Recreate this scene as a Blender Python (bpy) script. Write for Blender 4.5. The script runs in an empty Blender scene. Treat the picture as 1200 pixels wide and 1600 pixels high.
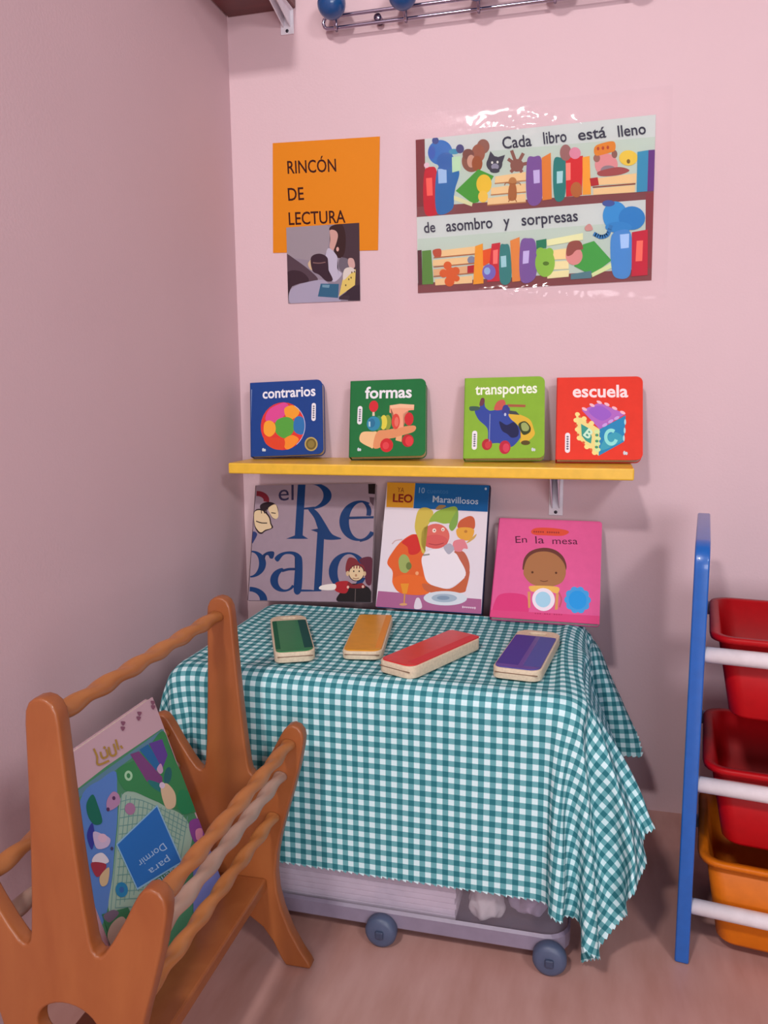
import bpy, bmesh, math, random
import numpy as np
from mathutils import Vector, Matrix, noise
R = math.radians
random.seed(7)
SC = bpy.context.scene
COL = SC.collection

# ------------------------------------------------------------------ camera
F_PX, PITCH, YAW, ROLL = 1234.1, R(8.5), 0.2553, -0.009
CAM = Vector((0.6957, -1.5093, 0.8013))
fwd = Vector((-math.sin(YAW) * math.cos(PITCH), math.cos(YAW) * math.cos(PITCH), -math.sin(PITCH)))
r0 = Vector((math.cos(YAW), math.sin(YAW), 0)); u0 = r0.cross(fwd)
rt = r0 * math.cos(ROLL) + u0 * math.sin(ROLL); up = rt.cross(fwd)
cd = bpy.data.cameras.new('camera'); cam = bpy.data.objects.new('camera', cd); COL.objects.link(cam)
M = Matrix.Identity(4)
for i in range(3):
    M[i][0], M[i][1], M[i][2], M[i][3] = rt[i], up[i], -fwd[i], CAM[i]
cam.matrix_world = M
cd.sensor_fit = 'HORIZONTAL'; cd.sensor_width = 36.0; cd.lens = F_PX / 1200 * 36.0
cd.clip_start = 0.02
SC.camera = cam

# ------------------------------------------------------------------ world, lights, exposure
w = bpy.data.worlds.new('room_light'); SC.world = w; w.use_nodes = True
bg = w.node_tree.nodes['Background']; bg.inputs[0].default_value = (1.0, 0.93, 1.0, 1); bg.inputs[1].default_value = 0.17
SC.view_settings.view_transform = 'Standard'; SC.view_settings.look = 'None'
SC.view_settings.exposure = -0.12; SC.view_settings.gamma = 1.0; SC.view_settings.use_curve_mapping = False

def area(name, loc, target, power, sx, sy, col):
    l = bpy.data.lights.new(name, 'AREA'); l.shape = 'RECTANGLE'; l.size = sx; l.size_y = sy
    l.energy = power; l.color = col
    o = bpy.data.objects.new(name, l); COL.objects.link(o); o.location = loc
    o.rotation_euler = (Vector(target) - Vector(loc)).to_track_quat('-Z', 'Y').to_euler()
    return o
area('ceiling_lamp', (0.17, -2.50, 2.36), (0.55, -0.2, 0.7), 31, 0.20, 0.14, (1.0, 0.95, 0.93))
area('side_lamp', (1.60, -2.10, 1.75), (0.7, -0.3, 0.6), 15, 0.30, 0.26, (1.0, 0.96, 0.97))
area('soft_fill', (1.50, -3.40, 0.92), (0.6, -0.2, 0.7), 38, 1.5, 0.75, (0.98, 0.95, 1.0))  # added broad fill from the front, not a window of the room

# ------------------------------------------------------------------ helpers
def lin(h):
    h = h.lstrip('#')
    out = []
    for i in (0, 2, 4):
        c = int(h[i:i + 2], 16) / 255
        out.append(c / 12.92 if c <= 0.04045 else ((c + 0.055) / 1.055) ** 2.4)
    return (*out, 1)
_m = {}
def mat(hexc, rough=0.45, name=None, spec=0.5, coat=0.0, mottle=0.06, scale=60, metal=0.0):
    """plain procedural surface: one colour with a faint mottle"""
    k = (hexc, rough, spec, coat, mottle, metal)
    if k in _m: return _m[k]
    m = bpy.data.materials.new(name or 'surface_' + hexc.strip('#')); m.use_nodes = True
    nt = m.node_tree; b = nt.nodes['Principled BSDF']
    b.inputs['Roughness'].default_value = rough; b.inputs['Metallic'].default_value = metal
    b.inputs['Specular IOR Level'].default_value = spec; b.inputs['Coat Weight'].default_value = coat
    c = lin(hexc); b.inputs['Base Color'].default_value = c
    if mottle:
        tc = nt.nodes.new('ShaderNodeTexCoord'); n = nt.nodes.new('ShaderNodeTexNoise')
        n.inputs['Scale'].default_value = scale; n.inputs['Detail'].default_value = 3
        r = nt.nodes.new('ShaderNodeValToRGB')
        r.color_ramp.elements[0].position = 0.3; r.color_ramp.elements[1].position = 0.7
        r.color_ramp.elements[0].color = tuple(x * (1 - mottle) for x in c[:3]) + (1,)
        r.color_ramp.elements[1].color = tuple(min(1, x * (1 + mottle)) for x in c[:3]) + (1,)
        nt.links.new(tc.outputs['Object'], n.inputs['Vector']); nt.links.new(n.outputs['Fac'], r.inputs[0])
        nt.links.new(r.outputs[0], b.inputs['Base Color'])
    _m[k] = m
    return m
def ink(h): return mat(h, 0.5, 'print_' + h.strip('#'), spec=0.12, mottle=0)

def wood(name, a, b_, scale=(30, 6, 6), rough=0.42, axis='Y'):
    m = bpy.data.materials.new(name); m.use_nodes = True; nt = m.node_tree; b = nt.nodes['Principled BSDF']
    tc = nt.nodes.new('ShaderNodeTexCoord'); mp = nt.nodes.new('ShaderNodeMapping'); mp.inputs['Scale'].default_value = scale
    n = nt.nodes.new('ShaderNodeTexNoise'); n.inputs['Scale'].default_value = 3; n.inputs['Detail'].default_value = 6; n.inputs['Distortion'].default_value = 0.6
    r = nt.nodes.new('ShaderNodeValToRGB'); r.color_ramp.elements[0].color = lin(a); r.color_ramp.elements[1].color = lin(b_)
    r.color_ramp.elements[0].position = 0.3; r.color_ramp.elements[1].position = 0.7
    nt.links.new(tc.outputs['Object'], mp.inputs[0]); nt.links.new(mp.outputs[0], n.inputs['Vector'])
    nt.links.new(n.outputs['Fac'], r.inputs[0]); nt.links.new(r.outputs[0], b.inputs['Base Color'])
    b.inputs['Roughness'].default_value = rough; b.inputs['Coat Weight'].default_value = 0.15
    return m

def obj(name, bm, mats, parent=None, smooth=False, **props):
    me = bpy.data.meshes.new(name)
    bm.normal_update(); bm.to_mesh(me); bm.free()
    if not isinstance(mats, (list, tuple)): mats = [mats]
    for m in mats: me.materials.append(m)
    if smooth:
        for p in me.polygons: p.use_smooth = True
    o = bpy.data.objects.new(name, me); COL.objects.link(o)
    if parent: o.parent = parent
    for k, v in props.items(): o[k] = v
    return o
def thing(name, label, cat, loc=(0, 0, 0), rot=(0, 0, 0), group=None):
    o = bpy.data.objects.new(name, None); COL.objects.link(o); o.location = loc; o.rotation_euler = rot
    o.empty_display_size = 0.03
    return tag(o, label, cat, group)
def tag(o, label, cat, group=None):
    o['label'] = label; o['category'] = cat
    if group: o['group'] = group
    return o
def box(bm, x0, x1, y0, y1, z0, z1, bev=0.0, seg=2, mi=0):
    r = bmesh.ops.create_cube(bm, size=1); vs = r['verts']
    for v in vs:
        v.co = ((x0 + x1) / 2 + v.co.x * (x1 - x0), (y0 + y1) / 2 + v.co.y * (y1 - y0), (z0 + z1) / 2 + v.co.z * (z1 - z0))
    fs = set(f for v in vs for f in v.link_faces)
    if bev:
        es = set(e for v in vs for e in v.link_edges)
        rr = bmesh.ops.bevel(bm, geom=list(es), offset=bev, segments=seg, affect='EDGES', profile=0.5)
        fs = set(rr['faces']) | set(f for f in fs if f.is_valid)
    for f in fs: f.material_index = mi
    return bm
def tube(bm, pts, rad, n=12, twist=None, lobes=2, amp=0.0, cap=True, mi=0):
    """round bar along pts; rad scalar; optional rope-like twist"""
    pts = [Vector(p) for p in pts]; rings = []; s = 0
    t0 = (pts[1] - pts[0]).normalized()
    a = t0.orthogonal().normalized(); prev = t0
    for i, p in enumerate(pts):
        if i == 0: t = t0
        elif i == len(pts) - 1: t = (pts[-1] - pts[-2]).normalized()
        else: t = (pts[i + 1] - pts[i - 1]).normalized()
        q = prev.rotation_difference(t); a = q @ a; prev = t; b = t.cross(a)
        if i: s += (p - pts[i - 1]).length
        ring = []
        for k in range(n):
            th = 2 * math.pi * k / n
            r = rad * (1 + amp * math.cos(lobes * (th - (twist or 0) * s)))
            ring.append(bm.verts.new(p + a * (r * math.cos(th)) + b * (r * math.sin(th))))
        rings.append(ring)
    for i in range(len(rings) - 1):
        for k in range(n):
            f = bm.faces.new((rings[i][k], rings[i][(k + 1) % n], rings[i + 1][(k + 1) % n], rings[i + 1][k])); f.material_index = mi
    if cap:
        bm.faces.new(rings[0][::-1]).material_index = mi; bm.faces.new(rings[-1]).material_index = mi
    return bm
def line(p, q, n): return [Vector(p).lerp(Vector(q), i / n) for i in range(n + 1)]
def rrect(x0, x1, y0, y1, r, seg=5):
    """closed outline; r = (bl, br, tr, tl) radii"""
    if not isinstance(r, (tuple, list)): r = (r,) * 4
    out = []
    for (cx, cy, rr, a0) in ((x0 + r[0], y0 + r[0], r[0], 180), (x1 - r[1], y0 + r[1], r[1], 270), (x1 - r[2], y1 - r[2], r[2], 0), (x0 + r[3], y1 - r[3], r[3], 90)):
        if rr < 1e-6: out.append((cx, cy)); continue
        for k in range(seg + 1):
            a = R(a0 + 90 * k / seg); out.append((cx + rr * math.cos(a), cy + rr * math.sin(a)))
    return out
def prism(bm, outline, to3, d0, d1, mi=0):
    """extrude a closed 2-D outline between depths d0 and d1; to3(u, v, d)"""
    a = [bm.verts.new(to3(u, v, d0)) for u, v in outline]; b = [bm.verts.new(to3(u, v, d1)) for u, v in outline]
    n = len(a); fs = [bm.faces.new(a[::-1]), bm.faces.new(b)]
    for i in range(n): fs.append(bm.faces.new((a[i], a[(i + 1) % n], b[(i + 1) % n], b[i])))
    for f in fs: f.material_index = mi
    return bm

# ---- printed pictures: flat shapes lying on their cover, transcribed from crop coordinates
def homog(src, dst):
    A = []; B = []
    for (x, y), (u, v) in zip(src, dst):
        A += [[x, y, 1, 0, 0, 0, -u * x, -u * y], [0, 0, 0, x, y, 1, -v * x, -v * y]]; B += [u, v]
    h = np.linalg.solve(np.array(A, float), np.array(B, float)); return np.append(h, 1).reshape(3, 3)
def smooth_pts(pts, closed=True, sub=6):
    n = len(pts); out = []
    rng = range(n) if closed else range(n - 1)
    for i in rng:
        if closed: p = [pts[(i + k) % n] for k in (-1, 0, 1, 2)]
        else: p = [pts[max(0, i - 1)], pts[i], pts[i + 1], pts[min(n - 1, i + 2)]]
        for k in range(sub):
            t = k / sub
            out.append(tuple(0.5 * (2 * p[1][c] + (p[2][c] - p[0][c]) * t + (2 * p[0][c] - 5 * p[1][c] + 4 * p[2][c] - p[3][c]) * t * t + (3 * p[1][c] - p[0][c] - 3 * p[2][c] + p[3][c]) * t ** 3) for c in (0, 1)))
    if not closed: out.append(pts[-1])
    return out
STEP = 0.000009
class Art:
    def __init__(s, bm, mats, corners, w, h, to3):
        """corners: TL, TR, BR, BL in crop pixels; to3(u, v, lift) puts a cover point into the mesh"""
        s.bm, s.mats, s.w, s.h, s.to3 = bm, mats, w, h, to3; s.layer = 2
        s.H = homog(corners, ((0, h), (w, h), (w, 0), (0, 0)))
    def uv(s, p):
        q = s.H @ np.array((p[0], p[1], 1.0)); return (min(max(q[0] / q[2], 0.0), s.w), min(max(q[1] / q[2], 0.0), s.h))
    def mi(s, c):
        m = ink(c)
        if m not in s.mats: s.mats.append(m)
        return s.mats.index(m)
    def face(s, uvs, c):
        out = []
        for p in uvs:
            if not out or abs(p[0] - out[-1][0]) + abs(p[1] - out[-1][1]) > 1e-6: out.append(p)
        if len(out) > 2 and abs(out[0][0] - out[-1][0]) + abs(out[0][1] - out[-1][1]) < 1e-6: out.pop()
        if len(out) < 3: return
        ar = sum(out[i][0] * out[(i + 1) % len(out)][1] - out[(i + 1) % len(out)][0] * out[i][1] for i in range(len(out)))
        if abs(ar) < 1e-9: return
        if ar < 0: out = out[::-1]
        L = s.layer * STEP
        vs = [s.bm.verts.new(s.to3(u, v, L)) for u, v in out]
        f = s.bm.faces.new(vs); f.material_index = s.mi(c)
        if len(vs) > 4: bmesh.ops.triangulate(s.bm, faces=[f], ngon_method='EAR_CLIP')
    def poly(s, pts, c): s.face([s.uv(p) for p in pts], c); s.layer += 1
    def blob(s, pts, c): s.face([s.uv(p) for p in smooth_pts(pts)], c); s.layer += 1
    def ell(s, x, y, rx, ry, c, rot=0, n=28, a0=0, a1=360):
        ca, sa = math.cos(R(rot)), math.sin(R(rot)); pts = []
        m = n if a1 - a0 >= 360 else n + 1
        for k in range(m):
            t = R(a0 + (a1 - a0) * k / n); px, py = rx * math.cos(t), ry * math.sin(t)
            pts.append((x + px * ca - py * sa, y + px * sa + py * ca))
        s.poly(pts, c)
    def ring(s, x, y, rx, ry, ix, iy, c, dx=0, a0=0, a1=360, n=40):
        """thick-and-thin ring; inner ellipse ix, iy shifted by dx; angles run clockwise from +x in crop axes"""
        for k in range(n):
            q = []
            for t, (ax, ay, sx) in ((k, (rx, ry, 0)), (k + 1, (rx, ry, 0)), (k + 1, (ix, iy, dx)), (k, (ix, iy, dx))):
                a = R(a0 + (a1 - a0) * t / n); q.append((x + sx + ax * math.cos(a), y + ay * math.sin(a)))
            s.face([s.uv(p) for p in q], c)
        s.layer += 1
    def stroke(s, pts, wd, c, smooth=True):
        if smooth and len(pts) > 2: pts = smooth_pts(pts, False)
        for i in range(len(pts) - 1):
            s.layer += 0.4 if i % 2 else -0.4
            (x0, y0), (x1, y1) = pts[i], pts[i + 1]; L = math.hypot(x1 - x0, y1 - y0) or 1
            nx, ny = -(y1 - y0) / L * wd / 2, (x1 - x0) / L * wd / 2; ex, ey = (x1 - x0) / L * wd * .25, (y1 - y0) / L * wd * .25
            s.face([s.uv(p) for p in ((x0 + nx - ex, y0 + ny - ey), (x1 + nx + ex, y1 + ny + ey), (x1 - nx + ex, y1 - ny + ey), (x0 - nx - ex, y0 - ny - ey))], c)
        s.layer = math.floor(s.layer) + 2
    def text(s, txt, p0, p1, hpx, c, bold=0.0, shear=0.0):
        """txt on the baseline p0-p1 (crop pixels), capital/ascender height hpx"""
        cu = bpy.data.curves.new('t', 'FONT'); cu.body = txt; cu.offset = bold; cu.resolution_u = 3; cu.shear = shear
        o = bpy.data.objects.new('t', cu); COL.objects.link(o)
        me = bpy.data.meshes.new_from_object(o.evaluated_get(bpy.context.evaluated_depsgraph_get()))
        COL.objects.unlink(o); bpy.data.objects.remove(o); bpy.data.curves.remove(cu)
        xs = [v.co.x for v in me.vertices]; x0, x1 = min(xs), max(xs); CAP = 0.70
        dx, dy = p1[0] - p0[0], p1[1] - p0[1]; L = math.hypot(dx, dy); nx, ny = dy / L, -dx / L
        vs = []
        for v in me.vertices:
            a = (v.co.x - x0) / (x1 - x0); b = v.co.y / CAP * hpx
            u = s.uv((p0[0] + dx * a + nx * b, p0[1] + dy * a + ny * b)); vs.append(s.bm.verts.new(s.to3(u[0], u[1], s.layer * STEP)))
        mi = s.mi(c)
        for p in me.polygons:
            try: f = s.bm.faces.new([vs[i] for i in p.vertices]); f.material_index = mi
            except ValueError: pass
        bpy.data.meshes.remove(me); s.layer += 1

# ------------------------------------------------------------------ the setting
def wall_mat():
    m = bpy.data.materials.new('pink_wall_paint'); m.use_nodes = True; nt = m.node_tree; b = nt.nodes['Principled BSDF']
    tc = nt.nodes.new('ShaderNodeTexCoord')
    n = nt.nodes.new('ShaderNodeTexNoise'); n.inputs['Scale'].default_value = 4; n.inputs['Detail'].default_value = 4
    r = nt.nodes.new('ShaderNodeValToRGB'); r.color_ramp.elements[0].color = lin('d4b6bc'); r.color_ramp.elements[1].color = lin('dbbec4')
    f = nt.nodes.new('ShaderNodeTexNoise'); f.inputs['Scale'].default_value = 220; f.inputs['Detail'].default_value = 4
    bp = nt.nodes.new('ShaderNodeBump'); bp.inputs['Strength'].default_value = 0.12; bp.inputs['Distance'].default_value = 0.002
    L = nt.links.new
    L(tc.outputs['Object'], n.inputs['Vector']); L(tc.outputs['Object'], f.inputs['Vector'])
    L(n.outputs['Fac'], r.inputs[0]); L(r.outputs[0], b.inputs['Base Color']); L(f.outputs['Fac'], bp.inputs['Height']); L(bp.outputs[0], b.inputs['Normal'])
    b.inputs['Roughness'].default_value = 0.6; b.inputs['Specular IOR Level'].default_value = 0.3
    return m
def floor_mat():
    m = bpy.data.materials.new('pinkish_floor'); m.use_nodes = True; nt = m.node_tree; b = nt.nodes['Principled BSDF']
    tc = nt.nodes.new('ShaderNodeTexCoord'); mp = nt.nodes.new('ShaderNodeMapping'); mp.inputs['Scale'].default_value = (9, 2.2, 1)
    mp.inputs['Rotation'].default_value = (0, 0, R(20))
    n = nt.nodes.new('ShaderNodeTexNoise'); n.inputs['Scale'].default_value = 3; n.inputs['Detail'].default_value = 5
    r = nt.nodes.new('ShaderNodeValToRGB'); r.color_ramp.elements[0].color = lin('b58479'); r.color_ramp.elements[1].color = lin('c69890')
    r.color_ramp.elements[0].position = 0.3; r.color_ramp.elements[1].position = 0.7
    L = nt.links.new
    L(tc.outputs['Object'], mp.inputs[0]); L(mp.outputs[0], n.inputs['Vector']); L(n.outputs['Fac'], r.inputs[0]); L(r.outputs[0], b.inputs['Base Color'])
    b.inputs['Roughness'].default_value = 0.38
    return m
WALL = wall_mat(); FLOOR = floor_mat()
obj('wall_back', box(bmesh.new(), -0.1, 3.2, 0, 0.1, 0, 2.55), WALL, kind='structure')
obj('wall_left', box(bmesh.new(), -0.1, 0, -3.6, 0, 0, 2.55), WALL, kind='structure')
obj('floor', box(bmesh.new(), -0.1, 3.2, -3.6, 0.1, -0.1, 0), FLOOR, kind='structure')

# ------------------------------------------------------------------ yellow wall shelf and its bracket
YEL = mat('edbb38', 0.35, 'yellow_paint'); WHT = mat('eae6ee', 0.4, 'white_enamel'); SCREW = mat('3a3640', 0.35, 'screw_steel', metal=0.6)
SH = 0.676
def bracket(parent, x, ztop, zbot, reach):
    bm = bmesh.new(); b = 0.0
    box(bm, x - 0.013, x + 0.013, -0.0025, -0.0003, zbot, ztop, 0.0008)
    box(bm, x - 0.013, x + 0.013, -reach, -0.001, ztop - 0.0025, ztop, 0.0008)
    for s in (-1, 1):       # folded stiffening flanges tapering downwards
        prism(bm, [(-0.001, zbot + 0.012), (-reach * 0.9, ztop - 0.002), (-0.001, ztop - 0.002)], lambda u, v, d: Vector((x + d, u, v)), s * 0.0065 - 0.0008, s * 0.0065 + 0.0008)
    o = obj('bracket', bm, WHT, parent, label='white metal shelf bracket')
    s = bmesh.new(); bmesh.ops.create_uvsphere(s, u_segments=12, v_segments=8, radius=0.0032)
    for v in s.verts: v.co = Vector((x + v.co.x, -0.0025 + v.co.y * 0.5, zbot + 0.006 + v.co.z))
    obj('screw', s, SCREW, o, True)
shelf = thing('wall_shelf', 'yellow painted wooden shelf holding four small board books', 'shelf', (0, 0, 0))
obj('board', box(bmesh.new(), 0.040, 0.768, -0.152, -0.001, SH - 0.020, SH, 0.0025), YEL, shelf)
bracket(shelf, 0.637, SH - 0.0202, 0.572, 0.115)

# corner shelf at the very top, of which the photo shows the bracket and the shadow
cs = thing('corner_shelf', 'shelf on a white bracket high in the top left corner, coloured dark as shade', 'shelf', (0, 0, 0))
obj('board', box(bmesh.new(), 0.003, 0.140, -0.28, -0.001, 1.516, 1.536, 0.002), wood('shade_dark_wood', '5a2826', '6b322e', (3, 9, 9)), cs)  # dark red board colour stands in for the shade in this corner
bracket(cs, 0.1225, 1.5158, 1.472, 0.12)

# ------------------------------------------------------------------ coat rack with blue balls
CHR = mat('a99fb4', 0.18, 'chromed_wire', metal=1.0, mottle=0.02); BLUE = mat('0f4a86', 0.28, 'blue_varnish', coat=0.4)
cr = thing('coat_rack', 'chromed wire coat rack with blue ball knobs above the poster', 'coat rack', (0.203, 0, 1.467))
zr1, zr2 = 0.0165, -0.0035
pts = [(0.86, -0.022, zr1)] + line((0.86, -0.022, zr1), (0.02, -0.022, zr1), 12)[1:] + [(0.008 - 0.010 * math.sin(R(a)), -0.022, (zr1 + zr2) / 2 + (zr1 - zr2) / 2 * math.cos(R(a))) for a in (20, 50, 90, 130, 160)] + line((0.02, -0.022, zr2), (0.86, -0.022, zr2), 12)
obj('rail', tube(bmesh.new(), pts, 0.0032, 10), CHR, cr, True)
for i in range(7):
    x = 0.024 + 0.130 * i
    h = obj('hook', tube(bmesh.new(), [(x, -0.022, zr1 + 0.004), (x, -0.026, zr1), (x, -0.027, zr2), (x, -0.024, zr2 - 0.006), (x, -0.032, zr2 - 0.004), (x, -0.040, 0.004), (x, -0.042, 0.010)], 0.0026, 8), CHR, cr, True)
    bm = bmesh.new(); bmesh.ops.create_uvsphere(bm, u_segments=24, v_segments=16, radius=0.0255)
    for v in bm.verts: v.co = Vector((x + v.co.x, -0.052 + v.co.y, 0.024 + v.co.z))
    obj('ball_knob', bm, BLUE, cr, True)
for x in (0.10, 0.74):
    obj('wall_mount', tube(bmesh.new(), [(x, -0.0005, 0.0065), (x, -0.020, 0.0065)], 0.007, 12), CHR, cr, True)

# ------------------------------------------------------------------ printed sheets on the wall
def front(u, v, l): return Vector((u, -l, v))
def sheet(name, label, cat, loc, roll, wd, ht, base, corners, draw, thick=0.0006, part='print'):
    o = thing(name, label, cat, loc, (0, roll, 0))
    bm = bmesh.new(); mats = [ink(base)]
    box(bm, 0, wd, 0.0, thick, 0, ht)
    a = Art(bm, mats, corners, wd, ht, front); draw(a)
    obj(part, bm, mats, o)
    return o
def draw_sign(a):
    K = '3a1210'
    a.text('RINCÓN', (252, 410), (637, 398), 98, K, 0.012)
    a.text('DE', (252, 618), (377, 612), 98, K, 0.012)
    a.text('LECTURA', (252, 806), (703, 795), 98, K, 0.012)
sheet('paper_sign', 'orange paper sign reading RINCÓN DE LECTURA on the wall', 'sign', (0.081, -0.0012, 1.078), R(1.6), 0.214, 0.204, 'dc8419',
      ((140, 175), (985, 135), (958, 1015), (120, 1022)), draw_sign, part='sheet')
def draw_photo(a):
    a.poly([(75, 110), (1045, 100), (1055, 1140), (95, 1165)], '8d8290')
    a.blob([(70, 110), (620, 105), (640, 400), (520, 560), (300, 560), (80, 470)], '978c94')
    a.blob([(60, 480), (200, 560), (400, 720), (500, 850), (300, 880), (70, 930), (60, 700)], '53404a')
    a.blob([(60, 760), (260, 720), (380, 860), (150, 930), (60, 1180)], '3d2a33')
    a.blob([(150, 950), (500, 850), (640, 900), (800, 1150), (350, 1170), (130, 1170)], 'a39cb2')
    a.poly([(800, 100), (1045, 100), (1055, 1140), (900, 1140), (830, 700)], '46343c')
    a.blob([(690, 120), (820, 110), (870, 260), (860, 480), (800, 560), (730, 520), (720, 380), (770, 260), (660, 180)], '3a2324')
    a.blob([(665, 180), (740, 190), (770, 260), (740, 380), (700, 460), (660, 400), (670, 300)], 'c79a90')
    a.blob([(640, 420), (760, 540), (760, 700), (820, 780), (720, 880), (640, 800), (600, 620)], 'b9b3c6')
    a.blob([(800, 560), (900, 580), (920, 660), (840, 760), (780, 680)], '6b626e')
    a.ell(765, 440, 18, 30, 'd0a196')
    a.blob([(910, 570), (970, 580), (990, 680), (940, 720), (900, 640)], 'c7a09a')
    a.blob([(370, 620), (430, 560), (450, 700), (400, 700)], 'cbb08e')
    a.blob([(410, 540), (520, 490), (630, 550), (640, 700), (700, 850), (620, 870), (520, 780), (430, 720)], '3c2833')
    a.stroke([(440, 610), (520, 620), (600, 610)], 16, '7a5a5a')
    a.poly([(540, 900), (780, 910), (770, 1100), (500, 1075)], '35617f')
    a.poly([(560, 915), (660, 920), (650, 960), (560, 950)], '6d93a8')
    a.poly([(860, 710), (1000, 720), (990, 930), (780, 1080), (830, 850)], 'd8c069')
    a.blob([(850, 720), (940, 690), (1000, 750), (940, 770), (840, 860)], 'd3cac2')
    for p in ((950, 760), (985, 750), (910, 850), (940, 830), (870, 930)): a.ell(p[0], p[1], 9, 14, '6a5a3a')
    a.poly([(780, 1090), (990, 940), (1055, 930), (1055, 1140), (780, 1120)], '3a2b36')
photo = sheet('photo_print', 'small printed photo of a child reading, taped below the orange sign', 'photo', (0.1105, -0.0022, 0.980), R(0.0), 0.148, 0.144, '8d8290',
      ((75, 110), (1045, 100), (1055, 1140), (95, 1165)), draw_photo)

def draw_poster(a):
    SKY, SK2, SHELF, PAGE, PG2 = 'bccbbf', 'c9d0cd', '80484a', 'e6c592', 'dbaf82'
    a.poly([(50, 207), (1130, 92), (1120, 450), (58, 540)], SKY)
    a.poly([(92, 202), (1130, 92), (1128, 190), (92, 280)], SK2)
    a.poly([(50, 207), (90, 203), (98, 530), (58, 545)], '7a3438')
    a.poly([(58, 500), (1122, 430), (1120, 468), (55, 545)], SHELF)
    a.poly([(60, 545), (1085, 468), (1085, 780), (60, 840)], SKY)
    a.poly([(60, 545), (1085, 468), (1085, 560), (60, 640)], SK2)
    a.poly([(1083, 440), (1122, 437), (1110, 825), (1080, 826)], '8a3d44')
    a.poly([(64, 832), (1110, 770), (1108, 822), (65, 875)], SHELF)
    # upper row
    a.blob([(92, 340), (115, 325), (145, 345), (150, 500), (140, 535), (95, 530), (85, 430)], 'c01f30')
    a.poly([(97, 375), (124, 372), (128, 450), (102, 452)], 'f0655a')
    a.blob([(150, 330), (190, 315), (245, 345), (225, 430), (215, 510), (150, 530), (138, 430)], '2a6aa8')
    a.poly([(150, 335), (188, 332), (190, 395), (153, 398)], '9fc0e2')
    a.ell(160, 262, 55, 55, '2f6fb8'); a.ell(138, 210, 15, 16, '3a4a86'); a.ell(185, 300, 40, 38, '2a62a8'); a.ell(122, 262, 16, 30, '3a5fb0')
    a.ell(222, 258, 24, 12, '3f8fb0'); a.ell(248, 246, 18, 20, '4a4a7a'); a.ell(100, 318, 12, 12, 'e0c0cc')
    a.poly([(212, 282), (250, 278), (252, 340), (214, 350)], 'b9dbb4')
    a.ell(300, 300, 44, 48, '8a5a4c'); a.ell(352, 235, 28, 32, '8f6054'); a.ell(330, 265, 30, 40, '9a5f4c'); a.ell(285, 270, 26, 24, '7c5048'); a.ell(298, 300, 18, 28, 'c99a86'); a.ell(325, 310, 24, 34, '9a5636')
    a.poly([(230, 430), (330, 335), (400, 365), (330, 480), (305, 485)], '4a9a3a')
    a.poly([(222, 450), (306, 482), (302, 498), (222, 470)], 'd8d8a8')
    a.ell(356, 400, 34, 42, 'e2bc3c'); a.ell(352, 455, 22, 26, 'e8c050')
    a.ell(402, 312, 36, 34, '45424e'); a.poly([(370, 300), (384, 256), (408, 284)], '45424e'); a.poly([(410, 284), (450, 272), (436, 312)], '45424e'); a.ell(405, 324, 17, 14, '8f8da0'); a.ell(392, 306, 5, 6, 'd8d8d0', n=10); a.ell(416, 304, 5, 6, 'd8d8d0', n=10); a.ell(404, 342, 22, 10, '45424e')
    for y in (355, 405, 450):
        x0 = 405 - (y - 355) * .35
        a.poly([(x0, y + 12), (543, y - 8), (543, y + 28), (x0, y + 42)], PAGE); a.stroke([(x0, y + 43), (543, y + 30)], 5, 'b07a52')
    a.ell(503, 318, 30, 28, '8a5a50')
    for x, y in ((480, 256), (530, 268), (545, 310), (466, 292), (524, 345), (478, 345)): a.stroke([(503, 318), (x, y)], 15, '8a5a50', False)
    a.ell(484, 390, 18, 20, 'b27a4a'); a.blob([(470, 405), (498, 405), (500, 465), (466, 468)], 'a5673e')
    for d in (-1, 1): a.stroke([(484, 400), (484 + d * 28, 395), (484 + d * 36, 405)], 4, '9a6038'); a.stroke([(484 + d * 8, 460), (484 + d * 18, 478)], 4, '9a6038')
    a.blob([(548, 300), (580, 280), (614, 295), (614, 470), (552, 478)], '7b5596'); a.poly([(576, 340), (605, 337), (606, 395), (579, 398)], 'c3b4e0')
    a.poly([(614, 285), (655, 262), (660, 466), (618, 472)], 'd98038')
    a.blob([(668, 300), (700, 284), (722, 300), (718, 455), (672, 462)], '2f7d78'); a.poly([(682, 345), (710, 342), (708, 395), (682, 398)], 'a8d4d8')
    a.poly([(722, 285), (800, 275), (795, 448), (724, 456)], 'cc2f34'); a.poly([(722, 308), (744, 306), (744, 382), (724, 385)], 'f08a7c')
    a.ell(722, 262, 26, 36, '9a6a68'); a.ell(764, 264, 26, 26, 'd58aa0'); a.ell(770, 425, 26, 34, 'b0683a')
    a.poly([(798, 282), (830, 276), (836, 446), (798, 448)], 'e8a03a')
    a.poly([(860, 375), (1042, 352), (1040, 395), (866, 405)], PAGE); a.poly([(830, 375), (866, 370), (872, 405), (836, 410)], 'b03034')
    a.poly([(845, 420), (1035, 404), (1034, 436), (846, 448)], PAGE); a.stroke([(845, 414), (1035, 399)], 6, '8a4a3a')
    a.ell(905, 315, 52, 50, 'd78f92'); a.ell(915, 340, 36, 22, '8f8088'); a.ell(862, 286, 15, 18, '9a6a60'); a.ell(942, 268, 13, 18, '8a6058')
    a.blob([(850, 245), (870, 225), (938, 212), (945, 250), (920, 262), (860, 275)], 'd88432')
    for x in (868, 890, 912): a.ell(x, 244 - (x - 868) * .12, 6, 8, 'b04a30')
    a.blob([(870, 345), (960, 325), (1010, 340), (960, 360), (880, 365)], 'a05050')
    a.ell(1005, 285, 42, 34, 'e2c24c'); a.ell(1005, 300, 8, 10, '7a6030')
    a.poly([(1046, 258), (1096, 250), (1090, 432), (1042, 436)], '3f8fb4'); a.poly([(1096, 250), (1125, 248), (1122, 430), (1090, 432)], '6a3a80')
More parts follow.
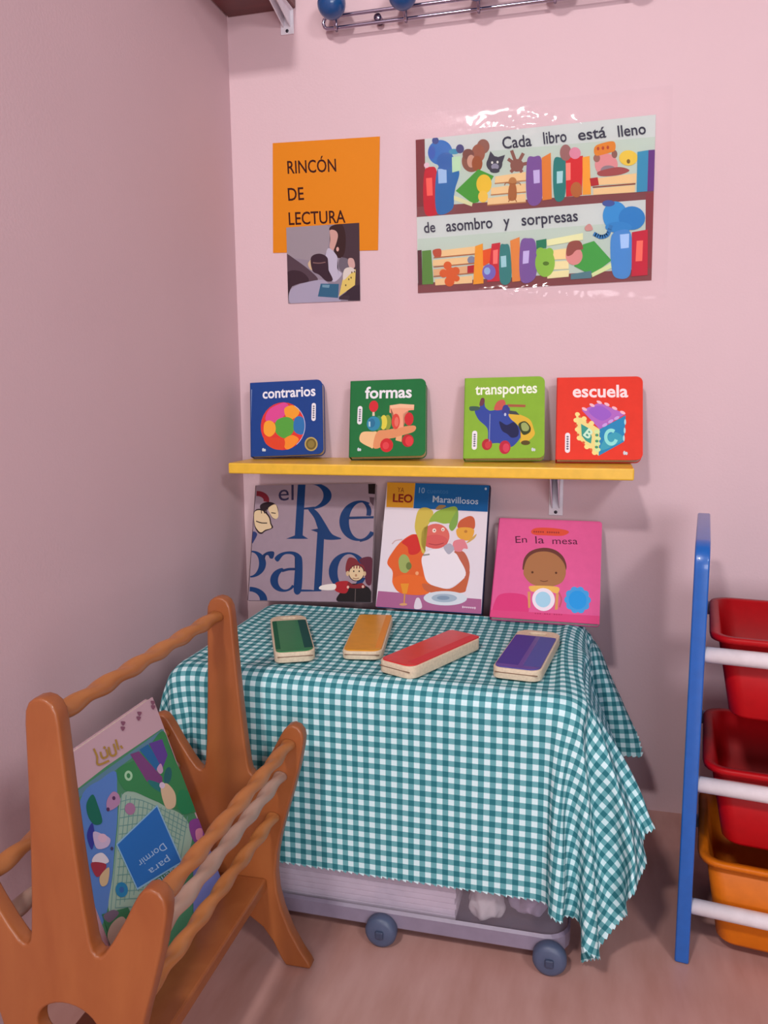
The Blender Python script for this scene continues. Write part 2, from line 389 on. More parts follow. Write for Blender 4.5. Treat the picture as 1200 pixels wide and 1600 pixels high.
    # lower row
    a.poly([(62, 690), (80, 688), (84, 838), (66, 842)], '5a3038'); a.poly([(82, 692), (122, 688), (134, 836), (84, 838)], '5e8a40')
    a.poly([(165, 690), (320, 672), (318, 704), (165, 718)], PAGE); a.blob([(130, 690), (165, 684), (165, 718), (140, 720)], 'b8523a')
    a.poly([(130, 732), (288, 718), (288, 748), (130, 758)], PAGE); a.ell(302, 732, 18, 17, '8088a0')
    a.poly([(132, 772), (282, 758), (284, 790), (134, 800)], PG2); a.poly([(284, 758), (322, 752), (322, 786), (284, 790)], 'b02a34')
    a.poly([(140, 815), (306, 800), (306, 832), (142, 842)], PAGE)
    for y in (722, 762, 804): a.stroke([(135, y), (316, y - 16)], 5, 'a86a48')
    for px, py, r in ((196, 756, 18), (178, 790, 18), (210, 790, 26), (232, 780, 18), (205, 825, 22), (236, 812, 14)): a.ell(px, py, r, r, 'd0602e')
    a.poly([(318, 672), (352, 660), (356, 834), (310, 838)], 'e59a34'); a.poly([(352, 690), (392, 680), (390, 740), (354, 760)], 'dc5a2a')
    a.poly([(392, 662), (430, 656), (428, 824), (372, 828)], 'c43440'); a.poly([(398, 690), (420, 686), (418, 748), (398, 750)], 'f07a74')
    a.ell(380, 785, 30, 34, '7a6ab8'); a.ell(372, 780, 14, 16, '94b4dc')
    a.blob([(428, 680), (450, 664), (472, 680), (478, 820), (430, 826)], '3f8280'); a.poly([(432, 716), (456, 713), (458, 762), (434, 765)], 'a4d0d8')
    a.poly([(474, 648), (516, 632), (520, 824), (484, 828)], 'dd8a48')
    a.blob([(520, 660), (555, 638), (588, 660), (588, 806), (522, 822)], '7d5c9c'); a.poly([(532, 694), (560, 691), (556, 746), (530, 750)], 'c6b8e4')
    a.poly([(590, 648), (636, 640), (636, 680), (592, 686)], '2f7d5c'); a.poly([(636, 645), (800, 615), (800, 645), (640, 672)], 'e2e2b0')
    a.poly([(664, 690), (740, 680), (736, 728), (664, 732)], 'ecd39a'); a.poly([(664, 740), (736, 735), (736, 772), (664, 775)], 'e8dcaa'); a.poly([(640, 785), (738, 776), (736, 806), (640, 814)], 'e6deaa')
    a.ell(630, 745, 44, 62, '8dbc4c'); a.ell(610, 700, 20, 22, '8dbc4c'); a.ell(650, 700, 18, 20, '8dbc4c'); a.ell(634, 748, 14, 9, '5a7a30')
    a.poly([(800, 665), (850, 650), (928, 735), (840, 800), (760, 760)], '4aa04a'); a.poly([(838, 792), (928, 745), (930, 768), (842, 808)], 'd6e0a6')
    a.poly([(745, 795), (838, 780), (838, 812), (745, 818)], '5a7f8a')
    a.ell(760, 715, 38, 40, 'd68f8c'); a.blob([(725, 690), (740, 655), (785, 650), (800, 685), (770, 690), (750, 710), (728, 715)], '94524a')
    a.ell(945, 540, 56, 64, '3f90cc'); a.ell(1020, 550, 60, 52, '3580c0'); a.ell(915, 485, 28, 14, '4a5a9a'); a.ell(960, 590, 60, 24, '3a86c4')
    a.stroke([(925, 585), (910, 622), (880, 632), (852, 620)], 18, '3a7ab4')
    a.blob([(925, 640), (960, 605), (1012, 610), (1020, 700), (1010, 800), (960, 815), (930, 780)], '4f8cca'); a.poly([(966, 622), (1008, 618), (1006, 680), (970, 684)], 'a9c8ee')
    a.poly([(1020, 612), (1092, 600), (1090, 800), (1018, 806)], 'c02a40'); a.poly([(1042, 650), (1070, 648), (1066, 738), (1036, 740)], 'f07464')
    a.blob([(808, 590), (830, 575), (844, 600), (815, 606)], 'c8908c')
    K = '3c3a4a'
    a.text('Cada', (440, 246), (570, 232), 52, K, 0.012); a.text('libro', (624, 224), (728, 213), 52, K, 0.012)
    a.text('está', (780, 208), (906, 194), 50, K, 0.012); a.text('lleno', (960, 192), (1086, 178), 50, K, 0.012)
    a.text('de', (92, 614), (142, 609), 46, K, 0.012); a.text('asombro', (190, 608), (396, 592), 50, K, 0.012)
    a.text('y', (446, 588), (474, 585), 50, K, 0.012); a.text('sorpresas', (526, 582), (778, 562), 50, K, 0.012)
poster = sheet('laminated_poster', 'wide laminated poster of painted bookshelves reading Cada libro está lleno de asombro y sorpresas', 'poster',
      (0.3725, -0.0016, 0.9895), R(-0.76), 0.42, 0.2745, 'cfdcd0', ((50, 207), (1130, 92), (1108, 822), (65, 875)), draw_poster)
# the clear film: a wrinkled, glossy sheet a little larger than the print
def film_mat():
    m = bpy.data.materials.new('clear_film'); m.use_nodes = True; nt = m.node_tree; nt.nodes.clear()
    o = nt.nodes.new('ShaderNodeOutputMaterial'); mx = nt.nodes.new('ShaderNodeMixShader'); t = nt.nodes.new('ShaderNodeBsdfTransparent'); g = nt.nodes.new('ShaderNodeBsdfGlossy')
    fr = nt.nodes.new('ShaderNodeFresnel'); fr.inputs[0].default_value = 1.38; g.inputs['Roughness'].default_value = 0.07
    t.inputs[0].default_value = (0.995, 0.995, 0.995, 1)
    L = nt.links.new; L(fr.outputs[0], mx.inputs[0]); L(t.outputs[0], mx.inputs[1]); L(g.outputs[0], mx.inputs[2]); L(mx.outputs[0], o.inputs[0])
    return m
FILM = film_mat()
def film(parent, x0, x1, z0, z1, nx, nz, amp, flat, seed, lift=0.0):
    bm = bmesh.new(); g = []
    for j in range(nz + 1):
        row = []
        for i in range(nx + 1):
            x = x0 + (x1 - x0) * i / nx; z = z0 + (z1 - z0) * j / nz
            k = flat(x, z)
            a = noise.noise(Vector((x * 34 + seed, z * 60, 1.3))) + 0.35 * noise.noise(Vector((x * 110, z * 140 + seed, 4.1)))
            row.append(bm.verts.new((x, -0.0030 - lift - amp * k * (0.9 + a), z)))
        g.append(row)
    for j in range(nz):
        for i in range(nx): bm.faces.new((g[j][i], g[j][i + 1], g[j + 1][i + 1], g[j + 1][i]))
    return obj('laminate', bm, FILM, parent, True, label='clear glossy film with wrinkled edges')
film(photo, 0.045, 0.128, -0.026, 0.010, 40, 20, 0.0022, lambda x, z: 0.6, 9.0)
def pk(x, z):
    up_ = max(0, 1 - abs(z - 0.280) / 0.030) * math.exp(-((x - 0.225) / 0.11) ** 2)
    dn_ = max(0, 1 - abs(z + 0.010) / 0.018) * math.exp(-((x - 0.20) / 0.10) ** 2)
    return 0.05 + 1.0 * up_ + 1.1 * dn_
film(poster, -0.022, 0.446, -0.032, 0.318, 150, 120, 0.0030, pk, 3.0)

# ------------------------------------------------------------------ books
def book(name, label, group, loc, rot, wd, ht, t, cover, spine, corners, draw, rad, pages='cfc3b4', spine_right=False, board=0.0022, cover_label=None):
    o = thing(name, label, 'book', loc, rot, group)
    ol = rrect(0, wd, 0, ht, rad)
    to = lambda u, v, d: Vector((u, d, v))
    bm = bmesh.new(); mats = [mat(cover, 0.5, spec=0.12, name= 'cover_' + cover, mottle=0.03)]
    prism(bm, ol, to, 0, board)
    draw(Art(bm, mats, corners, wd, ht, front)); obj('front_cover', bm, mats, o)
    inset = 0.0012
    obj('page_block', prism(bmesh.new(), rrect(inset, wd - inset, inset, ht - inset, [max(0, r - inset) for r in rad]), to, board, t - board), mat(pages, 0.7, 'page_edges', mottle=0.12, scale=300), o)
    obj('back_cover', prism(bmesh.new(), ol, to, t - board, t), mat(cover, 0.5, spec=0.12, mottle=0.03), o)
    sx = (wd, wd + 0.0015) if spine_right else (-0.0015, 0.0)
    obj('spine', box(bmesh.new(), sx[0], sx[1], 0.0002, t - 0.0002, 0, ht, 0.0004), mat(spine, 0.5, spec=0.12, name= 'spine_' + spine, mottle=0.03), o)
    return o
BB = (0.0, 0.011, 0.011, 0.0)
SG = 'square board books on the yellow shelf'
def pill(a, x, y, w, h):
    a.ell(x, y - h / 2 + w / 2, w / 2, w / 2, 'e8e4ea'); a.ell(x, y + h / 2 - w / 2, w / 2, w / 2, 'e8e4ea')
    a.poly([(x - w / 2, y - h / 2 + w / 2), (x + w / 2, y - h / 2 + w / 2), (x + w / 2, y + h / 2 - w / 2), (x - w / 2, y + h / 2 - w / 2)], 'e8e4ea')
    y0 = y - h / 2 + w * .55; n = 6; st = (h - w * 1.1) / n
    for k in range(n): a.ell(x, y0 + st * (k + .5), w * .24, st * .38, '6a6a78', n=12)
def mark(a, x, y, s):
    a.ell(x - s * .5, y, s * .6, s, 'c8d0d8', n=12); a.ell(x + s * .5, y + s * .2, s * .6, s * .8, 'c8d0d8', n=12)
def d_contrarios(a):
    a.text('contrarios', (545, 866), (1045, 838), 96, 'e9e7ee', 0.022)
    cx, cy = 748, 1122
    a.ell(cx, cy, 208, 220, 'd9342f')
    a.blob([(640, 950), (760, 905), (800, 960), (740, 1050), (680, 1090), (590, 1080), (590, 1010)], 'd8488f')
    a.blob([(760, 960), (830, 930), (895, 965), (890, 1020), (830, 1060), (775, 1035)], 'ee9a2e')
    a.blob([(705, 1060), (790, 1040), (850, 1080), (845, 1180), (770, 1235), (690, 1190), (675, 1110)], '55a03c')
    a.blob([(855, 1060), (905, 1030), (950, 1070), (955, 1160), (920, 1200), (855, 1165)], '2f6fae')
    a.blob([(575, 1100), (625, 1075), (675, 1110), (680, 1180), (630, 1225), (575, 1190)], 'f0a032')
    a.blob([(770, 1240), (840, 1205), (900, 1240), (860, 1300), (800, 1335), (765, 1300)], 'ee8a2c')
    a.blob([(575, 1225), (640, 1230), (765, 1245), (760, 1330), (680, 1335), (600, 1290)], 'd94326')
    a.ring(cx, cy, 208, 220, 203, 215, 'c8bcd8', a0=-60, a1=50)
    pill(a, 1030, 990, 38, 165)
    a.ell(1012, 1280, 58, 62, 'b9a15a'); a.ell(1012, 1280, 46, 50, '6e5c2a'); a.ell(1012, 1280, 30, 33, '8a7638')
    mark(a, 582, 1345, 16)
    a.stroke([(432, 780), (438, 1100)], 8, '7c8fb8', False)
book('board_book', 'blue board book titled contrarios with a colourful ball', SG, (0.055, -0.079, SH + 0.0060), (R(-13.5), R(-2.2), R(9.3)), 0.143, 0.1475, 0.024, '173d86', '12336e',
     ((418, 712), (1103, 684), (1122, 1362), (466, 1412)), d_contrarios, BB)
def d_formas(a):
    a.text('formas', (312, 338), (905, 332), 145, 'e8e6ea', 0.024)
    pill(a, 255, 550, 60, 230)
    a.blob([(270, 870), (290, 765), (420, 755), (480, 770), (440, 945), (400, 945)], 'e8bd8a')
    a.blob([(440, 945), (480, 760), (620, 730), (930, 680), (945, 750), (800, 800), (700, 830), (560, 860), (530, 945)], 'd98f62')
    a.poly([(720, 820), (795, 800), (790, 880), (715, 860)], 'e2a878')
    a.poly([(630, 430), (760, 415), (938, 425), (935, 490), (870, 495), (800, 540), (810, 700), (700, 720), (680, 540), (630, 520)], 'e8a280')
    a.poly([(640, 430), (760, 412), (938, 424), (935, 470), (760, 460), (640, 470)], 'edb894')
    a.ell(712, 630, 52, 96, 'd4473c'); a.ell(722, 635, 26, 60, 'e07060')
    a.ell(876, 600, 56, 80, 'c92a30')
    a.ell(610, 640, 46, 92, '8a9a38'); a.ell(560, 640, 44, 90, 'd8cc48'); a.ell(500, 650, 40, 92, '3c8a58')
    a.ell(432, 655, 84, 90, '2f86a8'); a.ell(410, 650, 44, 56, '2a6f96'); a.poly([(370, 630), (392, 630), (396, 695), (374, 690)], 'a8d0dc')
    a.ell(428, 440, 58, 72, 'cc2a34'); a.poly([(415, 512), (442, 512), (445, 560), (415, 560)], 'd8c4a8')
    a.ell(606, 920, 80, 84, 'c9262e'); a.ell(596, 925, 40, 44, 'd8434a')
    a.ell(868, 865, 72, 76, 'b8232c'); a.ell(884, 870, 48, 60, 'd83a40')
    mark(a, 266, 972, 22)
book('board_book', 'dark green board book titled formas with a wooden toy train', SG, (0.2573, -0.0835, SH + 0.0078), (R(-18), R(-1.4), R(6)), 0.144, 0.1498, 0.0245, '1b6e38', '175a2b',
     ((125, 115), (1080, 95), (1086, 1042), (148, 1066)), d_formas, BB)
def d_transportes(a):
    a.text('transportes', (285, 262), (968, 245), 118, 'eef2e0', 0.020)
    pill(a, 292, 768, 56, 210)
    a.blob([(340, 400), (350, 310), (385, 305), (395, 390), (430, 430), (480, 440), (650, 400), (680, 470), (720, 560), (790, 640), (800, 720), (740, 810), (680, 840), (560, 800), (450, 790), (430, 640), (330, 540), (285, 440)], '35489a')
    a.blob([(230, 395), (320, 395), (345, 420), (300, 440), (235, 440)], '3f5a50'); a.blob([(335, 380), (352, 305), (385, 303), (392, 345), (370, 385)], '6a3a48')
    a.blob([(560, 560), (640, 600), (720, 570), (770, 640), (765, 720), (700, 740), (650, 700), (590, 660)], '22244e')
    a.blob([(660, 480), (760, 480), (890, 540), (935, 640), (945, 710), (870, 780), (790, 790), (800, 700), (760, 600), (690, 540)], 'd9b23a')
    a.blob([(770, 590), (840, 560), (900, 620), (895, 680), (830, 710), (790, 660)], '3c4424'); a.blob([(800, 590), (845, 575), (885, 625), (870, 665), (815, 660)], '9aa864')
    a.ell(850, 795, 50, 26, '5a4a24')
    a.poly([(640, 370), (845, 378), (840, 405), (660, 400)], 'a55a40'); a.blob([(530, 345), (600, 320), (625, 370), (590, 430), (500, 430)], 'c2584e')
    a.blob([(600, 390), (650, 385), (660, 470), (590, 470)], '3a3f8a'); a.poly([(660, 440), (740, 450), (780, 490), (670, 480)], '42484a')
    a.ell(430, 815, 56, 62, 'b02a34'); a.ell(440, 820, 32, 38, 'c63c44'); a.ell(626, 845, 62, 74, 'b8283e'); a.ell(640, 850, 36, 48, 'd0405a')
    a.stroke([(455, 480), (455, 780)], 8, '8a96c0'); a.ell(622, 485, 12, 18, 'b8c0dc')
    mark(a, 936, 868, 20)
book('board_book', 'light green board book titled transportes with a toy helicopter', SG, (0.4746, -0.084, SH + 0.0080), (R(-18.5), R(-0.8), R(3.5)), 0.1438, 0.1526, 0.0245, '86b236', '6f9a2a',
     ((172, 75), (1050, 60), (1056, 958), (180, 968)), d_transportes, BB)
def d_escuela(a):
    a.text('escuela', (258, 312), (915, 304), 145, 'f6dfe0', 0.024)
    pill(a, 204, 856, 60, 236)
    a.poly([(370, 470), (575, 375), (885, 505), (580, 690)], 'b06ac0'); a.blob([(450, 480), (580, 410), (720, 510), (600, 590)], '9a5fc4')
    a.poly([(580, 690), (885, 520), (865, 830), (570, 1000)], '2c86b8'); a.blob([(640, 800), (760, 720), (860, 800), (700, 900), (590, 930)], '3fa0b8')
    a.poly([(300, 520), (580, 690), (570, 1000), (320, 800)], 'e8d88a')
    a.poly([(360, 630), (450, 680), (490, 780), (480, 860), (420, 830), (370, 770)], '3c9a8a')
    for (x, y) in ((318, 520), (398, 568), (486, 620), (300, 590), (318, 700), (340, 800), (430, 900), (520, 965)): a.ell(x, y, 30, 26, 'f2dc8c', rot=25)
    for (x, y) in ((345, 545), (438, 610), (306, 650), (325, 760), (392, 850), (480, 930)): a.ell(x, y, 17, 15, 'd9603a', rot=25)
    for (x, y) in ((550, 720), (560, 800), (555, 860), (558, 930)): a.ell(x, y, 34, 24, 'cfe6a0')
    for (x, y) in ((548, 760), (548, 830), (545, 900)): a.ell(x, y, 20, 16, '4a9a70')
    for (x, y) in ((400, 455), (490, 408), (575, 372), (665, 395), (755, 440), (850, 490)): a.ell(x, y, 34, 17, 'f0b8c4', rot=25)
    for (x, y) in ((640, 640), (710, 595), (780, 555)): a.ell(x, y, 34, 18, 'c8a0e0', rot=-30)
    for (x, y) in ((878, 600), (872, 700), (862, 790)): a.ell(x, y, 11, 34, 'a8d8e0')
    a.text('B', (385, 760), (450, 812), 105, 'c8ecd0', 0.03)
    a.ring(715, 780, 82, 100, 44, 58, '8fe0d8', a0=20, a1=305)
    mark(a, 880, 960, 24)
book('board_book', 'red board book titled escuela with a foam alphabet cube', SG, (0.6389, -0.084, SH + 0.0080), (R(-18.6), R(-0.2), R(2.4)), 0.1464, 0.1514, 0.0245, 'de3a2a', 'b52c26',
     ((75, 80), (1088, 55), (1080, 1035), (72, 1055)), d_escuela, BB)

# larger picture books leaning under the shelf
LG = 'picture books leaning against the wall on the table'
TOP = 0.3990
def d_regalo(a):
    B, B2, K, S = '153767', '1a335f', '2a1c22', 'd9c09a'
    a.text('el', (282, 184), (415, 178), 150, '34304e', 0.0)
    # R
    a.poly([(445, 40), (512, 40), (508, 500), (440, 500)], B); a.poly([(365, 522), (440, 492), (510, 492), (558, 522)], B)
    a.ring(560, 145, 182, 118, 118, 104, B, dx=-6, a0=-88, a1=88); a.poly([(505, 248), (600, 238), (600, 262), (505, 264)], B2)
    a.blob([(545, 262), (590, 258), (640, 300), (700, 390), (760, 480), (840, 522), (690, 524), (640, 440), (600, 340)], B)
    # e
    a.ring(985, 365, 168, 176, 100, 158, B, dx=14, a0=35, a1=300); a.poly([(880, 330), (1105, 326), (1105, 346), (880, 352)], B2)
    a.ring(985, 290, 100, 100, 62, 88, B2, dx=-2, a0=-75, a1=20); a.stroke([(1000, 540), (1060, 520), (1105, 480)], 18, B2)
    # g at the left edge
    a.ring(70, 745, 132, 118, 72, 104, B, dx=-2, a0=-90, a1=90); a.blob([(150, 690), (200, 640), (265, 636), (262, 690), (235, 694), (215, 665), (185, 680), (190, 720)], B2)
    a.ring(70, 1060, 160, 116, 95, 76, B, dx=0, a0=-90, a1=0)
    # a
    a.blob([(275, 690), (330, 645), (420, 632), (490, 660), (518, 730), (518, 975), (455, 978), (458, 740), (440, 670), (385, 655), (345, 670), (305, 722)], B)
    a.ring(362, 880, 116, 104, 66, 84, B, dx=18, a0=30, a1=262); a.stroke([(350, 802), (400, 788), (458, 786)], 22, B2); a.poly([(458, 960), (600, 962), (690, 974), (455, 982)], B)
    # l
    a.poly([(634, 450), (694, 430), (690, 972), (626, 972)], B); a.poly([(575, 444), (640, 432), (668, 430), (640, 468)], B2)
    # o
    a.ring(905, 800, 160, 162, 92, 146, B, dx=6, a0=20, a1=340)
    # two heads at the left
    a.ring(80, 180, 120, 88, 70, 42, '7a2430', dx=0, a0=-88, a1=10)
    a.blob([(120, 230), (160, 198), (220, 196), (268, 226), (285, 280), (270, 345), (230, 330), (190, 260), (150, 300)], K); a.blob([(195, 250), (250, 215), (275, 250), (288, 320), (270, 345), (240, 335), (215, 300)], S)
    a.blob([(75, 275), (130, 255), (180, 285), (215, 330), (230, 385), (245, 425), (180, 455), (150, 478), (115, 465), (80, 400)], K); a.blob([(75, 285), (130, 268), (172, 295), (205, 335), (220, 388), (232, 425), (178, 443), (148, 464), (120, 452), (84, 395)], S)
    for x in (125, 150, 172): a.stroke([(x, 235), (x + 14, 295)], 7, K)
    a.stroke([(95, 365), (140, 380), (190, 382)], 9, K); a.stroke([(225, 290), (262, 296)], 8, K); a.blob([(70, 460), (110, 480), (85, 540), (70, 560)], '2f3a6a')
    # boy at the right
    a.blob([(1000, 700), (1105, 690), (1105, 900), (1060, 900), (1040, 780)], '5a2436')
    a.blob([(885, 780), (905, 690), (960, 690), (1000, 730), (1040, 760), (1040, 830), (915, 830)], '7a2a30')
    a.ell(978, 815, 66, 70, K); a.ell(978, 815, 60, 64, 'd8bd96'); a.ell(905, 820, 14, 22, 'c8a884'); a.ell(1046, 820, 12, 20, 'c8a884')
    for x in (930, 955, 980, 1005): a.stroke([(x, 735), (x + (x - 970) * -.1, 775)], 9, '7a2a30')
    a.ell(955, 800, 6, 8, K, n=10); a.ell(1000, 800, 6, 8, K, n=10); a.ell(975, 835, 9, 12, 'b08060', n=10); a.stroke([(950, 858), (975, 864), (1000, 858)], 5, '7a3a30')
    a.blob([(835, 1060), (850, 980), (900, 920), (960, 905), (1040, 915), (1100, 960), (1105, 1060)], '1c1518')
    a.blob([(805, 905), (860, 885), (920, 895), (900, 985), (810, 970)], 'a3222a'); a.blob([(915, 890), (960, 915), (1030, 900), (1050, 940), (920, 940)], '7a2228')
    a.blob([(672, 955), (690, 925), (800, 910), (805, 955), (740, 965)], 'e0d8d0'); a.ell(912, 936, 10, 12, 'd8b0a0'); a.ell(1036, 930, 10, 12, 'd8b0a0'); a.stroke([(975, 950), (975, 1055)], 5, '6a5a58')
    a.poly([(1050, 45), (1112, 45), (1112, 135), (1055, 130)], '241a1c'); a.poly([(1065, 160), (1105, 165), (1100, 240), (1070, 200)], '5a4650')
book('picture_book', 'grey picture book titled el Regalo in big blue letters', LG, (0.0561, -0.1200, TOP + 0.0046), (R(-20.4), R(-1.8), R(2.6)), 0.2471, 0.2320, 0.0125, '988490', '3a2228',
     ((75, 42), (1110, 40), (1105, 1060), (62, 1062)), d_regalo, (0, 0, 0, 0))
def d_leo(a):
    a.poly([(105, 25), (1078, 45), (1000, 1285), (15, 1195)], 'dcd3dc')
    a.poly([(35, 1050), (1003, 1145), (1000, 1285), (15, 1195)], 'a5608a')
    a.poly([(105, 25), (368, 30), (350, 268), (100, 262)], 'd99a2c'); a.poly([(368, 30), (1080, 45), (1060, 305), (352, 272)], '1d63a4')
    a.text('YA', (200, 118), (262, 122), 48, '7a3a22'); a.text('LEO', (158, 210), (342, 218), 76, '8a2a20', 0.03)
    a.text('10', (402, 125), (455, 128), 55, '8fb0d0'); a.text('cuentos', (478, 126), (680, 130), 46, '3f78b0'); a.text('Maravillosos', (532, 212), (968, 232), 62, 'b8cce0', 0.012)
    a.ell(1042, 80, 11, 13, 'b8cce0', n=12)
    # giant
    a.blob([(115, 790), (160, 690), (250, 580), (370, 520), (450, 640), (460, 900), (500, 1080), (260, 1080), (170, 990), (165, 870)], 'd9602c')
    a.blob([(170, 940), (300, 900), (500, 950), (500, 1080), (280, 1080), (190, 1020)], 'e0682a')
    a.blob([(250, 590), (380, 520), (440, 610), (400, 700), (320, 710), (300, 640)], 'c9302c')
    a.blob([(440, 990), (520, 1000), (700, 1040), (850, 930), (890, 880), (860, 1030), (820, 1080), (600, 1080), (480, 1060)], 'c0603c')
    a.blob([(740, 690), (830, 690), (885, 800), (880, 920), (845, 950), (800, 800)], 'b8604a')
    a.blob([(440, 730), (560, 660), (730, 690), (790, 760), (850, 915), (700, 1030), (600, 1025), (490, 975), (450, 860)], 'e6dfe6')
    a.blob([(220, 760), (260, 710), (310, 740), (330, 830), (290, 885), (235, 860)], '98a860'); a.ell(315, 820, 26, 36, '6a7a40')
    a.ell(565, 540, 130, 120, 'd4685e'); a.ell(560, 590, 120, 66, 'cf5a58'); a.ell(550, 485, 18, 20, 'f0dcd0'); a.ell(632, 475, 16, 18, 'f0dcd0'); a.ell(552, 485, 6, 7, '3a2a2a', n=10); a.ell(632, 478, 6, 7, '3a2a2a', n=10); a.ell(460, 505, 16, 26, '6a2a2a')
    a.stroke([(500, 610), (570, 622), (640, 605)], 8, 'a83e44')
    a.blob([(370, 400), (400, 290), (470, 265), (540, 310), (500, 420), (440, 480), (430, 620), (470, 670), (440, 700), (400, 560), (370, 480)], 'c8b44e')
    a.blob([(500, 400), (560, 310), (660, 270), (760, 260), (775, 380), (720, 480), (700, 420), (640, 420), (560, 400)], '8fae44'); a.blob([(690, 440), (740, 330), (775, 290), (770, 420), (720, 490)], '7ba24a')
    a.blob([(560, 280), (600, 240), (660, 250), (600, 285)], '9a7a4a')
    a.blob([(770, 440), (800, 385), (890, 345), (935, 380), (930, 470), (850, 460), (790, 470)], 'c05a38'); a.blob([(765, 470), (850, 455), (930, 480), (900, 570), (830, 580), (770, 540)], 'dca03c'); a.ell(850, 495, 16, 14, 'b87a34')
    a.blob([(735, 590), (820, 570), (850, 600), (870, 660), (830, 660), (800, 690), (735, 670)], 'd8808a'); a.blob([(860, 600), (950, 520), (935, 560), (880, 600)], 'c8a058')
    a.blob([(640, 640), (700, 610), (740, 660), (700, 710), (670, 700)], 'a8a8b8'); a.stroke([(450, 720), (505, 712)], 14, '8a8a84')
    a.stroke([(160, 610), (190, 580), (250, 570)], 10, 'c8a8a8'); a.ell(392, 890, 16, 18, 'e8a070')
    # plate, glass, salt
    a.ell(660, 1130, 205, 68, 'cfd6de', rot=2); a.ell(650, 1128, 120, 40, '9fb0c0', rot=2); a.ell(640, 1126, 60, 20, '7f94aa', rot=2)
    a.poly([(240, 985), (318, 985), (300, 1080), (262, 1080)], 'e0902c'); a.stroke([(280, 1080), (276, 1170)], 14, 'c88a4a', False); a.ell(268, 1180, 36, 12, 'd09a6a')
    a.blob([(370, 1220), (385, 1130), (420, 1130), (440, 1215)], 'd8ccd8'); [a.ell(826 + 19 * k, 1216 + 2 * k, 8, 12 if k in (0, 6) else 9, 'd8c0d0', n=10) for k in range(7)]
book('picture_book', 'white and blue picture book of cuentos Maravillosos with a giant at dinner', LG, (0.3149, -0.1185, TOP + 0.0072), (R(-21.4), R(0.6), R(0.4)), 0.1984, 0.2420, 0.019, '2a62a0', '1c2448',
     ((105, 25), (1078, 45), (1000, 1285), (15, 1195)), d_leo, (0, 0, 0, 0), spine_right=True)
def d_mesa(a):
    a.blob([(90, 860), (160, 810), (300, 810), (380, 850), (380, 1010), (240, 1050), (60, 1020)], 'd8407c')
    a.poly([(40, 965), (1060, 1010), (1052, 1088), (35, 1030)], 'd84a80')
    a.blob([(425, 215), (470, 180), (600, 175), (740, 190), (785, 215), (720, 250), (560, 250), (455, 245)], 'd9543e')
    [a.ell(455 + 21 * k, 216 + k * .4, 8, 9, '9a3a3a', n=10) for k in range(12) if k != 5]
    K = '5a2440'
    a.text('En', (278, 328), (386, 322), 66, K); a.text('la', (466, 330), (548, 326), 72, K); a.text('mesa', (626, 332), (866, 330), 66, K)
    a.blob([(340, 580), (355, 480), (410, 410), (500, 375), (590, 372), (670, 400), (730, 460), (755, 540), (740, 580), (700, 480), (560, 420), (410, 470), (370, 560)], '6a4038')
    a.blob([(350, 590), (385, 480), (460, 420), (560, 405), (650, 430), (715, 490), (745, 560), (740, 640), (690, 710), (560, 745), (430, 720), (360, 650)], 'a8744e')
    a.ell(432, 606, 11, 11, '5a3828', n=12); a.ell(655, 608, 11, 11, '5a3828', n=12); a.stroke([(505, 684), (540, 692), (575, 684)], 7, '6a4030')
    a.blob([(405, 770), (420, 735), (660, 740), (675, 790), (640, 800), (560, 770), (440, 790)], 'eab85e'); a.poly([(385, 790), (410, 790), (408, 940), (388, 945)], 'd89a62'); a.poly([(650, 800), (676, 800), (664, 955), (636, 958)], 'd89a62')
    a.ell(532, 862, 106, 108, 'efe4ee'); a.ell(528, 862, 72, 74, 'a6d4ea')
    a.ell(852, 862, 112, 116, '5a9fd8')
    for k in range(10):
        t = R(36 * k); a.ell(852 + 92 * math.cos(t), 862 + 96 * math.sin(t), 34, 34, '4aa0e0', n=16)
    a.ell(852, 862, 84, 88, '2f9ae4')
    a.stroke([(680, 800), (700, 860), (680, 930)], 14, 'c05a6a')
    [a.ell(455 + 22 * k, 994 + k * .8, 8, 6, 'b83a66', n=10) for k in range(12) if k not in (3, 7)]
book('picture_book', 'pink board book titled En la mesa with a child and plate', LG, (0.5340, -0.1530, TOP + 0.0110), (R(-39), R(0.4), 0), 0.1865, 0.2027, 0.0142, 'dd5f96', 'a83c6c',
     ((132, 88), (1106, 104), (1052, 1088), (35, 1030)), d_mesa, (0.002, 0.006, 0.006, 0.002))

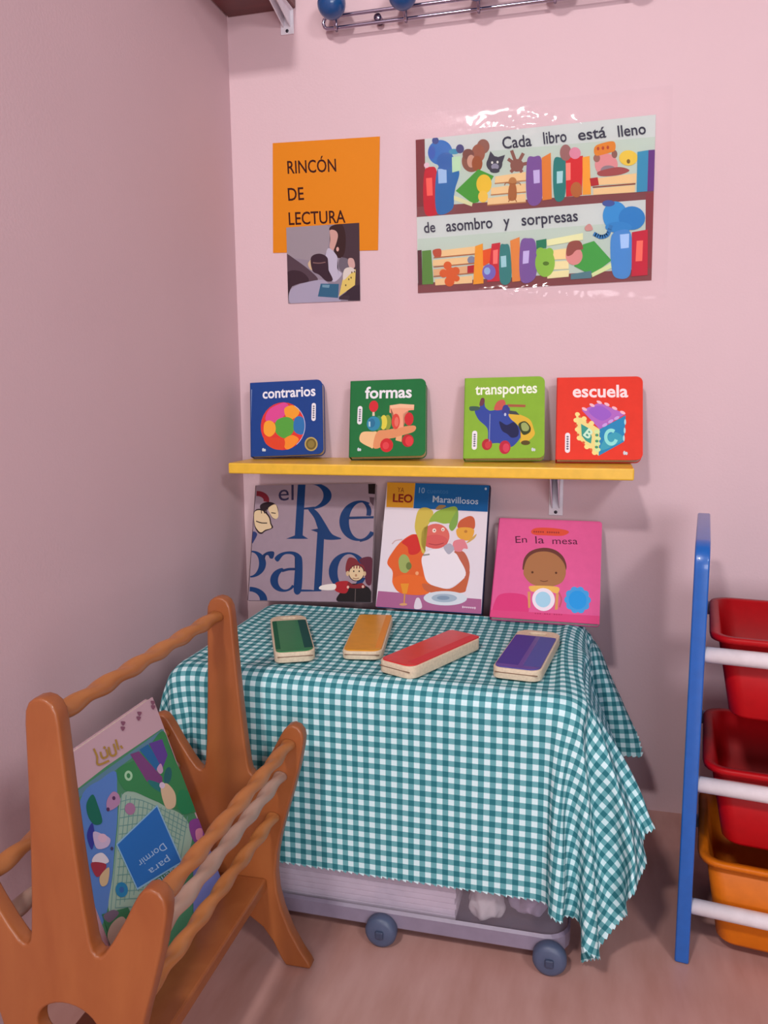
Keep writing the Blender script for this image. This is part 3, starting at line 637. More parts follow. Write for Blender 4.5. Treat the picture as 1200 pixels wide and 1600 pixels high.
CLOTH_X = [
162,8,11,14,12,0,-16,-18,-18,-13,9,20,15,21,20,20,13,-17,-14,-15,15,15,21,20,21,21,21,21,20,21,22,21,21,21,21,21,21,21,21,21,22,21,21,21,21,21,21,21,21,22,21,21,21,21,21,21,21,22,21,21,21,21,21,21,21,21,22,21,21,21,21,21,19,4,-2,-1,11,19,11,1,-2,-2,3,15,18,14,3,-1,0,13,17,13,10,1,-9,-11,-11,-12,-14,12,-3,
-5,9,8,13,14,7,-9,-18,-18,-15,0,19,14,21,20,21,16,-15,-16,-13,15,14,21,21,20,21,21,21,21,21,21,21,21,21,21,21,21,21,21,22,21,21,21,21,21,21,21,21,22,21,21,21,21,21,21,21,21,22,21,21,21,21,21,21,21,21,21,22,21,21,21,21,19,4,-3,1,11,21,9,1,-3,-2,7,18,19,7,0,-2,7,19,14,11,5,-5,-11,-13,-12,-13,-5,8,15,
-6,11,7,10,15,12,-1,-15,-19,-17,-6,14,15,20,21,20,18,-8,-17,-15,14,15,21,21,19,21,21,21,21,21,21,21,21,21,21,21,21,21,21,22,21,21,21,21,21,21,21,21,22,21,21,21,21,21,21,21,21,22,21,21,21,21,21,21,21,21,21,22,21,21,21,21,19,4,-4,2,13,21,8,1,-1,-5,14,15,19,0,0,2,15,18,12,7,-1,-10,-14,-12,-13,-8,10,13,15,
-7,13,9,7,12,15,6,-8,-18,-18,-12,8,14,21,20,20,20,-2,-18,-16,14,15,21,21,18,21,21,21,21,21,21,21,21,21,21,21,21,21,22,21,21,21,21,21,21,21,21,21,22,21,21,21,21,21,21,21,21,22,21,21,21,21,21,21,21,21,21,22,21,21,21,21,19,4,-4,2,15,21,7,0,1,-4,13,19,15,-3,0,9,19,15,9,2,-7,-14,-14,-12,-10,5,14,15,6,
-10,16,11,7,9,14,13,-1,-15,-18,-15,1,12,20,20,21,20,3,-15,-18,13,14,21,21,19,21,20,21,21,21,21,21,21,21,21,21,21,21,22,21,21,21,21,21,21,21,21,22,21,21,21,21,21,21,21,21,21,22,21,21,21,21,21,21,21,21,21,22,21,21,21,21,19,4,-5,4,16,20,7,2,0,-3,15,20,10,-4,3,15,18,11,5,-4,-12,-14,-13,-11,0,14,17,4,7,
-11,18,15,9,7,11,15,7,-9,-18,-17,-5,8,19,21,20,20,8,-13,-18,7,19,21,21,18,21,20,21,21,21,21,21,21,21,21,21,21,22,21,21,21,21,21,21,21,21,21,22,21,21,21,21,21,21,21,21,22,21,21,21,21,21,21,21,21,21,21,22,21,21,21,21,19,4,-5,5,17,20,6,-2,4,-1,18,18,6,-5,10,18,15,8,-1,-10,-13,-14,-13,-4,15,15,3,8,3,
-7,14,18,12,8,8,14,12,0,-15,-18,-12,5,17,20,21,20,11,-9,-18,3,21,21,21,17,21,20,21,21,21,21,21,21,21,21,21,21,22,21,21,21,21,21,21,21,21,22,21,21,21,21,21,21,21,21,21,22,21,21,21,21,21,21,21,21,21,21,22,21,21,21,21,20,3,-5,6,19,18,4,-3,6,3,20,15,-1,2,15,18,11,3,-7,-12,-15,-14,-8,13,13,4,9,4,16,
0,5,17,16,10,7,11,15,6,-8,-17,-17,0,14,20,20,21,14,-6,-18,1,21,20,21,18,21,20,21,21,21,21,21,21,21,21,21,22,21,21,21,21,21,21,21,21,21,22,21,21,21,21,21,21,21,21,21,22,21,21,21,21,21,21,21,21,21,21,22,21,21,21,21,20,2,-5,8,20,16,4,-4,3,13,20,10,-3,9,18,15,6,-4,-10,-14,-15,-11,7,13,7,9,4,14,16,
5,-3,9,18,14,8,7,14,13,-1,-14,-17,-8,10,19,20,21,17,-2,-17,-1,19,22,20,18,21,20,21,21,21,21,21,21,21,21,21,22,21,21,21,21,21,21,21,21,22,21,21,21,21,21,21,21,21,21,22,21,21,21,21,21,21,21,21,21,21,22,21,21,21,21,21,20,2,-5,10,21,14,2,-4,5,18,18,6,-1,15,18,9,1,-9,-13,-14,-14,2,13,12,6,5,15,11,17,
9,-9,0,13,17,13,6,10,15,7,-9,-16,-12,3,18,20,20,19,3,-17,-3,20,21,19,20,20,20,21,21,21,21,21,21,21,21,22,21,21,21,21,21,21,21,21,21,22,21,21,21,21,21,21,21,21,21,22,21,21,21,21,21,21,21,21,21,21,22,21,21,21,21,21,20,2,-5,12,21,12,0,-3,10,20,15,0,7,19,14,4,-6,-12,-14,-14,-4,11,15,7,5,15,14,10,16,
12,-12,-8,3,16,16,10,6,14,13,-2,-14,-13,-4,14,20,21,19,8,-14,-6,19,21,19,20,20,20,21,21,21,21,21,21,21,21,22,21,21,21,21,21,21,21,21,21,22,21,21,21,21,21,21,21,21,21,22,21,21,21,21,21,21,21,21,21,21,22,21,21,21,21,21,20,1,-3,13,21,10,-2,0,14,20,11,0,15,17,8,-1,-11,-14,-15,-7,8,16,8,5,15,15,8,14,16,
13,-14,-12,-6,8,17,14,7,10,14,8,-10,-13,-9,9,19,20,20,12,-10,-9,18,21,18,21,20,20,21,21,21,21,21,21,21,22,21,21,21,21,21,21,21,21,21,22,21,21,21,21,21,21,21,21,21,22,21,21,21,21,21,21,21,21,21,21,22,21,21,21,21,21,21,20,1,-3,16,20,7,-4,5,18,18,8,4,18,13,2,-7,-13,-16,-10,4,17,9,6,15,15,7,10,15,18,
13,-14,-14,-11,-3,11,17,12,6,13,13,-1,-12,-13,3,17,21,20,15,-5,-12,17,21,18,21,20,20,21,21,21,21,21,21,22,21,21,21,21,21,21,21,21,21,21,22,21,21,21,21,21,21,21,21,21,22,21,21,21,21,21,21,21,21,21,22,21,21,21,21,21,21,21,20,0,-1,17,19,4,-2,9,20,15,2,15,17,7,-4,-12,-15,-13,0,16,10,7,15,15,4,8,16,17,17,
12,-13,-14,-14,-10,0,15,16,9,8,15,7,-6,-16,-3,14,20,21,16,0,-12,15,20,19,21,20,20,21,21,21,21,21,21,22,21,21,21,21,21,21,21,21,21,22,21,21,21,21,21,21,21,21,21,22,21,21,21,21,21,21,21,21,21,21,22,21,21,21,21,21,21,21,21,-2,1,19,17,2,-1,14,20,10,6,19,12,1,-10,-15,-14,-4,14,12,7,15,15,-1,9,17,17,16,11,
8,-9,-13,-14,-14,-8,4,17,14,7,11,13,2,-15,-8,9,20,20,19,3,-12,15,19,19,21,20,20,21,21,21,21,21,22,21,21,21,21,21,21,21,21,21,22,21,21,21,21,21,21,21,21,21,21,22,21,21,21,21,21,21,21,21,21,22,21,21,21,21,21,21,21,21,21,-3,4,20,14,-1,4,18,18,5,15,17,6,-6,-14,-16,-8,12,13,8,15,14,-3,9,17,17,13,16,8,
-8,5,-8,-12,-14,-14,-6,9,18,10,8,14,7,-6,-14,4,18,21,19,8,-11,13,19,19,21,20,20,21,21,21,21,21,22,21,21,21,21,21,21,21,21,21,22,21,21,21,21,21,21,21,21,21,22,21,21,21,21,21,21,21,21,21,21,22,21,21,21,21,21,21,21,21,21,-3,6,21,11,-2,9,20,13,8,19,12,-2,-12,-15,-12,8,15,8,15,13,-5,8,17,17,13,17,11,-3,
-15,11,7,-7,-13,-14,-12,-3,13,16,7,11,11,3,-12,-4,16,20,20,12,-10,12,19,19,21,20,20,21,21,21,21,22,21,21,21,21,21,21,21,21,21,22,21,21,21,21,21,21,21,21,21,21,22,21,21,21,21,21,21,21,21,21,22,21,21,21,21,21,21,21,21,21,21,-3,8,21,9,-1,14,19,8,16,17,4,-9,-15,-14,3,16,9,15,11,-7,8,17,15,15,18,13,-4,0,
-16,13,11,7,-5,-13,-14,-11,1,16,13,7,11,9,-4,-11,12,20,20,15,-7,11,18,19,21,20,20,21,21,21,21,22,21,21,21,21,21,21,21,21,21,22,21,21,21,21,21,21,21,21,21,22,21,21,21,21,21,21,21,21,21,21,22,21,21,21,21,21,21,21,21,21,21,-2,10,21,4,3,18,17,9,19,11,-4,-14,-16,-2,16,10,14,10,-8,8,17,15,16,16,15,-3,1,1,
-15,12,12,11,8,-4,-13,-13,-10,6,18,10,5,14,2,-10,5,19,21,18,-4,9,18,19,21,20,20,21,21,21,22,21,21,21,21,21,21,21,21,21,22,21,21,21,21,21,21,21,21,21,21,22,21,21,21,21,21,21,21,21,21,22,21,21,21,21,21,21,21,21,21,21,21,-2,13,20,1,9,20,10,17,17,2,-12,-15,-8,15,10,15,8,-9,8,16,15,17,16,15,-1,7,-2,-2,
-16,12,12,12,12,8,-2,-13,-13,-7,11,17,3,13,9,-7,0,17,21,19,3,5,18,20,20,20,20,21,21,22,21,21,21,21,21,21,21,21,21,21,22,21,21,21,21,21,21,21,21,21,22,21,21,21,21,21,21,21,21,21,21,22,21,21,21,21,21,21,21,21,21,21,21,-1,15,19,0,13,20,11,19,10,-7,-16,-12,12,12,15,6,-10,8,16,15,17,16,14,2,10,1,-4,0,
-6,4,10,12,13,11,9,-1,-13,-12,-3,15,11,6,13,3,-6,14,20,20,12,-1,20,19,20,20,20,21,22,21,21,21,21,21,21,21,21,21,21,22,21,21,21,21,21,21,21,21,21,21,22,21,21,21,21,21,21,21,21,21,22,21,21,21,21,21,21,21,21,21,21,21,21,1,17,16,2,17,17,15,16,0,-14,-15,7,13,15,5,-11,8,16,15,16,17,14,2,12,6,-4,-1,8,
3,-1,2,7,11,12,12,10,1,-13,-11,2,12,12,6,12,-4,8,21,20,16,-1,20,19,20,20,21,21,21,21,21,21,21,21,21,21,21,21,21,22,21,21,21,21,21,21,21,21,21,21,22,21,21,21,21,21,21,21,21,21,22,21,21,21,21,21,21,21,21,21,21,21,21,2,19,15,4,20,13,19,9,-10,-16,0,15,15,3,-11,7,16,14,17,17,15,3,8,13,2,-4,11,8,
3,0,-1,0,4,9,12,12,11,2,-12,-9,3,18,4,11,7,0,20,20,20,0,21,18,20,20,21,21,21,21,21,21,21,21,21,21,21,21,22,21,21,21,21,21,21,21,21,21,21,22,21,21,21,21,21,21,21,21,21,21,22,21,21,21,21,21,21,21,21,21,21,21,21,5,19,13,9,19,15,17,-3,-16,-6,16,14,2,-12,8,16,12,17,17,16,5,7,9,13,-2,12,4,1,
0,3,0,-1,-1,2,6,11,12,11,4,-11,-6,8,15,3,10,2,19,19,21,5,21,17,20,20,21,21,21,21,21,21,21,21,21,21,21,21,22,21,21,21,21,21,21,21,21,21,21,22,21,21,21,21,21,21,21,21,21,22,21,21,21,21,21,21,21,21,21,21,21,21,21,7,21,8,16,17,19,7,-14,-10,14,14,1,-12,8,15,12,17,17,16,7,6,8,10,14,7,-1,3,4,
-5,5,3,3,0,-2,0,4,8,11,12,6,-6,-7,14,10,2,8,17,19,20,10,21,17,20,20,21,21,21,21,21,21,21,21,21,21,21,22,21,21,21,21,21,21,21,21,21,21,22,21,21,21,21,21,21,21,21,21,21,22,21,21,21,21,21,21,21,21,21,21,21,21,21,10,21,8,20,17,16,-6,-14,9,14,2,-13,9,14,10,17,17,17,8,9,6,12,15,5,3,2,-1,13,
-6,2,6,6,4,2,0,-2,1,5,10,11,8,-4,-2,17,3,7,16,20,18,16,20,17,20,20,21,21,21,21,21,21,21,21,21,21,21,22,21,21,21,21,21,21,21,21,21,21,22,21,21,21,21,21,21,21,21,21,22,21,21,21,21,21,21,21,21,21,21,21,21,21,21,13,21,11,19,19,5,-12,1,14,2,-12,9,13,8,17,17,17,8,9,10,15,11,2,4,-2,6,14,9,
-5,2,2,7,2,6,5,4,0,-2,2,7,7,13,-4,7,17,2,14,20,18,21,18,18,20,20,21,21,21,21,21,21,21,21,21,21,22,21,21,21,21,21,21,21,21,21,21,22,21,21,21,21,21,21,21,21,21,21,22,21,21,21,21,21,21,21,21,21,21,21,21,21,21,17,20,14,18,16,-5,-7,16,3,-14,8,14,5,17,18,17,8,10,14,13,7,3,5,-4,9,15,10,9,
10,-3,-3,-1,2,3,4,5,8,5,3,-3,3,6,11,13,3,15,5,21,19,21,20,19,19,21,21,21,21,21,21,21,21,21,21,22,21,21,21,21,21,21,21,21,21,21,21,22,21,21,21,21,21,21,21,21,21,22,21,21,21,21,21,21,21,21,21,21,21,22,20,20,21,22,14,21,18,7,-8,14,5,-14,5,14,4,16,17,17,9,14,15,7,6,3,8,-5,12,14,7,6,10,
18,-2,-2,-3,-4,-5,-1,1,2,6,10,6,3,-1,4,7,14,13,5,22,22,20,20,20,20,21,21,21,21,21,21,21,21,21,21,22,21,21,21,21,21,21,21,21,21,21,22,21,21,21,21,21,21,21,21,21,21,22,21,21,21,21,21,21,21,21,21,21,22,21,21,21,21,21,19,20,19,-7,14,4,-14,4,13,6,12,16,15,16,15,10,-2,5,10,7,-1,16,11,4,6,9,5,
10,-3,-1,-2,-2,-1,2,-2,-4,-3,1,4,4,12,6,-1,13,2,16,21,21,22,20,21,21,21,21,21,21,21,21,21,21,21,21,22,21,21,21,21,21,21,21,21,21,21,22,21,21,21,21,21,21,21,21,21,22,21,21,21,21,21,21,21,21,21,22,21,21,21,21,21,22,21,21,21,4,19,3,-13,3,11,8,9,15,17,15,13,4,-2,2,10,10,2,17,11,6,6,7,5,4,
13,-1,-1,-1,-1,-1,-1,-1,-1,-1,-1,-3,-1,-2,8,12,-3,13,13,20,21,23,20,21,21,22,21,21,21,21,21,21,21,21,21,22,21,21,21,21,21,21,21,21,21,21,22,21,21,21,21,21,21,21,21,21,22,21,21,21,21,21,21,21,21,22,21,21,21,21,21,22,20,22,22,19,10,20,-13,-1,9,8,12,11,16,17,7,0,-3,5,8,9,9,17,9,5,10,5,4,3,8,
13,0,0,0,0,0,0,-1,0,-1,-2,-2,-2,-2,-8,1,13,9,10,19,21,22,21,21,21,21,21,22,21,21,21,21,21,21,21,22,21,21,21,21,21,21,21,21,21,22,21,21,21,21,21,21,21,21,21,22,21,21,21,21,21,21,21,21,21,22,21,21,21,21,21,21,21,21,22,20,12,21,-3,-10,12,12,8,16,14,1,-3,0,8,10,10,10,15,8,6,6,-1,7,8,10,16,
-15,1,1,1,1,1,2,5,-1,-1,0,-1,0,0,6,-3,-5,14,8,21,21,22,20,21,21,21,21,22,21,21,21,21,21,21,21,22,21,21,21,21,21,21,21,21,21,22,21,21,21,21,21,21,21,21,21,22,21,21,21,21,21,21,21,21,22,21,21,21,21,21,21,21,21,20,21,18,21,18,-18,17,-4,19,15,6,-2,-2,4,13,11,11,10,10,7,5,4,0,13,6,14,16,-1,
6,0,0,-1,0,0,0,1,7,1,1,0,0,1,0,0,0,-2,17,21,20,20,21,21,21,21,22,21,21,21,21,21,21,21,21,22,21,21,21,21,21,21,21,21,21,21,22,21,21,21,21,21,21,21,21,22,21,21,21,21,21,21,21,21,21,21,22,21,21,21,21,21,21,19,21,17,20,19,-25,21,4,20,4,-3,-2,9,13,12,9,8,7,6,3,5,7,12,15,16,4,10,11,
0,1,1,1,-1,0,-1,-1,-1,-2,-4,0,0,0,2,2,2,14,14,20,20,19,21,21,21,21,22,21,21,21,21,21,21,21,21,22,21,21,21,21,21,21,21,21,21,21,22,21,21,21,21,21,21,21,21,22,21,21,21,21,21,21,21,21,21,21,22,21,21,21,21,21,21,18,19,21,20,15,-28,9,28,1,1,0,13,10,9,5,7,6,7,7,10,12,16,14,9,11,14,12,12,
-20,2,2,4,-2,-2,0,-1,0,0,3,3,3,4,4,6,3,2,19,18,20,18,21,21,21,21,22,21,21,21,21,21,21,21,21,22,21,21,21,21,21,21,21,21,21,21,22,21,21,21,21,21,21,21,21,22,21,21,21,21,21,21,21,21,21,21,22,21,21,21,21,21,21,17,19,21,17,18,-28,11,28,-12,3,11,8,8,8,9,9,10,11,10,14,13,13,13,14,12,10,9,7,
-4,1,1,-4,1,2,3,4,4,4,6,4,2,3,2,0,-4,12,12,19,20,18,21,21,21,21,22,21,21,21,21,21,21,21,21,22,21,21,21,21,21,21,21,21,21,21,22,21,21,21,21,21,21,21,21,22,21,21,21,21,21,21,21,21,21,21,22,21,21,21,21,21,21,16,18,21,15,25,-28,11,25,-16,12,11,9,10,11,11,11,11,10,9,15,13,12,10,9,6,1,7,9,
-6,2,2,4,5,6,4,4,4,3,2,1,0,0,-3,-1,3,9,15,20,19,17,21,21,21,21,22,21,21,21,21,21,21,21,21,22,21,21,21,21,21,21,21,21,21,21,22,21,21,21,21,21,21,21,21,22,21,21,21,21,21,21,21,21,21,21,22,21,21,21,21,21,21,15,18,20,15,26,-32,12,31,-19,14,14,12,12,12,11,12,11,11,12,8,8,9,7,7,7,5,2,11,
10,2,5,4,4,4,3,3,1,1,-2,-1,-1,0,0,4,4,3,16,20,19,17,21,21,21,21,22,21,21,21,21,21,21,21,21,22,21,21,21,21,21,21,21,21,21,21,22,21,21,21,21,21,21,21,21,22,21,21,21,21,21,21,21,21,21,21,22,21,21,21,21,21,21,14,17,21,13,26,-25,7,33,-20,8,10,10,11,11,12,11,12,13,9,9,9,8,9,8,3,8,7,13,
9,4,3,3,3,2,2,0,0,-1,0,0,1,1,1,1,-1,6,18,17,20,17,21,21,21,21,22,21,21,21,21,21,21,21,21,22,21,21,21,21,21,21,21,21,21,21,22,21,21,21,21,21,21,21,21,22,21,21,21,21,21,21,21,21,21,21,22,21,21,21,21,21,21,13,16,19,14,23,-20,9,30,-17,6,8,8,9,9,10,10,10,14,7,8,9,8,9,9,9,14,9,9,
6,3,2,3,2,1,0,1,0,1,0,0,0,0,0,-1,0,11,12,19,20,17,21,21,21,21,22,21,21,21,21,21,21,21,21,22,21,21,21,21,21,21,21,21,21,21,22,21,21,21,21,21,21,21,21,22,21,21,21,21,21,21,21,21,21,21,22,21,21,21,21,21,21,12,16,20,13,21,-12,4,28,-15,11,7,9,6,7,7,9,11,4,10,10,10,13,5,7,10,11,12,8,
3,2,3,2,0,1,-1,0,-1,0,0,0,0,0,0,1,6,4,15,21,18,17,21,21,21,21,22,21,21,21,21,21,21,21,21,22,21,21,21,21,21,21,21,21,21,21,22,21,21,21,21,21,21,21,21,22,21,21,21,21,21,21,21,21,21,21,22,21,21,21,21,21,21,11,15,19,16,21,-11,5,26,-15,9,12,4,11,9,7,6,6,8,12,6,8,10,12,6,5,9,9,10,
2,2,2,1,0,-1,0,0,0,0,1,0,1,1,1,1,-1,8,15,20,18,17,21,21,21,21,22,21,21,21,21,21,21,21,21,22,21,21,21,21,21,21,21,21,21,21,22,21,21,21,21,21,21,21,21,22,21,21,21,21,21,21,21,21,21,21,22,21,21,21,21,21,21,10,15,18,19,20,-11,7,22,-12,6,13,8,5,11,10,9,8,8,4,6,8,9,10,11,7,4,9,8,
1,2,2,-1,0,0,1,0,1,1,1,0,0,1,0,-2,3,6,15,20,18,17,21,21,21,21,22,21,21,21,21,21,21,21,21,22,21,21,21,21,21,21,21,21,21,21,22,21,21,21,21,21,21,21,21,22,21,21,21,21,21,21,21,21,21,21,22,21,21,21,21,21,21,9,15,18,21,19,-12,8,21,-10,9,5,13,6,5,12,8,11,9,9,5,5,7,8,8,9,11,5,8,
1,2,0,0,1,1,1,0,1,0,0,-1,0,-1,0,1,2,8,14,20,18,17,21,21,21,21,22,21,21,21,21,21,21,21,21,22,21,21,21,21,21,21,21,21,21,21,22,21,21,21,21,21,21,21,21,22,21,21,21,21,21,21,21,21,21,21,22,21,21,21,21,21,21,9,14,19,21,19,-11,7,21,-10,6,12,4,13,6,5,10,8,10,10,11,8,5,5,9,7,8,10,6,
1,1,1,0,1,1,0,0,-1,0,0,0,0,0,0,1,3,6,15,20,18,17,21,21,21,21,22,21,21,21,21,21,21,21,21,22,21,21,21,21,21,21,21,21,21,21,22,21,21,21,21,21,21,21,21,22,21,21,21,21,21,21,21,21,21,21,22,21,21,21,21,21,21,8,13,20,21,20,-11,8,20,-9,5,8,13,4,11,8,5,8,9,10,9,11,9,7,4,7,9,8,8,
1,1,0,1,0,1,-1,0,1,0,0,1,0,0,1,0,1,6,15,20,18,17,21,21,21,21,22,21,21,21,21,21,21,21,21,22,21,21,21,21,21,21,21,21,21,21,22,21,21,21,21,21,21,21,21,22,21,21,21,21,21,21,21,21,21,21,22,21,21,21,21,21,21,7,13,21,21,20,-10,7,20,-8,5,9,7,14,2,10,10,5,9,7,9,9,11,9,8,5,7,8,8,
0,1,1,0,0,0,1,0,0,0,1,0,0,0,0,0,2,6,15,19,19,17,21,21,21,21,22,21,21,21,21,21,21,21,21,22,21,21,21,21,21,21,21,21,21,21,22,21,21,21,21,21,21,21,21,22,21,21,21,21,21,21,21,21,21,21,22,21,21,21,21,21,21,6,13,21,21,21,-9,7,20,-8,12,4,6,7,14,2,8,10,6,10,7,8,9,10,7,11,5,8,7,
1,0,1,0,0,0,1,0,0,0,0,0,0,0,0,0,3,6,15,19,19,17,21,21,21,21,22,21,21,21,21,21,21,21,21,22,21,21,21,21,21,21,21,21,21,21,22,21,21,21,21,21,21,21,21,22,21,21,21,21,21,21,21,21,21,21,22,21,21,21,21,21,21,6,13,21,20,19,4,-3,19,3,-4,17,6,5,3,14,6,4,10,7,8,8,9,8,10,7,10,6,8,
0,1,0,0,0,0,1,0,0,0,0,1,0,0,0,0,2,6,15,19,19,17,21,21,21,21,22,21,21,21,21,21,21,21,21,22,21,21,21,21,21,21,21,21,21,21,22,21,21,21,21,21,21,21,21,22,21,21,21,21,21,21,21,21,21,21,22,21,21,21,21,21,21,5,14,21,19,19,13,5,1,-11,14,11,-2,11,9,10,9,9,8,8,8,8,8,8,6,10,7,10,7,
0,1,0,0,0,0,1,0,0,0,0,0,0,0,0,0,3,6,14,20,19,17,21,21,21,21,22,21,21,21,21,21,21,21,21,22,21,21,21,21,21,21,21,21,21,21,22,21,21,21,21,21,21,21,21,22,21,21,21,21,21,21,21,21,21,21,22,21,21,21,21,21,21,5,13,21,19,20,14,5,-15,2,2,12,13,-4,7,10,10,10,9,10,10,10,9,10,9,9,9,7,8,
1,0,0,0,0,0,1,0,0,0,0,1,0,0,0,0,2,6,14,20,19,17,21,21,21,21,22,21,21,21,21,21,21,21,21,22,21,21,21,21,21,21,21,21,21,21,22,21,21,21,21,21,21,21,21,22,21,21,21,21,21,21,21,21,21,21,22,21,21,21,21,21,21,5,13,21,19,21,15,5,-14,-5,5,1,12,12,-4,4,8,10,9,10,10,10,10,10,11,10,11,10,9,
0,0,0,0,0,0,1,0,0,0,0,0,0,0,0,0,3,6,14,20,19,17,21,21,21,21,22,21,21,21,21,21,21,21,21,22,21,21,21,21,21,21,21,21,21,21,22,21,21,21,21,21,21,21,21,22,21,21,21,21,21,21,21,21,21,21,22,21,21,21,21,21,21,4,14,21,20,20,16,6,-10,-12,2,4,2,12,9,-3,3,7,9,10,10,10,10,10,10,11,10,10,11,
0,0,0,0,0,0,1,0,0,0,0,0,0,1,0,0,2,6,14,19,20,17,21,21,21,21,22,21,21,21,21,21,21,21,21,22,21,21,21,21,21,21,21,21,21,21,22,21,21,21,21,21,21,21,21,22,21,21,21,21,21,21,21,21,21,21,22,21,21,21,21,21,21,4,14,21,20,14,20,9,-8,-11,-7,5,3,4,13,7,-4,4,5,9,11,8,10,10,11,11,10,11,11,
0,0,0,0,0,0,1,0,0,0,0,0,0,0,0,0,3,6,14,19,19,18,21,21,21,21,22,21,21,21,21,21,21,21,21,22,21,21,21,21,21,21,21,21,21,21,22,21,21,21,21,21,21,21,21,22,21,21,21,21,21,21,21,21,21,21,22,21,21,21,21,21,21,4,14,21,19,14,19,12,-7,-9,-12,2,4,4,5,13,1,2,10,-1,7,9,11,8,11,11,10,11,11,
0,0,1,0,0,0,0,0,0,0,-1,1,0,0,0,0,3,6,14,19,19,18,21,21,21,21,22,21,21,21,21,21,21,21,21,22,21,21,21,21,21,21,21,21,21,21,22,21,21,21,21,21,21,21,21,22,21,21,21,21,21,21,21,21,21,21,22,21,21,21,21,21,21,4,15,21,17,18,10,17,-4,-10,-13,1,3,4,5,6,12,-1,9,8,-4,4,11,8,10,10,11,11,12,
1,0,0,0,0,0,0,0,0,0,-1,0,0,0,0,1,3,5,15,19,19,18,21,21,21,21,22,21,21,21,21,21,21,21,21,22,21,21,21,21,21,21,21,21,21,21,22,21,21,21,21,21,21,21,21,22,21,21,21,21,21,21,21,21,21,21,22,21,21,21,21,21,21,4,16,20,21,13,11,16,-3,-9,-14,0,3,4,6,5,6,8,15,2,-3,1,2,12,5,10,11,12,12,
0,0,0,0,1,0,0,0,0,0,0,-1,0,0,0,-1,4,5,14,19,20,18,21,21,21,21,22,21,21,21,21,21,21,21,21,22,21,21,21,21,21,21,21,21,21,21,22,21,21,21,21,21,21,21,21,22,21,21,21,21,21,21,21,21,21,21,22,21,21,21,21,21,21,4,18,20,20,10,13,15,-2,-9,-14,4,-1,5,7,5,8,9,14,1,-2,2,-5,7,7,13,6,10,13,
0,0,-1,0,1,0,1,0,1,0,0,0,0,0,0,0,-1,7,14,19,20,18,21,21,21,21,22,21,21,21,21,21,21,21,21,22,21,21,21,21,21,21,21,21,21,21,22,21,21,21,21,21,21,21,21,22,21,21,21,21,21,21,21,21,21,21,22,21,21,21,21,21,21,5,19,18,20,9,13,15,0,-10,-14,6,-2,4,7,8,9,11,12,-3,3,-3,-4,13,-1,7,11,5,12,
0,0,-1,0,-1,1,0,0,1,0,1,0,0,1,0,0,-2,8,14,19,20,18,21,21,21,21,22,21,21,21,21,21,21,21,21,22,21,21,21,21,21,21,21,21,21,21,22,21,21,21,21,21,21,21,21,22,21,21,21,21,21,21,21,21,21,21,22,21,21,21,21,21,21,6,16,21,19,9,16,9,3,-11,-13,8,-3,5,8,10,10,15,-1,2,-5,-6,12,1,6,2,11,3,9,
1,-1,0,-1,-1,0,0,-1,0,0,0,0,0,0,1,0,1,10,12,19,20,19,21,21,21,21,22,21,21,21,21,21,21,21,21,22,21,21,21,21,21,21,21,21,21,21,22,21,21,21,21,21,21,21,21,22,21,21,21,21,21,21,21,21,21,21,22,21,21,21,21,21,21,7,16,21,15,18,9,2,9,-9,-13,10,-3,6,11,12,15,1,-2,-6,-7,11,2,0,3,11,6,4,6,
0,0,-1,0,0,0,-1,0,0,0,-1,0,0,0,2,2,2,2,15,19,20,19,21,21,21,21,22,21,21,21,21,21,21,21,21,22,21,21,21,21,21,21,21,21,21,21,22,21,21,21,21,21,21,21,21,22,21,21,21,21,21,21,21,21,21,21,22,21,21,21,21,21,21,8,16,20,21,11,2,13,4,-8,-11,11,-3,12,13,15,-2,-4,-6,-7,10,3,1,0,4,10,6,5,4,
0,0,0,0,0,0,0,0,0,-1,0,0,0,-1,0,0,1,6,14,20,20,19,21,21,21,21,22,21,21,21,21,21,21,21,21,22,21,21,21,21,21,21,21,21,21,21,22,21,21,21,21,21,21,21,21,22,21,21,21,21,21,21,21,21,21,21,22,21,21,21,21,21,21,9,17,20,20,5,8,14,-2,-14,8,-3,14,14,11,-7,-4,-6,-5,7,3,3,0,2,4,7,8,5,4,
0,0,0,0,0,0,0,0,0,0,0,0,1,0,0,0,-3,7,14,19,20,20,21,21,21,21,22,21,21,21,21,21,21,21,21,22,21,21,21,21,21,21,21,21,21,21,22,21,21,21,21,21,21,21,21,22,21,21,21,21,21,21,21,21,21,21,22,21,21,21,21,21,21,11,20,16,21,3,14,10,-15,5,-3,14,15,5,-6,-8,-6,-2,1,5,2,3,3,1,7,3,7,6,3,
0,0,1,0,0,-1,0,0,-1,0,0,0,0,1,0,1,-5,11,11,19,21,20,21,21,21,21,22,21,21,21,21,21,21,21,21,22,21,21,21,21,21,21,21,21,21,21,22,21,21,21,21,21,21,21,21,22,21,21,21,21,21,21,21,21,21,21,22,21,21,21,21,21,21,14,18,21,8,18,11,-2,-14,13,9,14,0,-7,-7,-6,0,0,2,2,4,3,1,5,2,6,5,3,4,
-2,0,1,0,1,0,0,1,0,0,0,0,0,0,0,0,-7,11,12,20,20,21,21,21,21,21,22,21,21,21,21,21,21,21,21,22,21,21,21,21,21,21,21,21,21,21,22,21,21,21,21,21,21,21,21,22,21,21,21,21,21,21,21,21,21,21,22,21,21,21,21,21,21,20,20,15,21,-6,16,-13,13,10,10,-4,-7,-6,-3,1,0,1,2,2,2,2,2,2,3,3,3,4,3,
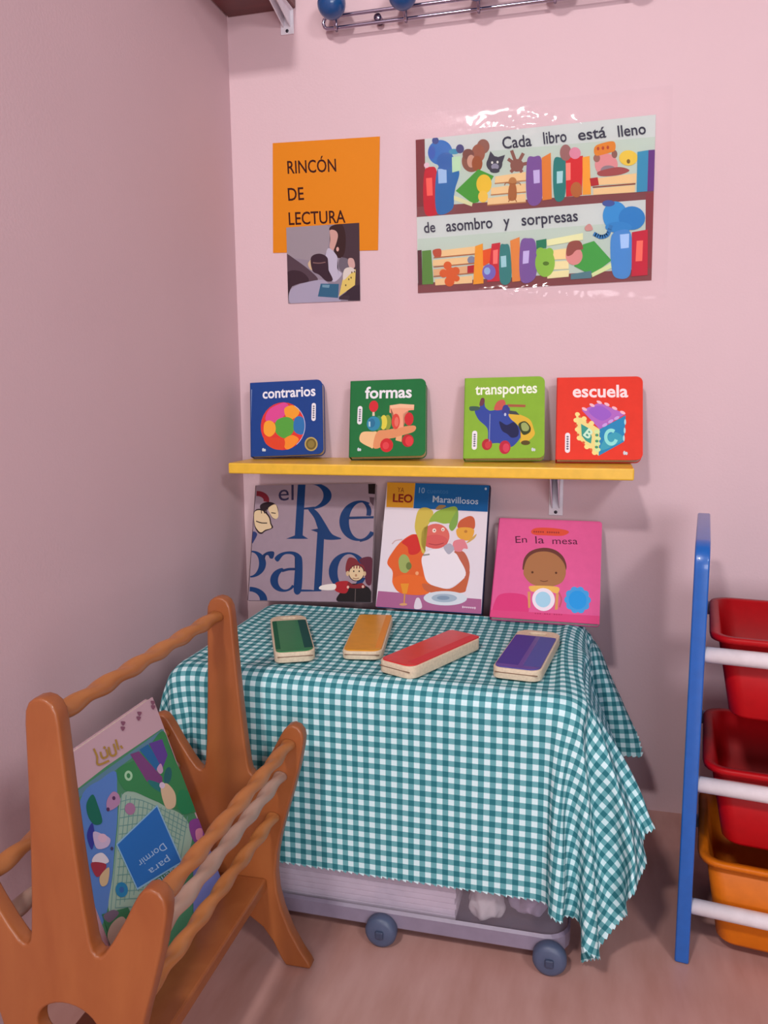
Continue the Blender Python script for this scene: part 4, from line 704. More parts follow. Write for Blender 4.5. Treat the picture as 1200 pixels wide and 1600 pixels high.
-10,0,1,0,0,0,-1,0,0,0,0,-1,0,0,1,1,10,8,9,20,21,21,21,21,21,21,21,22,21,21,21,21,21,21,21,21,22,21,21,21,21,21,21,21,21,21,22,21,21,21,21,21,21,21,21,21,22,21,21,21,21,21,21,21,21,22,21,21,21,21,21,21,22,21,21,16,21,-10,3,14,12,2,-11,-4,-3,0,0,1,1,2,2,1,3,2,3,2,3,3,3,2,3,
-15,0,0,-1,0,0,0,0,1,0,1,1,2,2,3,5,4,11,15,20,21,21,21,22,20,21,21,21,21,21,21,21,21,21,22,21,21,21,21,21,21,21,21,21,21,22,21,21,21,21,21,21,21,21,21,22,21,21,21,21,21,21,21,21,21,21,21,21,22,21,21,21,21,21,21,21,22,-4,5,2,13,-16,0,1,3,2,3,3,2,3,3,3,3,3,3,2,3,3,3,3,3,
-16,0,0,0,1,1,2,2,2,4,4,5,4,7,7,8,-7,16,7,19,21,21,21,21,20,20,21,21,21,21,22,21,21,21,21,21,21,21,21,21,21,21,22,21,21,21,21,21,21,21,21,21,21,22,21,21,21,21,21,21,21,21,21,21,21,21,21,21,21,21,21,21,22,20,21,22,19,-22,11,27,-5,9,3,2,1,1,2,1,1,1,2,3,2,3,2,3,3,2,3,3,2,
-14,1,3,3,4,4,5,6,6,6,7,7,5,7,5,-12,13,-4,15,20,20,19,19,20,21,21,21,21,21,21,21,21,21,21,21,21,21,21,21,21,22,21,21,21,21,21,21,21,21,21,21,22,21,21,21,21,21,21,21,21,21,21,21,21,21,21,21,21,21,21,21,21,21,21,17,19,8,21,-10,27,9,-13,3,4,4,3,3,3,3,4,5,6,2,3,2,3,3,3,3,3,2,
0,5,7,6,7,6,7,6,7,5,7,7,5,-2,-15,12,-8,17,14,17,13,15,21,21,20,21,21,21,21,21,21,21,21,21,21,21,21,21,22,21,21,21,21,21,21,21,21,21,21,22,21,21,21,21,21,21,21,21,21,21,21,21,22,21,21,21,21,20,21,21,21,21,20,21,13,13,20,15,21,11,-16,10,15,4,3,2,3,3,4,4,3,2,3,2,3,2,2,2,3,2,2,
17,7,7,6,6,5,6,7,7,7,4,-1,-6,-14,9,-11,16,12,12,20,9,13,21,21,20,21,21,21,21,21,21,21,21,21,21,21,22,21,21,21,21,21,21,21,21,21,21,22,21,21,21,21,21,21,21,21,21,21,22,21,21,21,21,21,21,21,21,21,21,20,21,21,18,21,17,17,20,16,-2,18,-3,19,5,4,6,10,7,4,4,2,2,2,3,2,3,3,2,3,3,3,3,
17,7,5,6,7,7,7,6,4,0,-7,-12,-6,3,-9,10,14,16,11,18,6,15,18,20,20,21,21,21,21,21,21,21,21,21,22,21,21,21,21,21,21,21,21,21,21,22,21,21,21,21,21,21,21,21,21,22,21,21,21,21,21,21,21,21,21,21,21,21,21,19,21,21,21,18,20,20,10,11,20,-5,19,9,15,1,4,8,10,9,7,5,4,2,2,3,3,2,3,3,2,3,3,
16,7,7,7,7,5,4,1,-4,-11,-12,-12,-1,0,10,10,18,10,15,15,4,18,10,22,21,21,21,20,21,21,21,21,21,22,21,21,21,21,21,21,21,21,21,22,21,21,21,21,21,21,21,21,21,22,21,21,21,21,21,21,21,21,21,22,20,22,21,21,20,20,21,21,20,20,20,7,20,17,20,-3,18,12,10,8,2,4,7,10,10,9,8,6,4,3,2,3,3,2,3,2,3,
19,7,6,5,3,1,-2,-8,-12,-11,-13,2,2,9,10,3,20,12,16,12,2,18,9,19,21,21,21,21,21,21,21,21,22,21,21,21,21,21,21,21,21,21,22,21,21,21,21,21,21,21,21,22,21,21,21,21,21,21,21,21,22,21,21,21,21,21,21,20,21,21,21,20,21,20,19,10,17,19,8,18,9,1,15,12,10,6,4,6,9,10,10,9,8,7,5,3,2,3,2,3,3,
17,4,3,1,-1,-6,-11,-10,-12,-12,4,6,7,10,2,6,18,17,16,5,3,19,7,17,21,21,21,21,21,21,22,21,21,21,21,21,21,21,21,21,22,21,21,21,21,21,21,21,21,22,21,21,21,21,21,21,21,21,22,21,21,21,21,21,21,21,21,21,21,21,21,20,21,20,18,15,13,5,21,7,8,7,12,15,12,12,9,8,7,5,10,9,10,9,9,8,6,3,3,2,3,
9,2,0,-5,-8,-12,-10,-11,-11,7,7,9,6,4,1,11,16,9,20,-2,15,15,6,15,21,21,21,21,21,22,21,21,21,21,21,21,21,21,21,22,21,21,21,21,21,21,21,21,22,21,21,21,21,21,21,21,22,21,21,21,21,21,21,22,21,21,21,21,21,21,21,21,20,19,16,21,17,4,13,-2,17,8,8,10,12,14,12,11,9,10,9,8,9,9,9,10,10,8,6,4,4]
CLOTH_Y = [
-940,-16,-14,-9,-7,-9,-5,-2,-3,-7,-9,-1,-1,0,-1,-1,9,6,8,7,7,8,-2,-2,-3,0,1,1,2,1,1,0,0,1,0,0,0,0,0,0,0,0,0,0,0,0,-1,0,0,0,0,0,0,0,0,0,1,0,0,0,0,0,0,0,0,0,-1,0,0,0,0,-3,-7,-14,-14,-13,-17,-15,8,17,17,16,17,10,10,-14,-19,-20,-20,-13,5,13,14,17,14,12,13,10,10,15,18,
9,-16,-16,-13,-5,-9,-8,-3,-2,-5,-10,-4,0,-1,-1,0,6,7,8,8,7,8,-2,-2,-3,-1,2,1,2,1,1,0,0,1,0,0,0,0,0,0,0,0,0,0,-1,0,0,0,0,0,0,0,0,0,0,0,1,0,0,0,-1,0,0,0,0,0,0,0,0,0,0,-3,-7,-14,-13,-14,-17,-13,11,16,17,17,15,7,7,-18,-19,-20,-18,-5,11,14,16,16,12,10,12,10,16,16,-6,
8,-14,-17,-15,-9,-7,-9,-5,-2,-4,-9,-7,-1,-1,0,-1,5,10,5,8,8,7,-1,-1,-5,0,2,2,1,1,1,0,1,0,0,0,0,0,0,0,0,0,0,0,-1,0,0,0,0,0,0,0,0,0,0,0,1,0,0,-1,0,0,0,0,0,0,1,-1,0,0,0,-3,-6,-15,-12,-15,-16,-10,11,17,17,17,11,13,-5,-20,-20,-19,-13,4,13,16,17,13,9,10,11,15,14,11,-5,
7,-13,-15,-17,-13,-6,-9,-8,-3,-2,-8,-9,-2,-1,-1,-1,4,11,5,7,9,7,-1,-1,-5,0,2,2,2,1,0,1,0,0,0,0,0,0,0,0,0,0,0,0,0,-1,0,0,0,0,0,0,0,0,0,1,0,0,0,-1,0,0,0,0,0,0,0,0,0,0,0,-2,-7,-14,-13,-14,-16,-7,12,17,17,17,12,7,-13,-19,-20,-17,-5,10,15,17,14,10,9,11,13,16,11,-3,-14,
3,-8,-14,-17,-15,-11,-6,-9,-6,-1,-6,-9,-5,-2,0,-1,3,10,7,6,8,8,-1,-1,-5,0,2,2,2,1,0,1,0,0,0,0,0,0,0,0,0,0,0,0,0,-1,0,0,0,0,0,0,0,0,0,1,0,0,0,0,-1,0,0,0,0,0,0,0,0,0,-1,-1,-7,-14,-12,-15,-16,-3,13,16,17,17,12,0,-17,-19,-20,-12,3,14,16,17,11,8,10,12,17,10,2,-14,-14,
-3,0,-11,-15,-17,-14,-7,-8,-8,-2,-4,-10,-6,-3,0,-1,1,10,9,5,10,4,1,-1,-6,1,2,3,1,1,1,0,0,0,0,0,0,0,0,0,0,0,0,-1,0,0,0,0,0,0,0,0,0,0,0,1,0,0,0,0,0,-1,0,0,0,0,0,0,0,-1,0,-1,-6,-15,-12,-15,-14,-1,14,17,16,17,9,-7,-19,-20,-17,-4,9,16,17,13,10,8,10,17,7,9,-14,-13,-14,
-10,10,-4,-13,-17,-16,-10,-7,-9,-6,-2,-8,-6,-6,-1,-1,1,9,10,5,10,2,1,1,-6,1,3,2,2,0,1,0,0,0,0,0,0,0,0,0,-1,0,0,0,0,0,0,0,0,0,0,0,0,0,0,1,0,0,0,0,0,-1,0,0,0,0,0,0,0,-1,0,-1,-6,-14,-13,-15,-13,2,15,17,16,17,3,-12,-20,-20,-12,4,14,17,15,11,8,9,14,10,11,-14,-13,-14,3,
-13,15,6,-7,-15,-17,-14,-8,-8,-9,-3,-5,-7,-7,-2,0,0,7,10,6,10,3,1,-1,-5,1,3,2,2,0,1,0,0,0,0,0,-1,0,0,0,0,0,0,0,0,0,0,0,0,0,0,0,1,-1,0,1,0,0,0,0,0,0,0,-1,0,0,0,-1,0,0,0,-1,-6,-14,-12,-15,-12,5,16,17,16,13,-2,-17,-19,-18,-4,10,16,17,12,9,8,12,15,10,-13,-13,-14,8,0,
-12,15,14,1,-10,-16,-17,-12,-6,-9,-7,-3,-6,-8,-4,0,-1,7,10,6,10,4,1,-3,-5,2,4,2,1,1,0,0,0,0,0,-1,0,0,0,0,0,0,0,0,0,0,0,0,0,0,0,1,0,0,-1,1,0,0,0,0,0,-1,0,0,0,0,-1,0,0,0,0,-1,-5,-14,-13,-15,-9,7,16,17,16,9,-8,-19,-19,-13,4,15,17,14,10,8,9,17,11,-9,-14,-14,2,12,-1,
-10,12,16,11,-3,-13,-17,-15,-8,-9,-8,-4,-4,-9,-5,-1,-1,5,10,7,10,5,0,-4,-4,3,3,2,1,1,0,0,0,0,0,-1,0,0,0,0,0,0,0,0,0,0,0,0,0,0,0,1,0,0,0,0,0,0,0,0,0,-1,0,0,0,0,0,-1,0,0,0,-1,-5,-14,-13,-15,-6,9,17,16,15,3,-12,-20,-18,-4,11,17,16,11,8,7,17,13,-7,-13,-14,0,6,13,1,
-7,8,14,15,8,-7,-15,-17,-12,-8,-9,-6,-2,-9,-8,-1,-1,4,10,7,10,5,0,-5,-3,3,3,2,1,1,0,0,0,0,-1,0,0,0,0,0,0,0,0,0,0,0,0,0,0,0,1,0,0,0,0,0,0,0,0,0,0,-1,0,0,0,0,0,-1,0,0,0,-1,-5,-14,-12,-15,-4,11,17,17,11,-2,-16,-20,-13,5,16,16,13,9,6,15,14,-2,-13,-14,-2,5,13,9,-7,
-5,6,9,15,14,3,-10,-17,-15,-10,-8,-8,-2,-8,-9,-3,-1,3,8,10,9,6,-2,-5,-2,4,3,2,0,0,0,0,1,0,0,0,0,0,0,0,-1,0,0,0,0,0,0,0,0,1,0,0,0,0,0,0,0,0,0,0,0,-1,0,0,0,0,0,0,-1,0,0,-1,-4,-14,-13,-14,-2,14,17,15,8,-8,-18,-20,-3,12,17,15,10,5,13,16,0,-12,-14,-3,4,14,12,-9,1,
-4,5,6,10,16,12,-2,-14,-17,-12,-8,-9,-3,-7,-10,-5,0,1,8,10,9,6,-2,-5,-1,3,3,2,0,0,0,0,1,0,0,0,0,0,0,0,-1,0,0,0,0,0,0,0,1,0,0,0,0,0,0,0,0,0,0,0,-1,0,0,0,0,0,1,-1,-1,0,0,0,-5,-14,-13,-13,1,15,17,14,3,-14,-19,-14,7,16,16,11,6,10,17,4,-11,-14,-4,4,14,13,-8,3,-4,
-3,4,5,6,12,15,10,-7,-16,-16,-10,-8,-6,-5,-10,-7,-1,1,6,11,8,7,-3,-5,0,4,3,1,0,0,0,0,1,0,0,0,0,0,0,0,-1,0,0,0,0,0,0,1,0,0,0,0,0,0,0,0,0,0,0,0,-1,0,0,0,0,0,1,-1,-1,0,0,0,-4,-14,-14,-12,5,16,16,11,-3,-17,-19,-3,14,17,13,7,7,16,8,-10,-13,-5,5,14,13,-3,-2,-7,-13,
-6,6,4,6,7,12,16,4,-11,-17,-14,-8,-6,-6,-9,-8,-3,1,5,10,9,8,-4,-5,0,4,3,1,0,0,0,0,1,0,0,0,0,0,0,0,-1,0,0,0,0,0,0,1,0,0,0,0,0,0,0,0,0,0,0,0,-1,0,0,0,0,0,1,0,-1,-1,0,0,-4,-14,-14,-10,8,16,15,8,-10,-19,-12,7,16,16,8,6,14,12,-9,-13,-5,7,12,13,0,-4,-10,-6,-15,
-7,7,6,5,6,7,14,14,-1,-14,-17,-11,-5,-9,-6,-10,-4,0,4,10,9,8,-5,-4,1,4,2,1,0,0,0,0,1,0,0,0,0,0,0,0,-1,0,0,0,0,0,0,1,0,0,0,0,0,0,0,0,0,0,0,0,-1,0,0,0,0,0,1,0,-1,-1,1,-1,-4,-13,-15,-8,11,16,14,2,-15,-18,-2,14,17,11,4,12,14,-6,-12,-6,9,11,13,1,-6,-10,-3,-14,-16,
-2,3,6,7,4,7,8,16,10,-6,-17,-14,-7,-9,-7,-9,-6,-1,3,9,9,9,-5,-4,1,4,3,0,0,0,0,0,1,0,0,0,0,0,0,-1,0,0,0,0,0,0,0,0,1,0,0,0,0,0,0,0,0,0,0,0,-1,0,0,0,0,0,1,0,-1,-1,1,-1,-3,-14,-14,-6,13,16,12,-5,-18,-12,8,17,14,5,8,16,-2,-13,-5,10,10,13,1,-9,-8,-1,-11,-16,-17,
-1,1,3,6,7,5,6,11,15,6,-11,-17,-8,-10,-9,-8,-8,-1,2,7,10,9,-5,-4,2,4,2,0,0,0,0,0,1,0,0,0,0,0,0,-1,0,0,0,0,0,0,0,0,1,0,0,0,0,0,0,0,0,0,0,0,-1,0,0,0,0,0,1,0,-1,-1,1,0,-4,-13,-15,-3,15,16,7,-11,-18,-1,14,16,8,5,17,1,-12,-6,12,9,13,1,-8,-7,0,-10,-16,-17,-17,
-2,2,2,3,5,7,6,6,12,15,0,-15,-12,-10,-9,-8,-9,-4,2,5,11,9,-5,-4,2,4,2,0,0,0,0,0,0,1,-1,1,0,0,-1,0,0,0,0,0,0,0,0,0,0,1,0,0,0,0,0,0,0,0,0,0,-1,0,0,0,0,0,1,0,-1,-1,1,0,-3,-14,-14,1,15,14,2,-16,-11,7,17,12,4,14,6,-11,-6,13,7,14,1,-8,-5,1,-10,-16,-16,-17,-17,
0,0,2,2,3,5,7,6,8,13,13,-7,-13,-13,-10,-8,-10,-5,1,4,10,10,-5,-4,3,4,1,0,0,0,0,0,0,0,0,1,0,0,-1,0,0,0,0,0,0,0,0,0,0,0,1,0,0,0,0,0,0,0,0,0,-1,0,0,0,0,0,1,0,-1,-1,1,0,-3,-14,-13,4,16,12,-5,-17,-2,15,15,4,11,11,-10,-6,13,7,13,3,-8,-5,2,-10,-16,-14,-17,-16,-17,
9,-4,-2,0,2,2,5,7,6,9,16,7,-8,-17,-11,-10,-8,-7,0,3,8,11,-5,-4,3,4,1,0,-1,1,0,0,0,0,0,1,0,0,-1,0,0,0,0,0,0,0,0,0,0,0,0,1,0,0,0,0,-1,0,1,0,-1,0,0,0,0,0,1,0,-1,-1,1,0,-3,-14,-11,6,16,8,-11,-13,9,17,8,7,14,-8,-6,14,6,13,3,-9,-3,2,-9,-16,-12,-16,-17,-17,-14,
9,-4,-4,-4,-1,1,2,4,8,6,10,16,3,-14,-17,-8,-9,-9,0,2,7,11,-4,-5,4,3,1,0,-1,1,1,-1,1,0,-1,1,0,0,-1,0,0,0,0,0,0,0,0,0,0,0,0,0,0,0,0,0,0,0,0,0,0,0,0,0,0,0,1,0,-1,-1,1,0,-2,-14,-10,9,15,2,-15,-2,15,13,4,16,-5,-5,13,5,13,4,-9,-3,2,-8,-16,-14,-11,-17,-17,-10,3,
14,-9,-4,-4,-4,-3,-1,2,4,7,7,12,11,0,-18,-12,-9,-9,-2,4,3,10,-2,-5,3,4,0,-1,0,1,1,-1,1,0,-1,1,0,0,-1,0,0,0,0,0,0,0,0,0,0,0,0,0,0,0,0,0,0,0,0,0,0,0,0,0,0,0,0,1,-1,-1,0,1,-2,-14,-7,10,15,-6,-12,8,17,4,15,1,-7,14,4,13,5,-11,-3,3,-6,-16,-14,-14,-11,-17,-4,5,5,
18,-8,-9,-8,-5,-5,-3,-2,0,3,7,8,9,14,-9,-18,-9,-9,-3,4,0,10,-1,-6,4,3,0,-1,0,1,1,-1,1,0,-1,1,0,0,0,-1,0,0,0,0,0,0,0,0,0,0,0,0,0,0,0,0,0,0,0,0,0,0,0,0,0,0,0,1,0,-2,0,1,-1,-14,-5,13,9,-11,-3,16,8,12,8,-9,14,3,13,6,-12,-2,2,-4,-15,-15,-14,-14,-10,4,5,5,5,
17,-7,-8,-9,-8,-8,-7,-4,-3,-1,2,6,7,13,8,-15,-14,-9,-4,4,-3,9,1,-6,4,3,-1,-1,1,0,1,-1,1,0,0,0,0,0,0,-1,0,0,0,0,0,0,0,0,0,0,0,0,0,0,0,0,0,0,0,0,0,0,0,0,0,0,1,0,0,-2,0,1,-1,-13,-2,14,3,-11,8,15,8,12,-9,14,3,12,7,-13,-1,2,-3,-14,-14,-16,-11,-2,5,5,5,5,1,
17,-8,-7,-8,-8,-8,-9,-7,-8,-4,-2,0,3,10,15,0,-18,-10,-6,3,-4,7,3,-6,3,3,-2,0,1,0,1,0,0,0,0,0,0,0,0,-1,0,0,0,0,0,0,0,0,0,0,0,0,0,0,0,0,0,0,0,0,0,0,0,0,0,1,0,0,0,-2,0,1,-1,-12,1,13,-2,-6,16,10,15,-8,14,1,13,8,-14,-1,1,-2,-14,-14,-13,-5,3,5,5,3,6,-1,5,
17,-8,-9,-7,-9,-6,-8,-8,-8,-8,-8,-3,-2,1,11,13,-7,-16,-6,2,-3,0,6,-5,3,2,-2,0,2,-1,1,0,0,0,0,0,0,0,0,-1,0,1,-1,0,0,0,0,0,0,0,0,0,0,0,0,0,0,0,0,0,0,0,0,0,0,1,0,0,0,-2,0,1,-1,-10,3,11,-8,9,15,14,-5,14,0,13,7,-14,2,-1,-2,-14,-13,-9,2,5,4,5,3,5,-2,4,5,
16,-7,-8,-8,-10,-8,-8,-7,-5,-8,-8,-7,-6,-6,-2,8,12,-12,-11,2,-3,2,2,-5,4,-1,-1,2,0,0,0,0,0,0,0,0,0,0,0,0,0,0,0,0,0,0,0,0,0,0,0,0,0,0,0,0,0,0,0,0,0,0,0,0,0,0,0,-1,0,0,2,-5,-2,-4,10,-4,4,16,14,-2,14,0,13,7,-14,-2,4,-4,-13,-9,-2,5,4,5,5,2,3,0,5,5,4,
-9,-1,-2,-3,-3,-5,-8,-8,-8,-7,-5,-7,-6,-6,-7,-5,-3,12,-15,-2,1,0,-2,2,-2,1,2,-1,0,0,0,0,0,0,0,0,0,0,0,0,0,0,0,0,0,0,0,0,0,0,0,0,0,0,0,0,0,0,0,0,0,0,0,0,0,0,0,0,0,0,-1,-1,1,-4,4,3,6,16,0,15,2,13,8,-15,9,-10,-6,-6,-1,4,1,4,6,5,3,-1,4,4,5,5,4,
-17,-2,-2,-1,-1,-2,5,0,-2,-5,-6,-9,-5,-4,-7,-5,-3,-9,-5,-1,-2,0,4,-1,0,1,0,1,0,0,1,0,0,0,0,0,0,-1,0,0,0,0,0,0,0,0,0,0,0,0,0,0,0,0,0,0,0,0,0,0,0,0,0,0,0,0,0,0,-1,0,0,-1,-1,0,1,3,11,0,15,7,12,9,-15,10,1,-6,-10,3,4,0,4,5,6,4,-2,4,5,5,4,5,5,
-15,0,-1,-1,0,0,1,0,2,1,5,-1,-3,-6,-6,-4,-4,-6,-6,-3,-1,1,0,1,1,1,0,0,0,0,1,0,0,0,0,0,0,0,-1,0,0,0,0,0,0,0,0,0,0,0,0,0,0,0,0,0,0,0,0,0,0,0,0,0,0,0,0,-1,0,-1,0,0,0,-1,1,4,10,-4,12,12,10,-15,7,9,-8,-3,5,2,-2,5,6,5,6,-2,4,4,5,5,4,5,5,
15,-1,-2,-2,-1,-2,-1,-2,0,-1,0,0,-1,0,8,-5,-4,-4,-6,-4,-1,0,1,2,1,0,1,0,0,0,0,0,0,0,0,0,0,0,0,0,0,0,0,0,0,0,0,0,0,0,0,0,0,0,0,0,0,0,0,0,0,0,0,0,0,-1,0,0,0,-1,0,0,0,-1,0,4,8,-4,9,14,-14,5,10,-5,4,3,-2,2,5,5,5,6,1,4,4,4,1,6,6,5,0,
14,-1,-1,-1,-1,-1,0,0,-1,0,0,0,-1,-1,-2,-1,0,-2,-5,-3,-1,0,1,1,0,1,0,0,0,0,0,0,0,0,0,0,0,0,0,0,0,0,0,0,0,0,0,0,0,0,0,0,0,0,0,0,0,0,0,0,0,0,0,0,0,0,0,-1,0,0,0,0,0,-1,1,3,4,-1,-2,8,4,0,3,6,0,-3,5,4,4,5,5,5,4,4,4,1,4,6,3,-9,-15,
19,-1,-1,0,-1,-1,0,-1,0,-1,0,-1,0,-1,-1,-1,-2,-4,-2,-2,-1,1,0,0,0,0,0,0,0,0,0,0,0,0,0,0,0,0,0,0,0,0,0,0,0,0,0,0,0,0,0,0,0,0,0,0,0,0,0,0,0,0,0,0,0,0,0,0,0,0,0,0,0,-1,2,3,3,1,-4,7,4,0,4,-1,-1,5,4,4,5,5,5,3,2,4,6,3,3,-8,-14,-12,-11,
19,0,-1,-1,-1,0,-1,0,-2,-2,-5,-1,-1,0,0,0,0,-1,-1,-2,-1,1,0,0,0,0,0,0,0,0,0,0,0,0,0,0,0,0,0,0,0,0,0,0,0,0,0,0,0,0,0,0,0,0,0,0,0,0,0,0,0,0,0,0,0,0,0,0,0,0,0,0,0,-1,2,1,3,0,-3,3,-1,5,2,1,4,5,4,3,4,4,5,4,5,3,-1,-4,-14,-10,-9,-6,-4,
4,1,1,5,-3,-1,-1,-1,0,1,0,-1,0,0,-1,-2,0,1,-1,-1,-1,0,0,0,0,0,0,0,0,0,0,0,0,0,0,0,0,0,0,0,0,0,0,0,0,0,0,0,0,0,0,0,0,0,0,0,0,0,0,0,0,0,0,0,0,0,0,0,0,0,0,0,0,0,2,1,2,2,-4,3,-1,0,3,4,4,4,5,4,4,3,3,3,-1,-2,-13,-6,-5,-4,-1,-2,-3,
20,0,1,0,0,0,0,0,0,-2,-1,-1,0,0,0,1,0,-1,0,0,-1,0,0,0,0,0,0,0,0,0,0,0,0,0,0,0,0,0,0,0,0,0,0,0,0,0,0,0,0,0,0,0,0,0,0,0,0,0,0,0,0,0,0,0,0,0,0,0,0,0,0,0,0,0,1,2,1,2,-2,1,0,0,2,3,3,4,1,2,2,2,3,4,-9,-3,-1,-2,-2,-3,-4,-4,-1,
19,1,1,-1,-1,-2,-1,0,-1,0,0,1,0,1,0,0,0,0,0,-1,0,0,0,0,0,0,0,0,0,0,0,0,0,0,0,0,0,0,0,0,0,0,0,0,0,0,0,0,0,0,0,0,0,0,0,0,0,0,0,0,0,0,0,0,0,0,0,0,0,0,0,0,0,0,1,1,2,2,-2,1,-1,0,2,2,3,1,2,1,1,2,2,1,-1,-1,-2,-2,-3,-2,-4,-4,-1,
17,1,-1,-1,-1,0,0,0,0,1,0,1,0,0,1,-1,0,1,0,-1,0,0,0,0,0,0,0,0,0,0,0,0,0,0,0,0,0,0,0,0,0,0,0,0,0,0,0,0,0,0,0,0,0,0,0,0,0,0,0,0,0,0,0,0,0,0,0,0,0,0,0,0,0,0,1,1,2,1,-1,0,0,0,0,0,1,0,1,2,2,2,3,0,-1,-1,-2,-1,-2,-5,-2,-1,0,
17,0,0,0,0,0,1,0,0,1,0,0,0,1,0,0,0,1,-1,0,0,0,0,0,0,0,0,0,0,0,0,0,0,0,0,0,0,0,0,0,0,0,0,0,0,0,0,0,0,0,0,0,0,0,0,0,0,0,0,0,0,0,0,0,0,0,0,0,0,0,0,0,0,0,1,0,3,-1,0,2,-1,-1,1,0,0,-1,0,0,0,0,4,-3,-1,-2,-1,0,-1,0,2,-1,-1,
19,1,0,0,0,0,0,1,0,0,1,0,0,1,0,0,0,0,0,0,0,0,0,0,0,0,0,0,0,0,0,0,0,0,0,0,0,0,0,0,0,0,0,0,0,0,0,0,0,0,0,0,0,0,0,0,0,0,0,0,0,0,0,0,0,0,0,0,0,0,0,0,0,0,1,0,3,0,-1,1,0,-1,0,0,0,0,0,-1,0,0,-1,-1,0,-1,1,-2,-1,0,1,0,-2,
20,0,0,1,0,0,0,1,0,0,0,1,0,0,0,1,-1,0,1,0,0,0,0,0,0,0,0,0,0,0,0,0,0,0,0,0,0,0,0,0,0,0,0,0,0,0,0,0,0,0,0,0,0,0,0,0,0,0,0,0,0,0,0,0,0,0,0,0,0,0,0,0,0,-1,1,1,2,0,0,1,0,-1,0,0,0,-1,0,0,0,0,-1,-1,-1,0,-1,0,-1,-1,-1,0,-1,
20,0,0,0,1,0,0,0,1,0,0,0,1,0,0,0,0,0,0,0,0,0,0,0,0,0,0,0,0,0,0,0,0,0,0,0,0,0,0,0,0,0,0,0,0,0,0,0,0,0,0,0,0,0,0,0,0,0,0,0,0,0,0,0,0,0,0,0,0,0,0,0,0,0,1,1,1,1,0,1,0,-1,0,0,-1,0,0,-1,0,-1,0,0,-1,0,-1,-1,0,-1,-1,-1,-1,
20,0,0,0,0,1,0,0,0,1,0,0,0,0,1,0,0,0,0,0,0,0,0,0,0,0,0,0,0,0,0,0,0,0,0,0,0,0,0,0,0,0,0,0,0,0,0,0,0,0,0,0,0,0,0,0,0,0,0,0,0,0,0,0,0,0,0,0,0,0,0,0,0,0,1,1,1,1,0,1,0,-1,-1,0,0,0,-1,0,-1,0,-1,0,-1,0,0,-1,-1,-1,0,-1,-1,
19,1,0,0,0,1,0,0,0,0,1,0,0,0,0,1,0,0,0,0,0,0,0,0,0,0,0,0,0,0,0,0,0,0,0,0,0,0,0,0,0,0,0,0,0,0,0,0,0,0,0,0,0,0,0,0,0,0,0,0,0,0,0,0,0,0,0,0,0,0,0,0,0,0,1,1,0,1,1,0,0,0,-1,-1,0,0,0,-1,0,-1,0,-1,0,-1,0,0,-1,-1,-1,0,-1,
20,1,0,0,0,0,1,0,0,0,0,1,0,0,0,0,1,0,0,0,0,0,0,0,0,0,0,0,0,0,0,0,0,0,0,0,0,0,0,0,0,0,0,0,0,0,0,0,0,0,0,0,0,0,0,0,0,0,0,0,0,0,0,0,0,0,0,0,0,0,0,0,0,0,0,1,1,1,1,0,0,0,-1,-2,0,1,0,-1,0,-1,-1,0,-1,0,0,-1,0,-1,-1,-1,0,
20,0,1,0,0,0,0,1,0,0,0,0,1,0,0,0,0,1,0,0,0,0,0,0,0,0,0,0,0,0,0,0,0,0,0,0,0,0,0,0,0,0,0,0,0,0,0,0,0,0,0,0,0,0,0,0,0,0,0,0,0,0,0,0,0,0,0,0,0,0,0,0,0,0,0,1,1,1,1,0,0,-1,-1,-1,-1,0,1,0,-1,0,-1,0,-1,-1,0,0,-1,0,-1,-1,-1,
20,0,0,1,0,0,0,0,1,0,0,0,0,1,0,0,0,0,1,0,0,0,0,0,0,0,0,0,0,0,0,0,0,0,0,0,0,0,0,0,0,0,0,0,0,0,0,0,0,0,0,0,0,0,0,0,0,0,0,0,0,0,0,0,0,0,0,0,0,0,0,0,0,0,0,0,1,2,1,0,0,-1,-2,0,-1,-1,1,0,0,-1,0,-1,0,-1,0,-1,0,-1,0,-1,-1,
20,0,0,1,0,0,0,0,1,0,0,0,0,0,1,0,0,0,0,1,0,0,0,0,0,0,0,0,0,0,0,0,0,0,0,0,0,0,0,0,0,0,0,0,0,0,0,0,0,0,0,0,0,0,0,0,0,0,0,0,0,0,0,0,0,0,0,0,0,0,0,0,0,0,0,0,1,1,-2,4,-1,-2,-3,2,-1,0,-1,1,0,0,-1,0,0,-1,-1,0,0,-1,0,-1,-1,
20,0,0,0,1,0,0,0,0,1,0,0,0,0,1,0,0,0,0,0,1,0,0,0,0,0,0,0,0,0,0,0,0,0,0,0,0,0,0,0,0,0,0,0,0,0,0,0,0,0,0,0,0,0,0,0,0,0,0,0,0,0,0,0,0,0,0,0,0,0,0,0,0,-1,1,0,0,2,-3,-3,5,-9,6,1,-4,3,0,1,0,0,-1,0,-1,0,-1,0,-1,0,-1,0,-1,
20,0,0,0,0,1,0,0,0,0,1,0,0,0,0,1,0,0,0,0,0,0,0,0,0,0,0,0,0,0,0,0,0,0,0,0,0,0,0,0,0,0,0,0,0,0,0,0,0,0,0,0,0,0,0,0,0,0,0,0,0,0,0,0,0,0,0,0,0,0,0,0,0,0,1,0,0,1,-3,-3,0,-3,-3,3,2,-3,-2,0,2,1,2,0,1,0,0,0,0,0,-1,0,-1,
20,0,0,0,0,1,0,0,0,0,0,1,0,0,0,0,1,0,0,0,0,0,0,0,0,0,0,0,0,0,0,0,0,0,0,0,0,0,0,0,0,0,0,0,0,0,0,0,0,0,0,0,0,0,0,0,0,0,0,0,0,0,0,0,0,0,0,0,0,0,0,0,0,0,0,1,0,1,-3,-3,-1,-3,-2,-3,2,2,-4,-4,-1,1,0,1,1,1,1,1,1,2,1,1,0,
